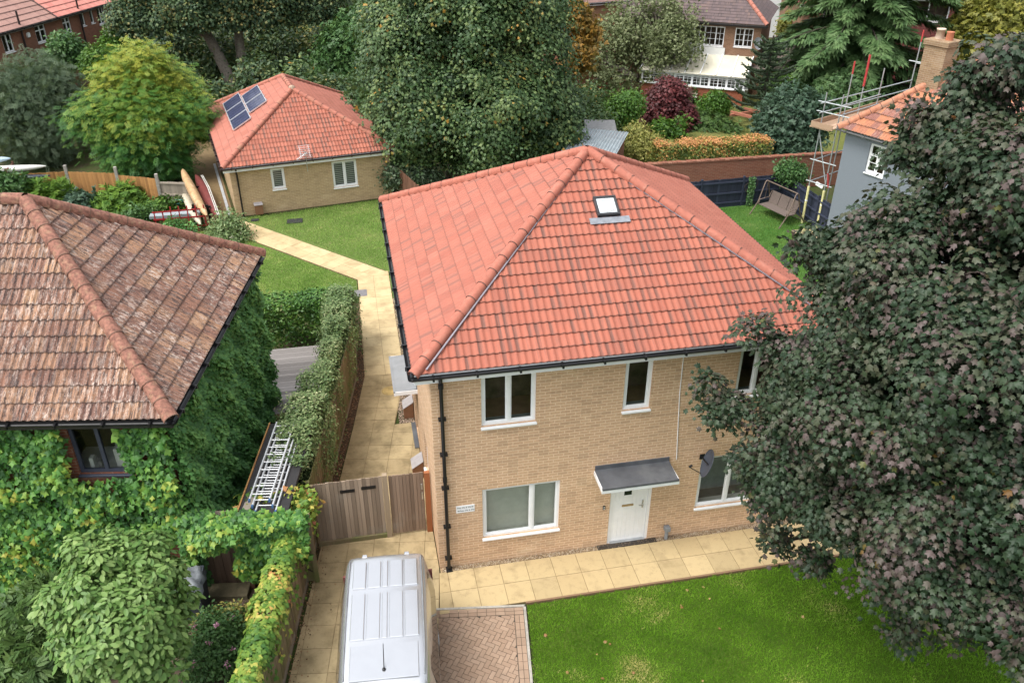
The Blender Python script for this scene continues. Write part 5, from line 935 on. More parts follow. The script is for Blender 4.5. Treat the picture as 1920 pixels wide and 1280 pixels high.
for p, h in ((pC, 6.6), (pD, 6.5), (pE, 7.6), (pF, 7.3)): pole(p, p+zz*h)
for p, h in ((pG, 7.0), (pE, 7.6), (pF, 7.3)): pole(p+zz*(h-.5), p+zz*h, 'red_band', REDT, .034)
pole(pC+zz*5.6, pC+zz*6.9, 'red_pole', REDT, .05)
for z in (4.95, 5.35): pole(pB-(pA-pB)*0+zz*z, pB+(pD-pB)*1.05+zz*(z+.05)); pole(pA+(pB-pA)*-.4+zz*z, pA+(pB-pA)*1.6+zz*z); pole(pA-(pC-pA)*.1+zz*z, pE+zz*(z+.1))
for z in (1.95, 2.9): pole(pA+(pB-pA)*-.25+zz*z, pA+(pB-pA)*1.4+zz*z); pole(pA+zz*z, pC+zz*z)
pole(pE+zz*6.2, pF+zz*6.2); pole(pE-(pF-pE)*.5+zz*6.25, pF+(pF-pE)*.3+zz*6.25); pole(pA+zz*4.1, pB+zz*2.0, 'brace'); pole(pB+zz*2.5, pB+zz*1.9+(pA-pB)*-.2, 'red_band', REDT, .034)
for p in (pA, pB): pole(p, p+zz*1.72, 'foot_sleeve', YELS, .055); pole(p+zz*1.05, p+zz*1.10, 'sleeve_clip', UPVC, .062)
m_ = MB(); PLK = wood('scaffold_board', (.32, .20, .13), (.42, .29, .2), (3, 30, 30)); u = (pB-pA).normalized(); v = (pC-pA).normalized()
for i in range(4): a = pA+u*(-.25+.235*i)-v*.25-B0; m_.bar(a+zz*4.32, a+v*5.5+zz*4.32, .22, .04, 0, (0, 0, 1), rnd.random())
m_.build('deck_boards', PLK, scf); m_ = MB(); a = pA-u*.3-v*.25-B0; m_.bar(a+zz*4.45, a+v*5.6+zz*4.45, .03, .22); m_.bar(a+zz*4.45, a+u*1.0+zz*4.45, .03, .22); m_.build('toe_board', PLK, scf); m_ = MB(); m_.bar(pA+u*.3+zz*1.95-B0, pA+u*.65+zz*1.85-B0, .02, .16); m_.build('warning_plate', UPVC, scf)
# pergola beams in the far garden
pg = thing('pergola', 'low red brown timber pergola beams in the far garden by the monkey puzzle', 'pergola', (22.3, 31.3, 0)); m_ = MB()
for a, b in (((-.9, .9, 1.0), (.3, -1.2, 1.0)), ((.2, 1.5, 1.0), (1.4, -.7, 1.0)), ((-1.1, .55, .9), (1.6, 1.4, .9))): m_.bar(a, b, .12, .16)
m_.build('beams', wood('pergola_red', (.30, .11, .07), (.38, .15, .10)), pg); m_ = MB()
PGW = wood('pergola_red2', (.26, .10, .06), (.33, .13, .09))
for x, y in ((-.85, .8), (.25, -1.1), (1.3, -.6), (.9, 1.2)): m_ = MB(); m_.bar((x, y, 0), (x, y, .95), .1); m_.build('post', PGW, pg)
m_ = MB(); m_.box(-.09, .09, -.09, .09, 0, 1.15, bev=.02); tag(m_.build('stone_post', flat('stone_grey', (.45, .44, .42), .8)), 'thin pale grey post in front of the conservatory plinth', 'post').location = (24.3, 38.3, 0)
# ------------------------------------------------------------------ the van
van = thing('van', 'silver panel van with ribbed roof parked on the drive by the gate', 'van', (-1.18, -1.22, 0), math.atan2(-.997, -.075))
SILV = flat('silver_paint', (.55, .56, .58), .26, .75, var=.02, spec=.5); VGL = flat('van_glass', (.012, .013, .015), .04, spec=.8)
# stations along x (rear 0 -> front 4.85): (x, roof z, half width at roof edge, half width at waist, hood flag)
st = [(0.0, 1.72, .66, .86), (.03, 1.86, .70, .90), (.10, 1.92, .735, .93), (.25, 1.945, .755, .945), (.9, 1.96, .765, .955), (1.8, 1.965, .765, .955), (2.7, 1.955, .76, .955), (3.1, 1.93, .745, .955), (3.35, 1.86, .72, .95), (3.75, 1.50, .68, .94), (4.05, 1.22, .66, .93), (4.35, 1.10, .66, .90), (4.65, .98, .62, .84), (4.80, .80, .56, .76), (4.86, .55, .52, .72)]
mb = MB(); k = None; vs = []
for x, zr, wr, ww in st:
    zw = min(1.02, zr*.72); ring = [(-ww*.94, .22), (-ww*.99, .45), (-ww, .7), (-ww*.995, zw), (-(ww*.45+wr*.55), zw+(zr-zw)*.55), (-wr-.018, zr-.10), (-wr+.01, zr-.045), (-wr+.05, zr-.012), (-wr+.14, zr), (0, zr+.012)]
    ring = ring+[(-y, z) for y, z in reversed(ring[:-1])]; k = len(ring); vs += [(x, y, z) for y, z in ring]
n = len(st); mb.raw(vs, [(i*k+j, (i+1)*k+j, (i+1)*k+j+1, i*k+j+1) for i in range(n-1) for j in range(k-1)], 0, .5, True); mb.raw(vs[:k], [tuple(range(k))]); mb.raw(vs[-k:], [tuple(reversed(range(k)))])
mb.raw([(x, s*w*.94, .22) for x, w in ((0, .86), (4.86, .72)) for s in (-1, 1)], [(0, 1, 3, 2)])
mb.build('body', SILV, van)
# pressed panels on the roof: three bays, ribs between
for bx0, bx1, nc in ((.30, .98, 5), (1.12, 2.20, 5)):
    wds = [.25, .25, .12, .25, .25]; y = -.64; m_ = MB()
    for wd in wds:
        m_.box(bx0, bx1, y+.018, y+wd*1.14-.018, 1.930, 1.994, bev=.010); y += wd*1.14
    m_.build('roof_panel', SILV, van)
m_ = MB(); m_.box(2.32, 3.05, -.60, .60, 1.945, 1.976, bev=.008); m_.build('roof_panel', SILV, van)
for s in (-1, 1):
    m_ = MB(); m_.tube([(.2, s*.70, 1.945), (1.2, s*.712, 1.963), (2.4, s*.712, 1.958), (3.0, s*.70, 1.935)], .012, 6); m_.build('roof_rail', flat('rail_grey', (.25, .26, .27), .4, .4), van)  # roof rail in a darker grey than the body
    m_ = MB(); m_.box(.02, .09, s*.42-.05, s*.42+.05, 1.87, 1.925, bev=.01); m_.build('hinge', SILV, van)
    m_ = MB(); yy = lambda z: s*(.963-.20*max(0, (z-1.02))/.9); Y = [(3.05, 1.08), (3.78, 1.08), (3.45, 1.70), (3.05, 1.74)]; m_.raw([(x, yy(z)+s*.002, z) for x, z in Y], [(0, 1, 2, 3)] if s < 0 else [(3, 2, 1, 0)]); Y = [(.35, 1.1), (2.75, 1.1), (2.75, 1.72), (.42, 1.72)]; m_.raw([(x, yy(z)+s*.002, z) for x, z in Y], [(0, 1, 2, 3)] if s < 0 else [(3, 2, 1, 0)]); m_.build('side_window', VGL, van)
    m_ = MB(); m_.box(2.80, 2.98, s*.965-.02, s*.965+.02, .92, .96, bev=.006); m_.build('door_handle', SILV, van)
    m_ = MB(); m_.box(3.55, 3.72, s*1.03-.07, s*1.03+.07, 1.02, 1.26, bev=.03); m_.build('mirror', SILV, van)
    for x in (.95, 4.0): m_ = MB(); m_.tube([(x, s*.72, .32), (x, s*.965, .32)], .32, 24); wh = m_.build('wheel', BLACKP, van); m_ = MB(); m_.tube([(x, s*.95, .32), (x, s*.972, .32)], .2, 20); m_.build('rim', STEEL, wh)
    m_ = MB(); m_.box(4.62, 4.83, s*.62-.14, s*.62+.14, .72, .90, bev=.03); m_.build('headlight', glass('lens'), van)
    m_ = MB(); m_.box(-.02, .02, s*.86-.05, s*.86+.05, .8, 1.35, bev=.01); m_.build('tail_light', RED, van)
m_ = MB(); m_.raw([(3.40, -.66, 1.83), (3.40, .66, 1.83), (4.02, .62, 1.27), (4.02, -.62, 1.27)], [(0, 3, 2, 1)]); o_ = m_.build('windscreen', VGL, van); o_.location = (.02, 0, .025)
m_ = MB(); m_.raw([(-.004, -.60, 1.1), (-.004, .60, 1.1), (-.004, .58, 1.62), (-.004, -.58, 1.62)], [(0, 3, 2, 1)]); m_.build('rear_window', VGL, van)
m_ = MB(); m_.box(-.06, .02, -.88, .88, .28, .5, bev=.02); m_.build('bumper', BLACKP, van); m_ = MB(); m_.box(4.80, 4.92, -.74, .74, .25, .5, bev=.03); m_.build('bumper', BLACKP, van)
m_ = MB(); m_.tube([(2.86, 0, 1.98), (2.55, 0, 2.26)], [.010, .006], 6); m_.lathe([(.035, 0), (.03, .03), (0, .035)], (2.87, 0, 1.97), 10); m_.build('antenna', BLACKP, van)
LOBES={
 'purple':[(7.35,-3.35,11.56,0.28),(7.37,-3.36,11.89,0.21),(6.99,-3.06,10.95,0.16),(7.0,-3.07,10.5,0.21),(4.65,-2.31,5.72,0.13),(4.91,-2.45,5.5,0.16),(5.11,-2.44,7.25,0.15),(5.37,-2.59,7.33,0.2),(5.84,-2.52,8.7,0.16),(6.04,-2.52,8.97,0.15),(5.4,-2.84,4.64,0.2),(5.91,-3.52,3.28,0.24),(6.78,-4.82,3.21,0.24),(7.29,-5.58,2.94,0.24),(6.21,-2.64,9.67,0.12),(6.37,-4.1,3.21,0.23),(4.67,-2.32,6.2,0.13),(6.01,-3.22,6.33,0.84),(5.8,-3.08,5.42,0.62),(6.21,-3.6,4.81,0.94),(6.59,-3.39,7.26,1.23),(6.7,-2.97,8.69,0.81),(7.1,-3.15,9.92,0.77),(7.5,-3.47,10.95,0.67),(7.64,-3.59,11.78,0.5),(7.07,-4.41,8.87,1.47),(7.39,-4.7,10.32,1.07),(6.69,-4.74,6.89,1.47),(7.06,-5.78,8.08,1.59),(6.67,-4.46,4.63,0.9),(7.2,-5.49,4.18,0.78),(6.95,-5.96,5.56,1.35),(7.29,-6.77,5.12,1.0),(7.23,-6.4,4.18,0.49),(7.65,-7.22,4.55,0.46),(7.89,-6.72,6.86,1.44),(8.1,-5.42,9.42,1.42),(8.27,-4.87,11.05,1.04),(5.7,-3.26,4.06,0.35),(5.09,-2.54,5.72,0.25),(6.28,-2.92,7.99,0.44),(6.82,-2.94,9.43,0.42),(5.78,-3.07,4.7,0.41),(5.66,-2.88,7.07,0.27),(6.18,-2.73,8.72,0.3),(7.27,-3.28,10.6,0.35)],
 'maple':[(4.68,26.75,6.97,3.75),(1.83,26.05,6.24,2.21),(7.15,26.31,6.49,2.65),(8.55,26.0,4.78,1.42),(1.1,26.1,4.32,1.26),(2.6,24.98,4.03,2.6),(5.55,24.58,4.0,3.11),(7.98,25.11,3.24,1.93),(0.38,26.13,2.44,0.62),(1.58,25.07,2.51,1.21),(5.92,25.03,1.68,1.19),(9.0,24.85,2.61,1.09),(6.6,25.4,1.92,1.44),(4.89,27.73,9.62,3.71),(1.54,27.07,7.94,1.72),(8.07,27.14,8.71,2.0),(1.28,25.59,1.05,0.62)],
 'greytree':[(-16.77,33.66,2.99,1.72),(-16.99,34.64,4.14,1.0),(-15.82,33.96,2.45,0.9),(-17.67,32.29,2.02,1.63),(-16.68,32.63,1.32,1.39),(-15.71,33.99,3.96,0.66),(-17.85,33.29,3.8,1.14)],
 'yellowgreen':[(-10.64,30.15,5.0,1.24),(-11.57,29.94,4.45,1.24),(-9.92,30.3,4.43,1.1),(-9.2,30.44,3.72,0.96),(-12.44,29.2,3.14,1.41),(-10.79,29.09,2.83,2.02),(-9.09,29.44,2.91,1.26),(-11.42,28.43,1.61,1.3),(-10.02,28.75,1.43,1.1),(-13.33,28.96,2.74,0.97),(-8.47,30.05,3.25,0.64),(-10.17,30.25,5.58,0.57)],
 'backtrees':[(-11.96,45.18,5.74,2.02),(-13.58,44.86,5.35,1.5),(-10.38,45.45,5.82,2.03),(-7.95,46.78,5.4,2.1),(-5.94,46.97,5.33,2.12),(-4.43,48.07,3.93,1.65),(-3.1,48.13,4.57,1.83),(-14.29,44.7,5.55,0.93),(-13.2,55.12,1.48,1.81),(-14.63,52.81,1.96,1.55),(-5.73,54.01,1.44,1.82),(-7.22,53.89,1.9,1.28),(-2.06,48.16,5.91,2.18),(-8.65,46.7,7.2,3.09),(-11.75,46.23,7.63,2.69),(-4.69,48.06,7.3,2.84)],
 'brighttree':[(-0.67,44.16,2.8,1.59),(-1.81,44.16,1.81,1.24),(0.75,44.13,3.09,1.41),(0.01,46.15,3.78,1.37)],
 'darkbush':[(-17.72,43.83,3.7,0.79),(-17.23,43.97,3.34,0.6),(-18.31,43.65,3.24,0.59)],
 'brightbush':[(-15.19,41.4,3.37,0.83),(-15.67,41.28,3.1,0.57),(-14.81,41.5,3.12,0.58)],
 'topbush':[(-14.68,44.61,3.67,0.67),(-15.1,44.52,3.87,0.47),(-14.19,44.73,3.86,0.4)],
 'laurel':[(-6.7,-2.75,3.51,0.19),(-6.81,-2.92,3.37,0.14),(-6.24,-2.21,4.01,0.22),(-4.98,-1.94,2.97,0.21),(-4.86,-2.11,2.45,0.16),(-6.56,-3.13,2.85,0.23),(-5.8,-1.81,3.9,0.19),(-5.23,-1.71,3.5,0.21),(-5.69,-2.09,3.54,0.51),(-5.98,-2.53,3.4,0.64),(-5.35,-2.28,3.09,0.61),(-6.41,-2.72,3.19,0.43),(-5.67,-2.94,2.88,0.82),(-5.21,-2.34,2.38,0.4),(-6.14,-3.15,2.7,0.49),(-5.46,-3.07,2.12,0.65),(-5.11,-2.51,1.86,0.27)],
 'rosemary':[(-8.09,-1.0,1.16,0.52),(-7.73,-1.26,0.77,0.47),(-8.13,-1.71,0.8,0.56),(-7.61,-1.65,0.29,0.42),(-7.81,-0.85,1.46,0.31)],
 'rosebush':[(-4.74,-1.55,0.51,0.45),(-4.47,-1.27,0.43,0.39),(-4.9,-2.02,0.48,0.38),(-4.39,-1.87,0.26,0.38),(-4.83,-1.16,0.55,0.27)],
 'conifer':[(-11.49,24.49,0.11,1.02),(-12.13,24.1,-0.08,0.72),(-10.74,24.48,-0.2,0.73),(-11.33,24.84,0.61,0.61),(-11.77,24.72,0.55,0.48)],
 'conifer2':[(-14.66,24.87,0.83,0.67),(-14.12,25.06,0.97,0.48),(-14.99,24.75,1.14,0.47)],
 'bluebush2':[(-13.18,24.31,0.43,0.72),(-12.79,24.95,0.28,0.49)],
 'leftshrub':[(-15.92,24.41,1.37,0.56),(-15.53,24.56,1.61,0.33),(-16.33,24.24,1.61,0.55)],
 'whiterose':[(-6.45,20.76,0.34,0.68),(-6.82,20.19,0.12,0.56),(-5.92,20.33,-0.01,0.41),(-6.53,19.73,-0.07,0.45)],
 'willow':[(18.04,39.84,4.33,2.41),(15.57,39.61,2.63,1.56),(19.67,39.23,3.89,1.9),(16.93,39.17,1.83,1.57),(18.91,39.52,5.33,1.7),(20.42,37.85,3.8,1.22),(15.04,39.77,1.43,0.84),(16.44,40.38,3.95,1.56),(20.62,38.84,5.39,1.22),(18.31,38.68,2.89,1.54)],
 'redmaple':[(17.44,32.58,1.57,1.25),(16.92,32.79,0.91,0.95),(18.3,32.23,0.99,0.88),(17.53,32.55,2.19,1.0),(16.65,32.35,0.41,0.69),(17.95,31.83,0.33,0.69)],
 'topiary':[(21.07,34.28,1.07,0.79),(20.67,34.47,0.72,0.59),(21.66,34.0,0.95,0.59),(21.36,34.15,1.29,0.59)],
 'juniper':[(19.78,32.12,-0.01,1.02),(20.68,31.7,0.04,0.76),(18.82,32.01,-0.21,0.57),(21.2,30.89,0.05,0.44)],
 'bluebush':[(21.22,25.21,2.71,1.26),(20.93,24.8,1.54,1.27),(21.77,24.89,2.08,1.15),(20.58,25.57,1.95,0.72),(21.26,24.03,1.11,0.87),(22.11,24.69,3.07,0.6)],
 'goldshrub':[(13.6,26.56,1.53,0.66),(13.91,25.91,1.09,0.66),(12.98,25.72,1.06,0.41),(14.39,26.26,1.29,0.33)],
 'greenbush':[(14.01,30.65,1.91,0.78),(14.88,31.41,1.98,0.61),(13.61,30.79,1.6,0.54)],
 'yellowtop':[(36.84,32.61,5.17,1.23),(37.86,31.76,5.59,1.21),(37.54,32.03,4.48,0.97),(38.59,31.12,4.61,0.96),(37.28,32.24,6.28,0.95),(36.83,32.62,4.08,0.72)],
 'yellowflower':[(35.3,51.71,2.52,0.56),(34.93,51.92,2.09,0.44)],
 'ivybush':[(18.65,19.77,1.65,0.34),(18.95,19.59,1.54,0.29),(18.39,19.91,1.72,0.22)],
 'orangetree':[(12.58,36.32,5.84,0.69),(13.02,36.2,4.95,0.7),(12.62,35.27,3.92,0.57)],
 'shade':[(-8.35,35.64,2.12,0.9),(-3.67,38.1,2.55,1.27),(-1.88,36.16,2.01,1.24),(0.37,38.14,2.07,1.29),(-6.24,39.92,2.56,1.3),(-7.4,38.79,2.55,1.11),(-10.78,39.29,2.57,1.11)],
 'flowertree':[(11.62,30.35,1.81,0.88),(12.2,29.14,1.53,0.75),(11.44,31.45,2.27,0.66),(12.73,32.11,2.05,0.61)],
 'rosebushpale':[(0.96,25.11,1.55,0.51),(0.73,24.12,1.1,0.35),(1.84,24.04,0.93,0.45),(2.59,23.98,0.9,0.35)],
}
# ------------------------------------------------------------------ trees, shrubs, ivy
G = lambda *st: st
LF_PURPLE = leaf('purple_maple_leaf', [(0, (.008, .021, .009)), (.30, (.022, .044, .020)), (.55, (.042, .062, .032)), (.70, (.062, .066, .040)), (.82, (.080, .060, .054)), (.93, (.098, .072, .068)), (.97, (.075, .085, .02)), (1, (.13, .05, .015))], .5, .14, .30, 1.05)
LF_MAPLE = leaf('maple_leaf', [(0, (.014, .034, .012)), (.4, (.033, .066, .022)), (.7, (.064, .102, .036)), (.95, (.12, .155, .05)), (1, (.24, .13, .02))], .5, .25, k=1.55)
LF_GREY = leaf('grey_green_leaf', [(0, (.035, .062, .035)), (.5, (.075, .115, .065)), (1, (.15, .19, .115))], .55, .3, k=1.25)
LF_YG = leaf('robinia_leaf', [(0, (.018, .075, .020)), (.35, (.040, .145, .028)), (.58, (.095, .225, .035)), (.8, (.23, .33, .045)), (1, (.38, .39, .05))], .5, .3, k=1.02)
LF_DARK = leaf('dark_tree_leaf', [(0, (.010, .024, .012)), (.4, (.024, .048, .020)), (.75, (.060, .090, .035)), (1, (.17, .14, .045))], .55, .25, k=1.75)
LF_MID = leaf('mid_green_leaf', [(0, (.025, .070, .020)), (.5, (.06, .14, .04)), (1, (.13, .23, .07))], .5, .25, k=1.05)
LF_BRIGHT = leaf('bright_green_leaf', [(0, (.03, .09, .012)), (.5, (.075, .18, .022)), (1, (.16, .28, .04))], .5, .25, k=.9)
LF_LAUREL = leaf('laurel_leaf', [(0, (.042, .105, .022)), (.4, (.10, .19, .042)), (.75, (.17, .26, .075)), (1, (.25, .33, .11))], .45, .25, .32, k=1.12)
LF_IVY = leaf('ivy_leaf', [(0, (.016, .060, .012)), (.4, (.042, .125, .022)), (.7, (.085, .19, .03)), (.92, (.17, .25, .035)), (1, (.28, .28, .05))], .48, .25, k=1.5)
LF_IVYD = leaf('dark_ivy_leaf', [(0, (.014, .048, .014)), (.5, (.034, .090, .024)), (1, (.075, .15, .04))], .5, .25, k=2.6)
LF_CREEP = leaf('creeper_leaf', [(0, (.035, .10, .018)), (.4, (.10, .19, .03)), (.66, (.20, .27, .045)), (.8, (.42, .36, .08)), (.9, (.40, .22, .07)), (1, (.34, .09, .06))], .5, .3)
LF_HEDGE = leaf('variegated_leaf', [(0, (.045, .085, .030)), (.45, (.10, .155, .055)), (.8, (.19, .235, .105)), (1, (.30, .31, .17))], .5, .3, k=1.45)
LF_HEDGE2 = leaf('hedge_leaf', [(0, (.022, .075, .012)), (.5, (.06, .16, .022)), (.9, (.14, .25, .04)), (1, (.4, .36, .2))], .45, .2, .4, k=1.)
LF_PHOT = leaf('rusty_hedge_leaf', [(0, (.045, .085, .018)), (.45, (.12, .16, .03)), (.6, (.26, .18, .045)), (.85, (.40, .17, .06)), (1, (.46, .22, .09))], .5, .2)
LF_CON = leaf('conifer_leaf', [(0, (.035, .10, .012)), (.5, (.10, .21, .020)), (1, (.22, .34, .04))], .6, .2, k=.95)
LF_CEDAR = leaf('cedar_leaf', [(0, (.022, .060, .018)), (.5, (.055, .115, .036)), (1, (.125, .20, .075))], .6, .2, k=1.1)
LF_BLUE = leaf('blue_green_leaf', [(0, (.018, .048, .028)), (.5, (.045, .090, .052)), (1, (.10, .16, .10))], .5, .2, k=1.05)
LF_RED = leaf('red_maple_leaf', [(0, (.030, .008, .009)), (.5, (.075, .016, .018)), (1, (.15, .035, .035))], .5, .25)
LF_GOLD = leaf('gold_leaf', [(0, (.10, .13, .03)), (.5, (.23, .23, .06)), (1, (.40, .34, .11))], .5, .3)
LF_YEL = leaf('yellow_leaf', [(0, (.09, .115, .02)), (.5, (.21, .21, .035)), (1, (.38, .34, .06))], .5, .3, k=1.)
LF_ORA = leaf('orange_leaf', [(0, (.05, .07, .02)), (.5, (.19, .11, .022)), (1, (.36, .19, .03))], .5, .3)
LF_ROSEM = leaf('feathery_leaf', [(0, (.025, .065, .014)), (.5, (.06, .12, .025)), (1, (.125, .19, .05))], .55, .2, k=1.)
LF_WILLOW = leaf('willow_leaf', [(0, (.08, .11, .045)), (.5, (.18, .215, .095)), (1, (.30, .32, .17))], .5, .25, k=1.05)
LF_MONK = leaf('monkey_leaf', [(0, (.012, .030, .012)), (1, (.045, .07, .028))], .5, .05)
PETAL_P = leaf('pink_petal', [(0, (.55, .22, .35)), (1, (.75, .45, .55))], .5, .3); PETAL_W = leaf('cream_petal', [(0, (.60, .52, .38)), (1, (.78, .72, .60))], .5, .3)
LB = LOBES
def T_(key, name, lab, cat, base, n, size, tpl, mat, bark=BARK, **kw): return tree(name, lab, cat, [q for q in LB[key]], base, n, size, tpl, mat, bark, **kw)
# the big purple-leaved maple at the right: it overhangs lawn and path
LP = [(q[0]+(.12 if q[2] > 8 else .08), q[1], q[2], q[3]*.90) for q in LB['purple']]+[(9.6, -3.6, 4.2, 1.9), (9.6, -3.6, 6.6, 2.0), (10.6, -5.0, 8.2, 1.9), (10.8, -3.8, 6.0, 1.8)]
tree('purple_maple', 'large purple-leaved maple tree overhanging the front lawn and the right end of the house', 'tree', LP, (9.9, -2.6), 240000, .100, L_MAPLE, LF_PURPLE, BARKD, tr=.30, seed=3, k=24, cr=.28, whorl=.8, shell=.45, up=.7, out=.45, wild=.38, cw=.5, droop=.8, umb=.5, rad=1.1, void=.30, vs=1.3, limbs=18, tvar=(.80, .20), sv=.35)
T_('maple', 'maple_tree', 'very large dark green maple tree standing between the two red-roofed houses', 'tree', (3.9, 26.8), 150000, .17, L_IVY, LF_MAPLE, BARKG, tr=.36, seed=5, k=24, cr=.50, whorl=.8, shell=.45, up=.7, out=.5, wild=.6, void=.36, vs=.75, zmin=1.0, tvar=(.80, .3), limbs=9, split=.22)
T_('greytree', 'grey_green_tree', 'loose grey green willow-like tree left of the yellow green tree', 'tree', (-17.3, 33.4), 13000, .34, L_PINNATE, LF_GREY, tr=.14, seed=6, k=12, cr=.36, shell=.4, void=.25, vs=1., up=.2, out=.5, wild=.8, droop=.7)
_yg = [(q[0], q[1], q[2], q[3]*.84)+((.34,) if q[2] > 3.4 else (.10,) if q[2] > 2.8 else (-.16,)) for q in LB['yellowgreen']]
tree('yellow_green_tree', 'feathery tree with yellow top and green lower boughs by the orange fence', 'tree', _yg, (-11.2, 29.7), 19000, .36, L_PINNATE, LF_YG, BARK, tr=.16, seed=7, k=11, cr=.36, shell=.62, up=.9, out=.55, wild=.35, droop=.35, void=.15, vs=1., tvar=(.45, .3))
bt_ = tree('twin_trunk_tree', 'tall dark tree with two bare leaning trunks behind the bungalow', 'tree', LB['backtrees'], (-8.6, 47.5), 80000, .20, L_IVY, LF_DARK, None, seed=8, k=20, cr=.55, whorl=.7, up=.7, shell=.45, wild=.7, void=.3, vs=.6, zmin=4.3, tvar=(.8, .5))
for a, b, c in (((-8.3, 46.2, 0), (-10.6, 47.6, 5.6), .34), ((-7.7, 46.5, 0), (-7.4, 48.2, 6.2), .30)): m_ = MB(); limb(m_, a, b, c*1.25, c*.7, rng, 9, .03); limb(m_, b, (b[0]-2.5, b[1], b[2]+1.2), c*.5, c*.2, rng, 7, .15); limb(m_, Vector(a)*.35+Vector(b)*.65, (b[0]-3.2, b[1]-1.5, b[2]-.6), c*.3, c*.1, rng, 7, .2); m_.build('trunk', BARKG, bt_, (-8.6, 47.5, 0))
T_('brighttree', 'small_tree', 'rounded bright green tree between the bungalow ridge and the big maple', 'tree', (-.3, 44.6), 9000, .26, L_TUFT, LF_MID, tr=.16, seed=9, k=14, cr=.4, split=.3)
T_('darkbush', 'dark_shrub', 'dark glossy bush on short stems in front of the brick terrace', 'shrub', (-17.6, 43.8), 4500, .22, L_OVAL, LF_MID, tr=.1, seed=10, k=10, cr=.25)
T_('brightbush', 'bright_shrub', 'bright green rounded bush right of the dark bush by the terrace', 'shrub', (-15.1, 41.4), 4500, .20, L_DIA, LF_BRIGHT, tr=.1, seed=11, k=12, cr=.22)
T_('topbush', 'leafy_shrub', 'pale green leafy bush below the end windows of the terrace', 'shrub', (-14.6, 44.6), 3500, .24, L_DIA, LF_BRIGHT, tr=.1, seed=12, k=12, cr=.25)
T_('laurel', 'laurel_bush', 'large laurel-like bush with pale oval leaves before the ivy wall, bottom left', 'shrub', (-5.9, -2.4), 16000, .125, L_OVAL, LF_LAUREL, tr=.10, seed=13, k=9, cr=.125, whorl=.45, shell=.55, up=.9, out=.5, wild=.35, cw=.3, umb=.3, rad=1.1, droop=.25, void=.18, vs=2.4)
T_('rosemary', 'feathery_shrub', 'feathery mid green shrub at the lower left beside the laurel bush', 'shrub', (-7.9, -1.4), 9000, .24, L_SPRAY, LF_ROSEM, tr=.05, seed=14, k=10, cr=.14, shell=.55, up=.6, out=.6, wild=.5, droop=-.7)
rb_ = T_('rosebush', 'rose_bush', 'green rose bush with a few pink blooms beside the creeper fence', 'shrub', (-4.7, -1.6), 7500, .075, L_OVAL, LF_MID, tr=.03, seed=15, k=9, cr=.12, shell=.4)
def blooms(par, lobes, n, size, mat, seed, off, zoff=0.):
    g = np.random.default_rng(seed); L = np.array([q[:4] for q in lobes])
    for i in range(n):
        q = L[g.integers(len(L))]; d = norm(g.normal(size=(1, 3))+[[0, -.8, .9]])[0]; c = q[:3]+d*q[3]*1.0; c[2] = max(c[2], .1); m = 16; P = np.tile(c, (m, 1))+g.normal(size=(m, 3))*size*.12
        leafmesh('bloom', mat, par, P, g.normal(size=(m, 3))+d*.6, g.normal(size=(m, 3))+d, np.full(m, size), g.random(m), L_OVAL, off)
blooms(rb_, LB['rosebush'], 7, .075, PETAL_P, 3, (-4.7, -1.6, 0))
tree('yellow_shrub', 'pale yellow green leafed shrub just behind the rose bush', 'shrub', [(-4.55, -.95, .35, .32, .1), (-4.2, -.9, .3, .3, .2), (-4.9, -1.0, .3, .3, 0)], (-4.5, -.95), 2200, .08, L_OVAL, LF_GOLD, BARK, tr=.02, seed=16, k=8, cr=.1, shell=.3)
for _k in ('conifer', 'conifer2', 'bluebush2'): LB[_k] = [(a, b, c*.9, d*.78) for a, b, c, d in LB[_k]]
T_('conifer', 'golden_conifer', 'bright yellow green feathery conifer in front of the orange fence, behind the old roof', 'conifer', (-11.5, 24.4), 6000, .34, L_SPRAY, LF_CON, tr=.06, seed=17, k=10, cr=.22, shell=.4, up=.7, out=.7, wild=.35, droop=-.5)
T_('conifer2', 'golden_conifer', 'smaller yellow green conifer just below the stacked kayaks', 'conifer', (-14.6, 24.9), 3000, .32, L_SPRAY, LF_CON, tr=.05, seed=18, k=10, cr=.2, shell=.4, up=.7, wild=.35, droop=-.5)
T_('bluebush2', 'blue_green_shrub', 'blue green shrub between the two yellow green conifers', 'shrub', (-13, 24.6), 3000, .2, L_TUFT, LF_BLUE, tr=.05, seed=19, k=10, cr=.2, shell=.4)
T_('leftshrub', 'leafy_shrub', 'dark leafy shrub in front of the stacked kayaks at the left edge', 'shrub', (-16.2, 24.6), 3500, .2, L_OVAL, LF_MID, tr=.06, seed=20, k=10, cr=.22, tvar=(.4, .4))
wr = T_('whiterose', 'pale_rose_bush', 'grey green rose bush with cream blooms by the path bend behind the old roof', 'shrub', (-6.4, 20.4), 6000, .11, L_OVAL, LF_HEDGE, tr=.03, seed=21, k=9, cr=.2, shell=.3); blooms(wr, LB['whiterose'], 6, .12, PETAL_W, 4, (-6.4, 20.4, 0))
T_('willow', 'old_apple_tree', 'grey green tree with crooked bare limbs in front of the conservatory house', 'tree', (19.6, 39.6), 13000, .15, L_TUFT, LF_WILLOW, BARKG, tr=.34, seed=22, k=10, cr=.34, shell=.3, void=.25, vs=.9, droop=.3, wild=.8, limbs=10, split=.30)
T_('redmaple', 'red_maple', 'dark red Japanese maple behind the clipped hedge', 'tree', (17.6, 32.5), 11000, .18, L_MAPLE, LF_RED, BARKD, tr=.10, seed=23, k=12, cr=.30, whorl=.4, up=1.1, wild=.45)
LB['topiary'] = [(a, b, c, d*.72) for a, b, c, d in LB['topiary']]
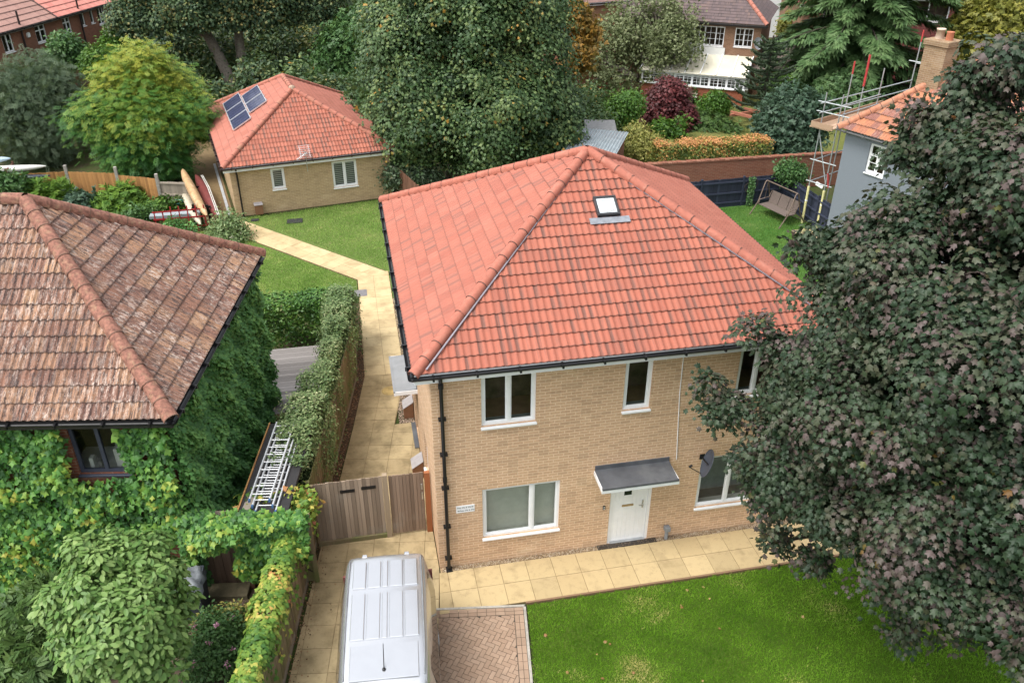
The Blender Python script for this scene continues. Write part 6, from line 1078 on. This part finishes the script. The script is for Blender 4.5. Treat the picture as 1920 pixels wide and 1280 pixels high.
T_('topiary', 'lollipop_tree', 'small round-headed clipped tree on the dry lawn', 'tree', (21.2, 34.4), 5500, .13, L_OVAL, LF_BRIGHT, tr=.08, seed=24, k=10, cr=.15, zmin=.35, tvar=(.4, .3))
T_('juniper', 'spreading_juniper', 'low spreading yellow green juniper just behind the rusty hedge', 'shrub', (20.0, 31.6), 6000, .26, L_SPRAY, LF_ROSEM, tr=.05, seed=25, k=10, cr=.25, up=1., wild=.3, droop=.2)
T_('bluebush', 'blue_green_tree', 'dense blue green round tree beside the scaffold at the hedge end', 'tree', (21.2, 25.0), 17000, .18, L_TUFT, LF_BLUE, tr=.16, seed=26, k=12, cr=.32, shell=.6)
T_('goldshrub', 'golden_shrub', 'pale golden shrub at the left end of the rusty hedge', 'shrub', (13.7, 26.0), 6000, .13, L_OVAL, LF_GOLD, tr=.06, seed=27, k=10, cr=.22, shell=.4)
T_('greenbush', 'laurel_shrub', 'glossy dark green shrub behind the grey sheds', 'shrub', (14.2, 31.), 5000, .16, L_OVAL, LF_BRIGHT, tr=.08, seed=28, k=10, cr=.22, tvar=(.5, .3))
T_('yellowtop', 'yellow_tree', 'yellow green tree beyond the grey house roof, top right', 'tree', (37.5, 32.1), 12000, .28, L_TUFT, LF_YEL, tr=.15, seed=29, k=12, cr=.5, shell=.4)
T_('yellowflower', 'yellow_shrub', 'bright yellow shrub past the corner of the brown brick house', 'shrub', (35.1, 51.8), 2500, .25, L_DIA, LF_YEL, tr=.06, seed=30, k=12, cr=.3)
T_('ivybush', 'ivy_clump', 'green ivy clump spilling over the corner of the navy fence', 'shrub', (18.8, 20.9), 2600, .12, L_IVY, LF_MID, tr=.04, seed=31, k=10, cr=.2)
T_('orangetree', 'autumn_tree', 'tree with orange autumn leaves at the right of the big maple', 'tree', (12.7, 35.9), 5000, .24, L_TUFT, LF_ORA, tr=.14, seed=32, k=12, cr=.4, shell=.4)
T_('flowertree', 'loose_shrub', 'tall loose green shrub between the big maple and the grey sheds', 'shrub', (12.0, 31.0), 8000, .18, L_OVAL, LF_MAPLE, tr=.08, seed=33, k=10, cr=.35, shell=.4, tvar=(.7, .5))
rp = T_('rosebushpale', 'pale_shrub', 'grey green shrub with white blooms against the far corner of the bungalow', 'shrub', (1.5, 24.7), 5000, .15, L_OVAL, LF_GREY, tr=.05, seed=34, k=10, cr=.25, shell=.4); blooms(rp, LB['rosebushpale'], 5, .14, PETAL_W, 5, (1.5, 24.7, 0))
for i, (x, y, z, r) in enumerate(LB['shade']):
    if i == 5: continue
    tree('understorey_shrub', ['dark shrub at the foot of the leaning trunk', 'dark shrub right of the bungalow ridge', 'dark green shrub before the rounded bright tree', 'shadowed shrub at the left edge of the big maple', 'dark shrub just right of the twin trunks', 'low dark shrub between the twin trunks', 'shadowed shrub left of the leaning trunk'][i], 'shrub', [(x, y, z*.6, r*1.1), (x+r*.8, y+.5, z*.45, r*.8), (x-r*.8, y+.4, z*.4, r*.8), (x, y+1.2, z*.9, r*.9)], (x, y), 5500, .24, L_OVAL, LF_DARK if i % 2 == 0 else LF_MAPLE, BARKD, tr=.08, seed=100+i, k=12, cr=.35, shell=.35, tvar=(.6, .5), group=None)
# more garden shrubs filling the ground between far houses, each its own plant
more = [((-13.5, 39.5), 1.5, 'olive shrub below the yellow green tree, by the far grey fence', LF_DARK), ((-11.5, 50), 2.4, 'dark bush behind the leaning trunk near the terrace end', LF_DARK), ((-14.5, 52.5), 2.2, 'ivy-dark bush at the end of the terrace wall', LF_BLUE), ((-4.2, 52.5), 2.4, 'dark rounded bush in the distance between the trunks and bright tree', LF_DARK), ((-.5, 56), 2.6, 'distant olive bush at the top left of the big maple', LF_GOLD), ((3.8, 54), 2.6, 'distant dark bush hidden behind the big maple crown', LF_MAPLE), ((8.6, 30.8), 1.5, 'low bush in the shade under the big maple', LF_DARK), ((6.3, 29.2), 1.3, 'low olive bush right of the maple trunk', LF_WILLOW), ((.4, 30.4), 1.7, 'dark bush between the bungalow and the maple trunk', LF_MAPLE), ((-.2, 34.6), 1.5, 'ivy-covered bush at the back corner of the bungalow', LF_MID), ((26.9, 34.6), 1.5, 'green bush between the monkey puzzle and the cedar', LF_BRIGHT), ((28.2, 31.2), 1.6, 'dark green bush under the cedar boughs', LF_CEDAR), ((20.2, 39.9), .9, 'small grey shrub against the conservatory plinth', LF_GREY), ((16.2, 33.8), 1.0, 'low fern-like shrub left of the red maple', LF_MID), ((16.4, 30.2), .8, 'bright green fern clump before the red maple', LF_BRIGHT), ((-6.8, 56), 2.8, 'tall dark bush high between the far trunks', LF_DARK), ((11.5, 39.5), 1.6, 'green bush below the orange autumn tree', LF_MAPLE), ((-9.4, 24.0-.2), .5, 'weedy green clump by the green plant pot', LF_BRIGHT), ((-10.3, 23.2), .5, 'weedy green clump behind the red bench frame', LF_MID), ((-8.4, 20.9), .5, 'leafy clump under the red bench frame', LF_IVYD)]
for i, ((x, y), r, lab, mt_) in enumerate(more):
    g = np.random.default_rng(200+i); lb = [(x+g.normal()*r*.55, y+g.normal()*r*.45, r*g.uniform(.5, 1.1), r*g.uniform(.5, .8)) for _ in range(6)]
    tree('garden_shrub', lab, 'shrub', lb, (x, y), int(1500*max(r, .8)**1.6), .10+.075*r, (L_OVAL, L_DIA, L_TUFT)[i % 3], mt_, BARKD, tr=.05*r, seed=200+i, k=11, cr=.22*r, shell=.4, tvar=(.6, .5))
# ---- hedges grown as rows of overlapping clumps
def hedge(name, lab, a, b, w_, h, n, size, tpl, mat, seed, cat='hedge', top=0., z0=.0, up=.4, jit=.12, bark=BARKD, **kw):
    a, b = np.array(a), np.array(b); L = np.linalg.norm(b-a); g = np.random.default_rng(seed); d = (b-a)/L; nr = np.array([-d[1], d[0]]); o = thing(name, lab, cat, (*a, 0))
    m = n; u = g.random(m)*L; s = g.random(m); face = g.choice(3, m, p=[.38, .31, .31]); per = g.normal(size=m)*.05
    off = np.where(face == 0, (g.random(m)-.5)*w_, np.where(face == 1, w_/2, -w_/2)+g.normal(size=m)*.05); zz_ = np.where(face == 0, h+g.normal(size=m)*.05, z0+(h-z0)*np.sqrt(g.random(m)))
    bump_ = jit*(np.sin(u*2.3+seed)+np.sin(u*5.1+zz_*3))*.6; off += np.sign(off)*bump_*(face > 0); zz_ += bump_*.8*(face == 0)
    P = np.stack([a[0]+d[0]*u+nr[0]*off, a[1]+d[1]*u+nr[1]*off, zz_], 1); P += g.normal(size=P.shape)*.05
    Nn = np.where((face == 0)[:, None], np.array([0, 0, 1.]), np.sign(off)[:, None]*np.array([nr[0], nr[1], 0.]))+np.array([0, 0, up])+norm(g.normal(size=P.shape))*.65
    t = .5+(g.random(m)-.5)*.7+.18*np.sin(u*3.1+zz_*4)*np.sin(u*1.3)+np.where(face == 0, top, -top*.35); ok = P[:, 2] > .03
    leafmesh('foliage', mat, o, P[ok], Nn[ok], (g.normal(size=P.shape)+[0, 0, -.4])[ok], size*(.7+.6*g.random(ok.sum())), t[ok], tpl, (*a, 0))
    mb = MB()
    for i in range(max(2, int(L/.6))):
        p = a+d*(L*(i+.5)/max(2, int(L/.6))); q = (p[0]-a[0], p[1]-a[1]); limb(mb, (q[0], q[1], 0), (q[0]+g.normal()*.1, q[1]+g.normal()*.1, h*.9), .03, .012, g, 5, .05)
        for _ in range(3): limb(mb, (q[0], q[1], h*.4), (q[0]+g.normal()*w_*.3, q[1]+g.normal()*w_*.3, h*.85), .015, .006, g, 4, .1)
    mb.build('stems', bark, o); return o
hedge('fence_hedge', 'long loose pale green hedge growing over the board fence along the side path', (-1.82, 10.9), (-2.05, 8.3), .70, 2.0, 8000, .085, L_OVAL, LF_HEDGE, 31, jit=.16)
hedge('fence_hedge', 'narrow middle stretch of pale hedge over the board fence beside the grey deck', (-1.95, 8.3), (-2.48, 5.2), .46, 2.15, 8000, .080, L_OVAL, LF_HEDGE, 32, jit=.24)
hedge('fence_hedge', 'pale variegated hedge beside the ladders, growing over the board fence above the gate', (-2.52, 5.2), (-3.2, 1.65), .74, 2.34, 13500, .080, L_OVAL, LF_HEDGE, 35, jit=.24)
hedge('box_hedge', 'short dense bright green hedge with white flecks at the far end of the deck', (-4.5, 11.15), (-1.95, 11.35), .95, 1.55, 9500, .10, L_OVAL, LF_HEDGE2, 33, jit=.07)
hedge('rusty_hedge', 'clipped hedge with rust orange top above the brick garden wall', (13.4, 23.35), (19.2, 23.25), 1.0, 2.15, 15000, .105, L_OVAL, LF_PHOT, 34, top=.30, jit=.07)
# ---- climbers: leaves hanging in layers on a wall
def climber(name, lab, M, x0, x1, z0, z1, n, size, dep, tpl, mat, seed, holes=(), par=None, edge=.25, clump=.35, dn=.9, out=.75, tv=.75, up=.5, fn=None, stems=True):
    g = np.random.default_rng(seed); x = g.uniform(x0, x1, n); z = g.uniform(z0, z1, n); k = np.ones(n, bool)
    for a, b, c, d_ in holes:
        e = np.abs(g.normal(size=n))*.05; k &= ~((x > a+e) & (x < b-e) & (z > c+e) & (z < d_-e))
    if fn is not None: k &= fn(x, z, g)
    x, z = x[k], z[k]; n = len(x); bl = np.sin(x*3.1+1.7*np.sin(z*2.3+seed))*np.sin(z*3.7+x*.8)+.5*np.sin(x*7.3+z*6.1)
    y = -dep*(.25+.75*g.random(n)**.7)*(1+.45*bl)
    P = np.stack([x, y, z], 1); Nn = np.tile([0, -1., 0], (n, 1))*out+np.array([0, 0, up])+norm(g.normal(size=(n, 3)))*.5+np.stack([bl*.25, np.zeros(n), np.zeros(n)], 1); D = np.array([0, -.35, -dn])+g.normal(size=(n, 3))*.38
    R_ = np.array(M.to_3x3()); P = P@R_.T+np.array(M.translation); Nn = Nn@R_.T; D = D@R_.T
    o = thing(name, lab, 'climber', tuple(M @ Vector(((x0+x1)/2, 0, 0))), 0); off = tuple(o.location)
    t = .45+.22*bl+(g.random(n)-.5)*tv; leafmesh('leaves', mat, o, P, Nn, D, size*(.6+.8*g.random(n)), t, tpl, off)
    if stems:
        mb = MB()
        for i in range(max(3, int((x1-x0)*1.2))):
            xx = x0+(x1-x0)*(i+.5)/max(3, int((x1-x0)*1.2)); pts = [M @ Vector((xx+.25*math.sin(q*1.3+i), -.03, z0+(z1-z0)*q/6)) for q in range(7)]
            pts = [p for p in pts if not any(a-.1 < (M.inverted() @ p).x < b+.1 and c-.1 < (M.inverted() @ p).z < d_+.1 for a, b, c, d_ in holes)]
            if len(pts) > 1: mb.tube([p-Vector(off) for p in pts], .014, 5)
        if mb.v: mb.build('stems', BARKD, o)
    return o
OM = frame((*OC, 0), OA); ORM = frame((*opt(0, 0)[:2], 0), OA+R(90))
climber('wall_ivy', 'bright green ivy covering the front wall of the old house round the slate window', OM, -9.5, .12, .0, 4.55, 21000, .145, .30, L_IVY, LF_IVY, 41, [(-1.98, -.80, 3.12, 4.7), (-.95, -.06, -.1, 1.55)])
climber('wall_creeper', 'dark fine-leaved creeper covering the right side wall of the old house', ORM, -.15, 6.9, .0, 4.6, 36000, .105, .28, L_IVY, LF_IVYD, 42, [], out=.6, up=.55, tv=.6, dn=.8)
climber('arch_ivy', 'thick ivy tumbling over the plank screen beside the dark plank door', OM, -.05, 2.55, 1.55, 2.35, 5200, .135, .52, L_IVY, LF_IVY, 43, [], dn=.6, up=.9, fn=None, stems=False)
climber('screen_ivy', 'ivy hanging down the plank screen to the right of the dark plank door', OM, 1.0, 2.5, .35, 1.9, 3600, .13, .38, L_IVY, LF_IVY, 44, [], fn=lambda x, z, g: z > .35+1.1*np.abs(x-1.5)**1.2*.6)
CRM = frame((-2.93, 1.15, 0), math.atan2(-7.7, -1.25)); cl = 7.4
def fencetop(name, lab, a, b, h, n, size, seed, mat, w_=.27):
    a, b = np.array(a), np.array(b); g = np.random.default_rng(seed); L = np.linalg.norm(b-a); d = (b-a)/L; nr = np.array([-d[1], d[0]]); u = g.random(n)*L; th = g.uniform(-.25, 1.25, n)*math.pi; bl = np.sin(u*2.6)*.6+np.sin(u*6.3+1)*.4
    r = w_*(1+.30*bl)*(.55+.45*np.sqrt(g.random(n))); hang = np.where(g.random(n) < .35, -g.exponential(.30, n), 0); off = np.cos(th)*r; P = np.stack([a[0]+d[0]*u+nr[0]*off, a[1]+d[1]*u+nr[1]*off, h-.12+np.sin(th)*r*.75+hang], 1)
    Nn = np.stack([nr[0]*np.cos(th), nr[1]*np.cos(th), np.sin(th)+.5], 1)+norm(g.normal(size=(n, 3)))*.5; D = np.stack([nr[0]*np.cos(th)*.6, nr[1]*np.cos(th)*.6, np.full(n, -.6)], 1)+g.normal(size=(n, 3))*.45
    o = thing(name, lab, 'climber', (*a, 0)); t = .47+.28*np.sin(u*1.9+.6)*np.sin(u*4.4)+(g.random(n)-.5)*.55
    leafmesh('leaves', mat, o, P, Nn, D, size*(.6+.8*g.random(n)), t, L_IVY, (*a, 0)); m = MB(); m.tube([(d[0]*L*q/9, d[1]*L*q/9, h-.03+.05*math.sin(q*2)) for q in range(10)], .02, 5); m.build('stems', BARKD, o); return o
fencetop('fence_creeper', 'yellow and red tinged creeper draped along the top of the drive fence', (-2.98, .9), (-4.22, -6.3), 1.9, 8500, .112, 46, LF_CREEP)
tree('corner_ivy', 'yellow green ivy mass at the corner where screen and gate fence meet', 'climber', [(-3.1, .65, 1.75, .38, .12), (-3.45, .5, 1.78, .36, .05), (-2.98, .95, 1.62, .28, .1), (-3.85, .55, 1.85, .30, 0)], (-3.1, .65), 3000, .13, L_IVY, LF_CREEP, BARKD, tr=.03, seed=47, k=9, cr=.14, shell=.5, droop=.7)
climber('fence_vine', 'thin green vine climbing a post of the navy fence', frame((16.95, 20.12, 0), 0), -.12, .18, .1, 1.45, 420, .10, .12, L_IVY, LF_MID, 48)
# ---- cedar: layered boughs with hanging sprays
def cedar(name, lab, base, H, r0, r1, nb, seed, z0=1.2):
    g = np.random.default_rng(seed); o = thing(name, lab, 'conifer', (*base, 0)); P = []; Nn = []; D = []; S = []; Tn = []; mb = MB(); mb.tube([(0, 0, -.1), (.05, .1, H*.4), (0, 0, H)], [.34, .22, .05], 10)
    for i in range(nb):
        f = i/(nb-1); z = z0+(H-z0)*f**1.1; az = i*2.39996+g.normal()*.2; L = (r0+(r1-r0)*f)*g.uniform(.75, 1.12); dx, dy = math.cos(az), math.sin(az); pts = []
        for q in range(11):
            s = q/10; pts.append((dx*L*s, dy*L*s, z+L*(.16*s-.34*s*s)))
        mb.tube(pts, [.07*(1-.9*q/10)*(L/5) for q in range(11)], 5)
        m = int(34*L); s = g.random(m)**.75; sid = g.choice([-1, 1], m); w_ = sid*g.random(m)*.24*L*(1.15-s)*(s > .08)
        px = dx*L*s-dy*w_; py = dy*L*s+dx*w_; pz = z+L*(.16*s-.34*s*s)-np.abs(w_)*.30+g.normal(size=m)*.05
        P.append(np.stack([px, py, pz], 1)); D.append(np.stack([dx*.75-dy*sid*.55, dy*.75+dx*sid*.55, np.full(m, -.55)], 1)+g.normal(size=(m, 3))*.25); Nn.append(np.tile([0, 0, 1.], (m, 1))+np.stack([np.full(m, dx*.5), np.full(m, dy*.5), np.zeros(m)], 1)+g.normal(size=(m, 3))*.3); S.append(.62*(.7+.6*g.random(m))); Tn.append(.30+.45*s+(g.random(m)-.5)*.5)
    leafmesh('foliage', LF_CEDAR, o, np.concatenate(P), np.concatenate(Nn), np.concatenate(D), np.concatenate(S), np.concatenate(Tn), L_SPRAY); mb.build('trunk', BARKD, o); return o
cedar('cedar', 'broad blue green cedar with layered drooping boughs behind the scaffold', (31.2, 36.0), 13, 6.6, 3.2, 110, 3)
# ---- monkey puzzle
mp = thing('monkey_puzzle', 'spiky dark monkey puzzle tree with upcurved arms on the dry lawn', 'tree', (23.6, 32.6, 0)); mb = MB(); mb.tube([(0, 0, -.1), (0, 0, 5.2)], [.16, .05], 8); g = np.random.default_rng(9); P = []; D = []; Nn = []
arms = MB()
for i in range(64):
    f = i/63; z = .7+4.3*f; az = i*2.39996; L = (2.3-1.5*f)*g.uniform(.85, 1.1); pts = [(math.cos(az)*L*s, math.sin(az)*L*s, z+L*(-.35*s+.55*s*s)) for s in np.linspace(0, 1, 8)]; arms.tube(pts, [.075]*7+[.03], 6)
    for s in np.linspace(.1, 1, 26):
        for q in range(3): p = np.array([math.cos(az)*L*s, math.sin(az)*L*s, z+L*(-.35*s+.55*s*s)]); v = g.normal(size=3); P.append(p); D.append(v+np.array([math.cos(az), math.sin(az), .3])*.8); Nn.append(g.normal(size=3))
leafmesh('needles', LF_MONK, mp, np.array(P), np.array(Nn), np.array(D), np.full(len(P), .17), g.random(len(P)), L_DIA); mb.build('trunk', BARKD, mp); arms.build('arms', flat('arm_green', (.028, .045, .022), .7), mp)
tree('dwarf_conifer', 'tiny bright yellow green cone-shaped conifer by the pale grey post', 'conifer', [(25.2, 37.6, .25, .28), (25.2, 37.6, .6, .2), (25.2, 37.6, .9, .12)], (25.2, 37.6), 1200, .14, L_DIA, LF_CON, BARK, tr=.03, seed=61, k=8, cr=.06, droop=-.6)
fl_ = tree('hydrangea', 'shrub with large cream flower heads behind the red maple', 'shrub', [(20.1, 36.6, .9, .55), (20.6, 36.9, .8, .5)], (20.2, 36.7), 1500, .16, L_OVAL, LF_MID, BARK, tr=.03, seed=62, k=8, cr=.15); blooms(fl_, [(20.1, 36.6, .9, .55), (20.6, 36.9, .8, .5)], 9, .26, PETAL_W, 8, (20.2, 36.7, 0))
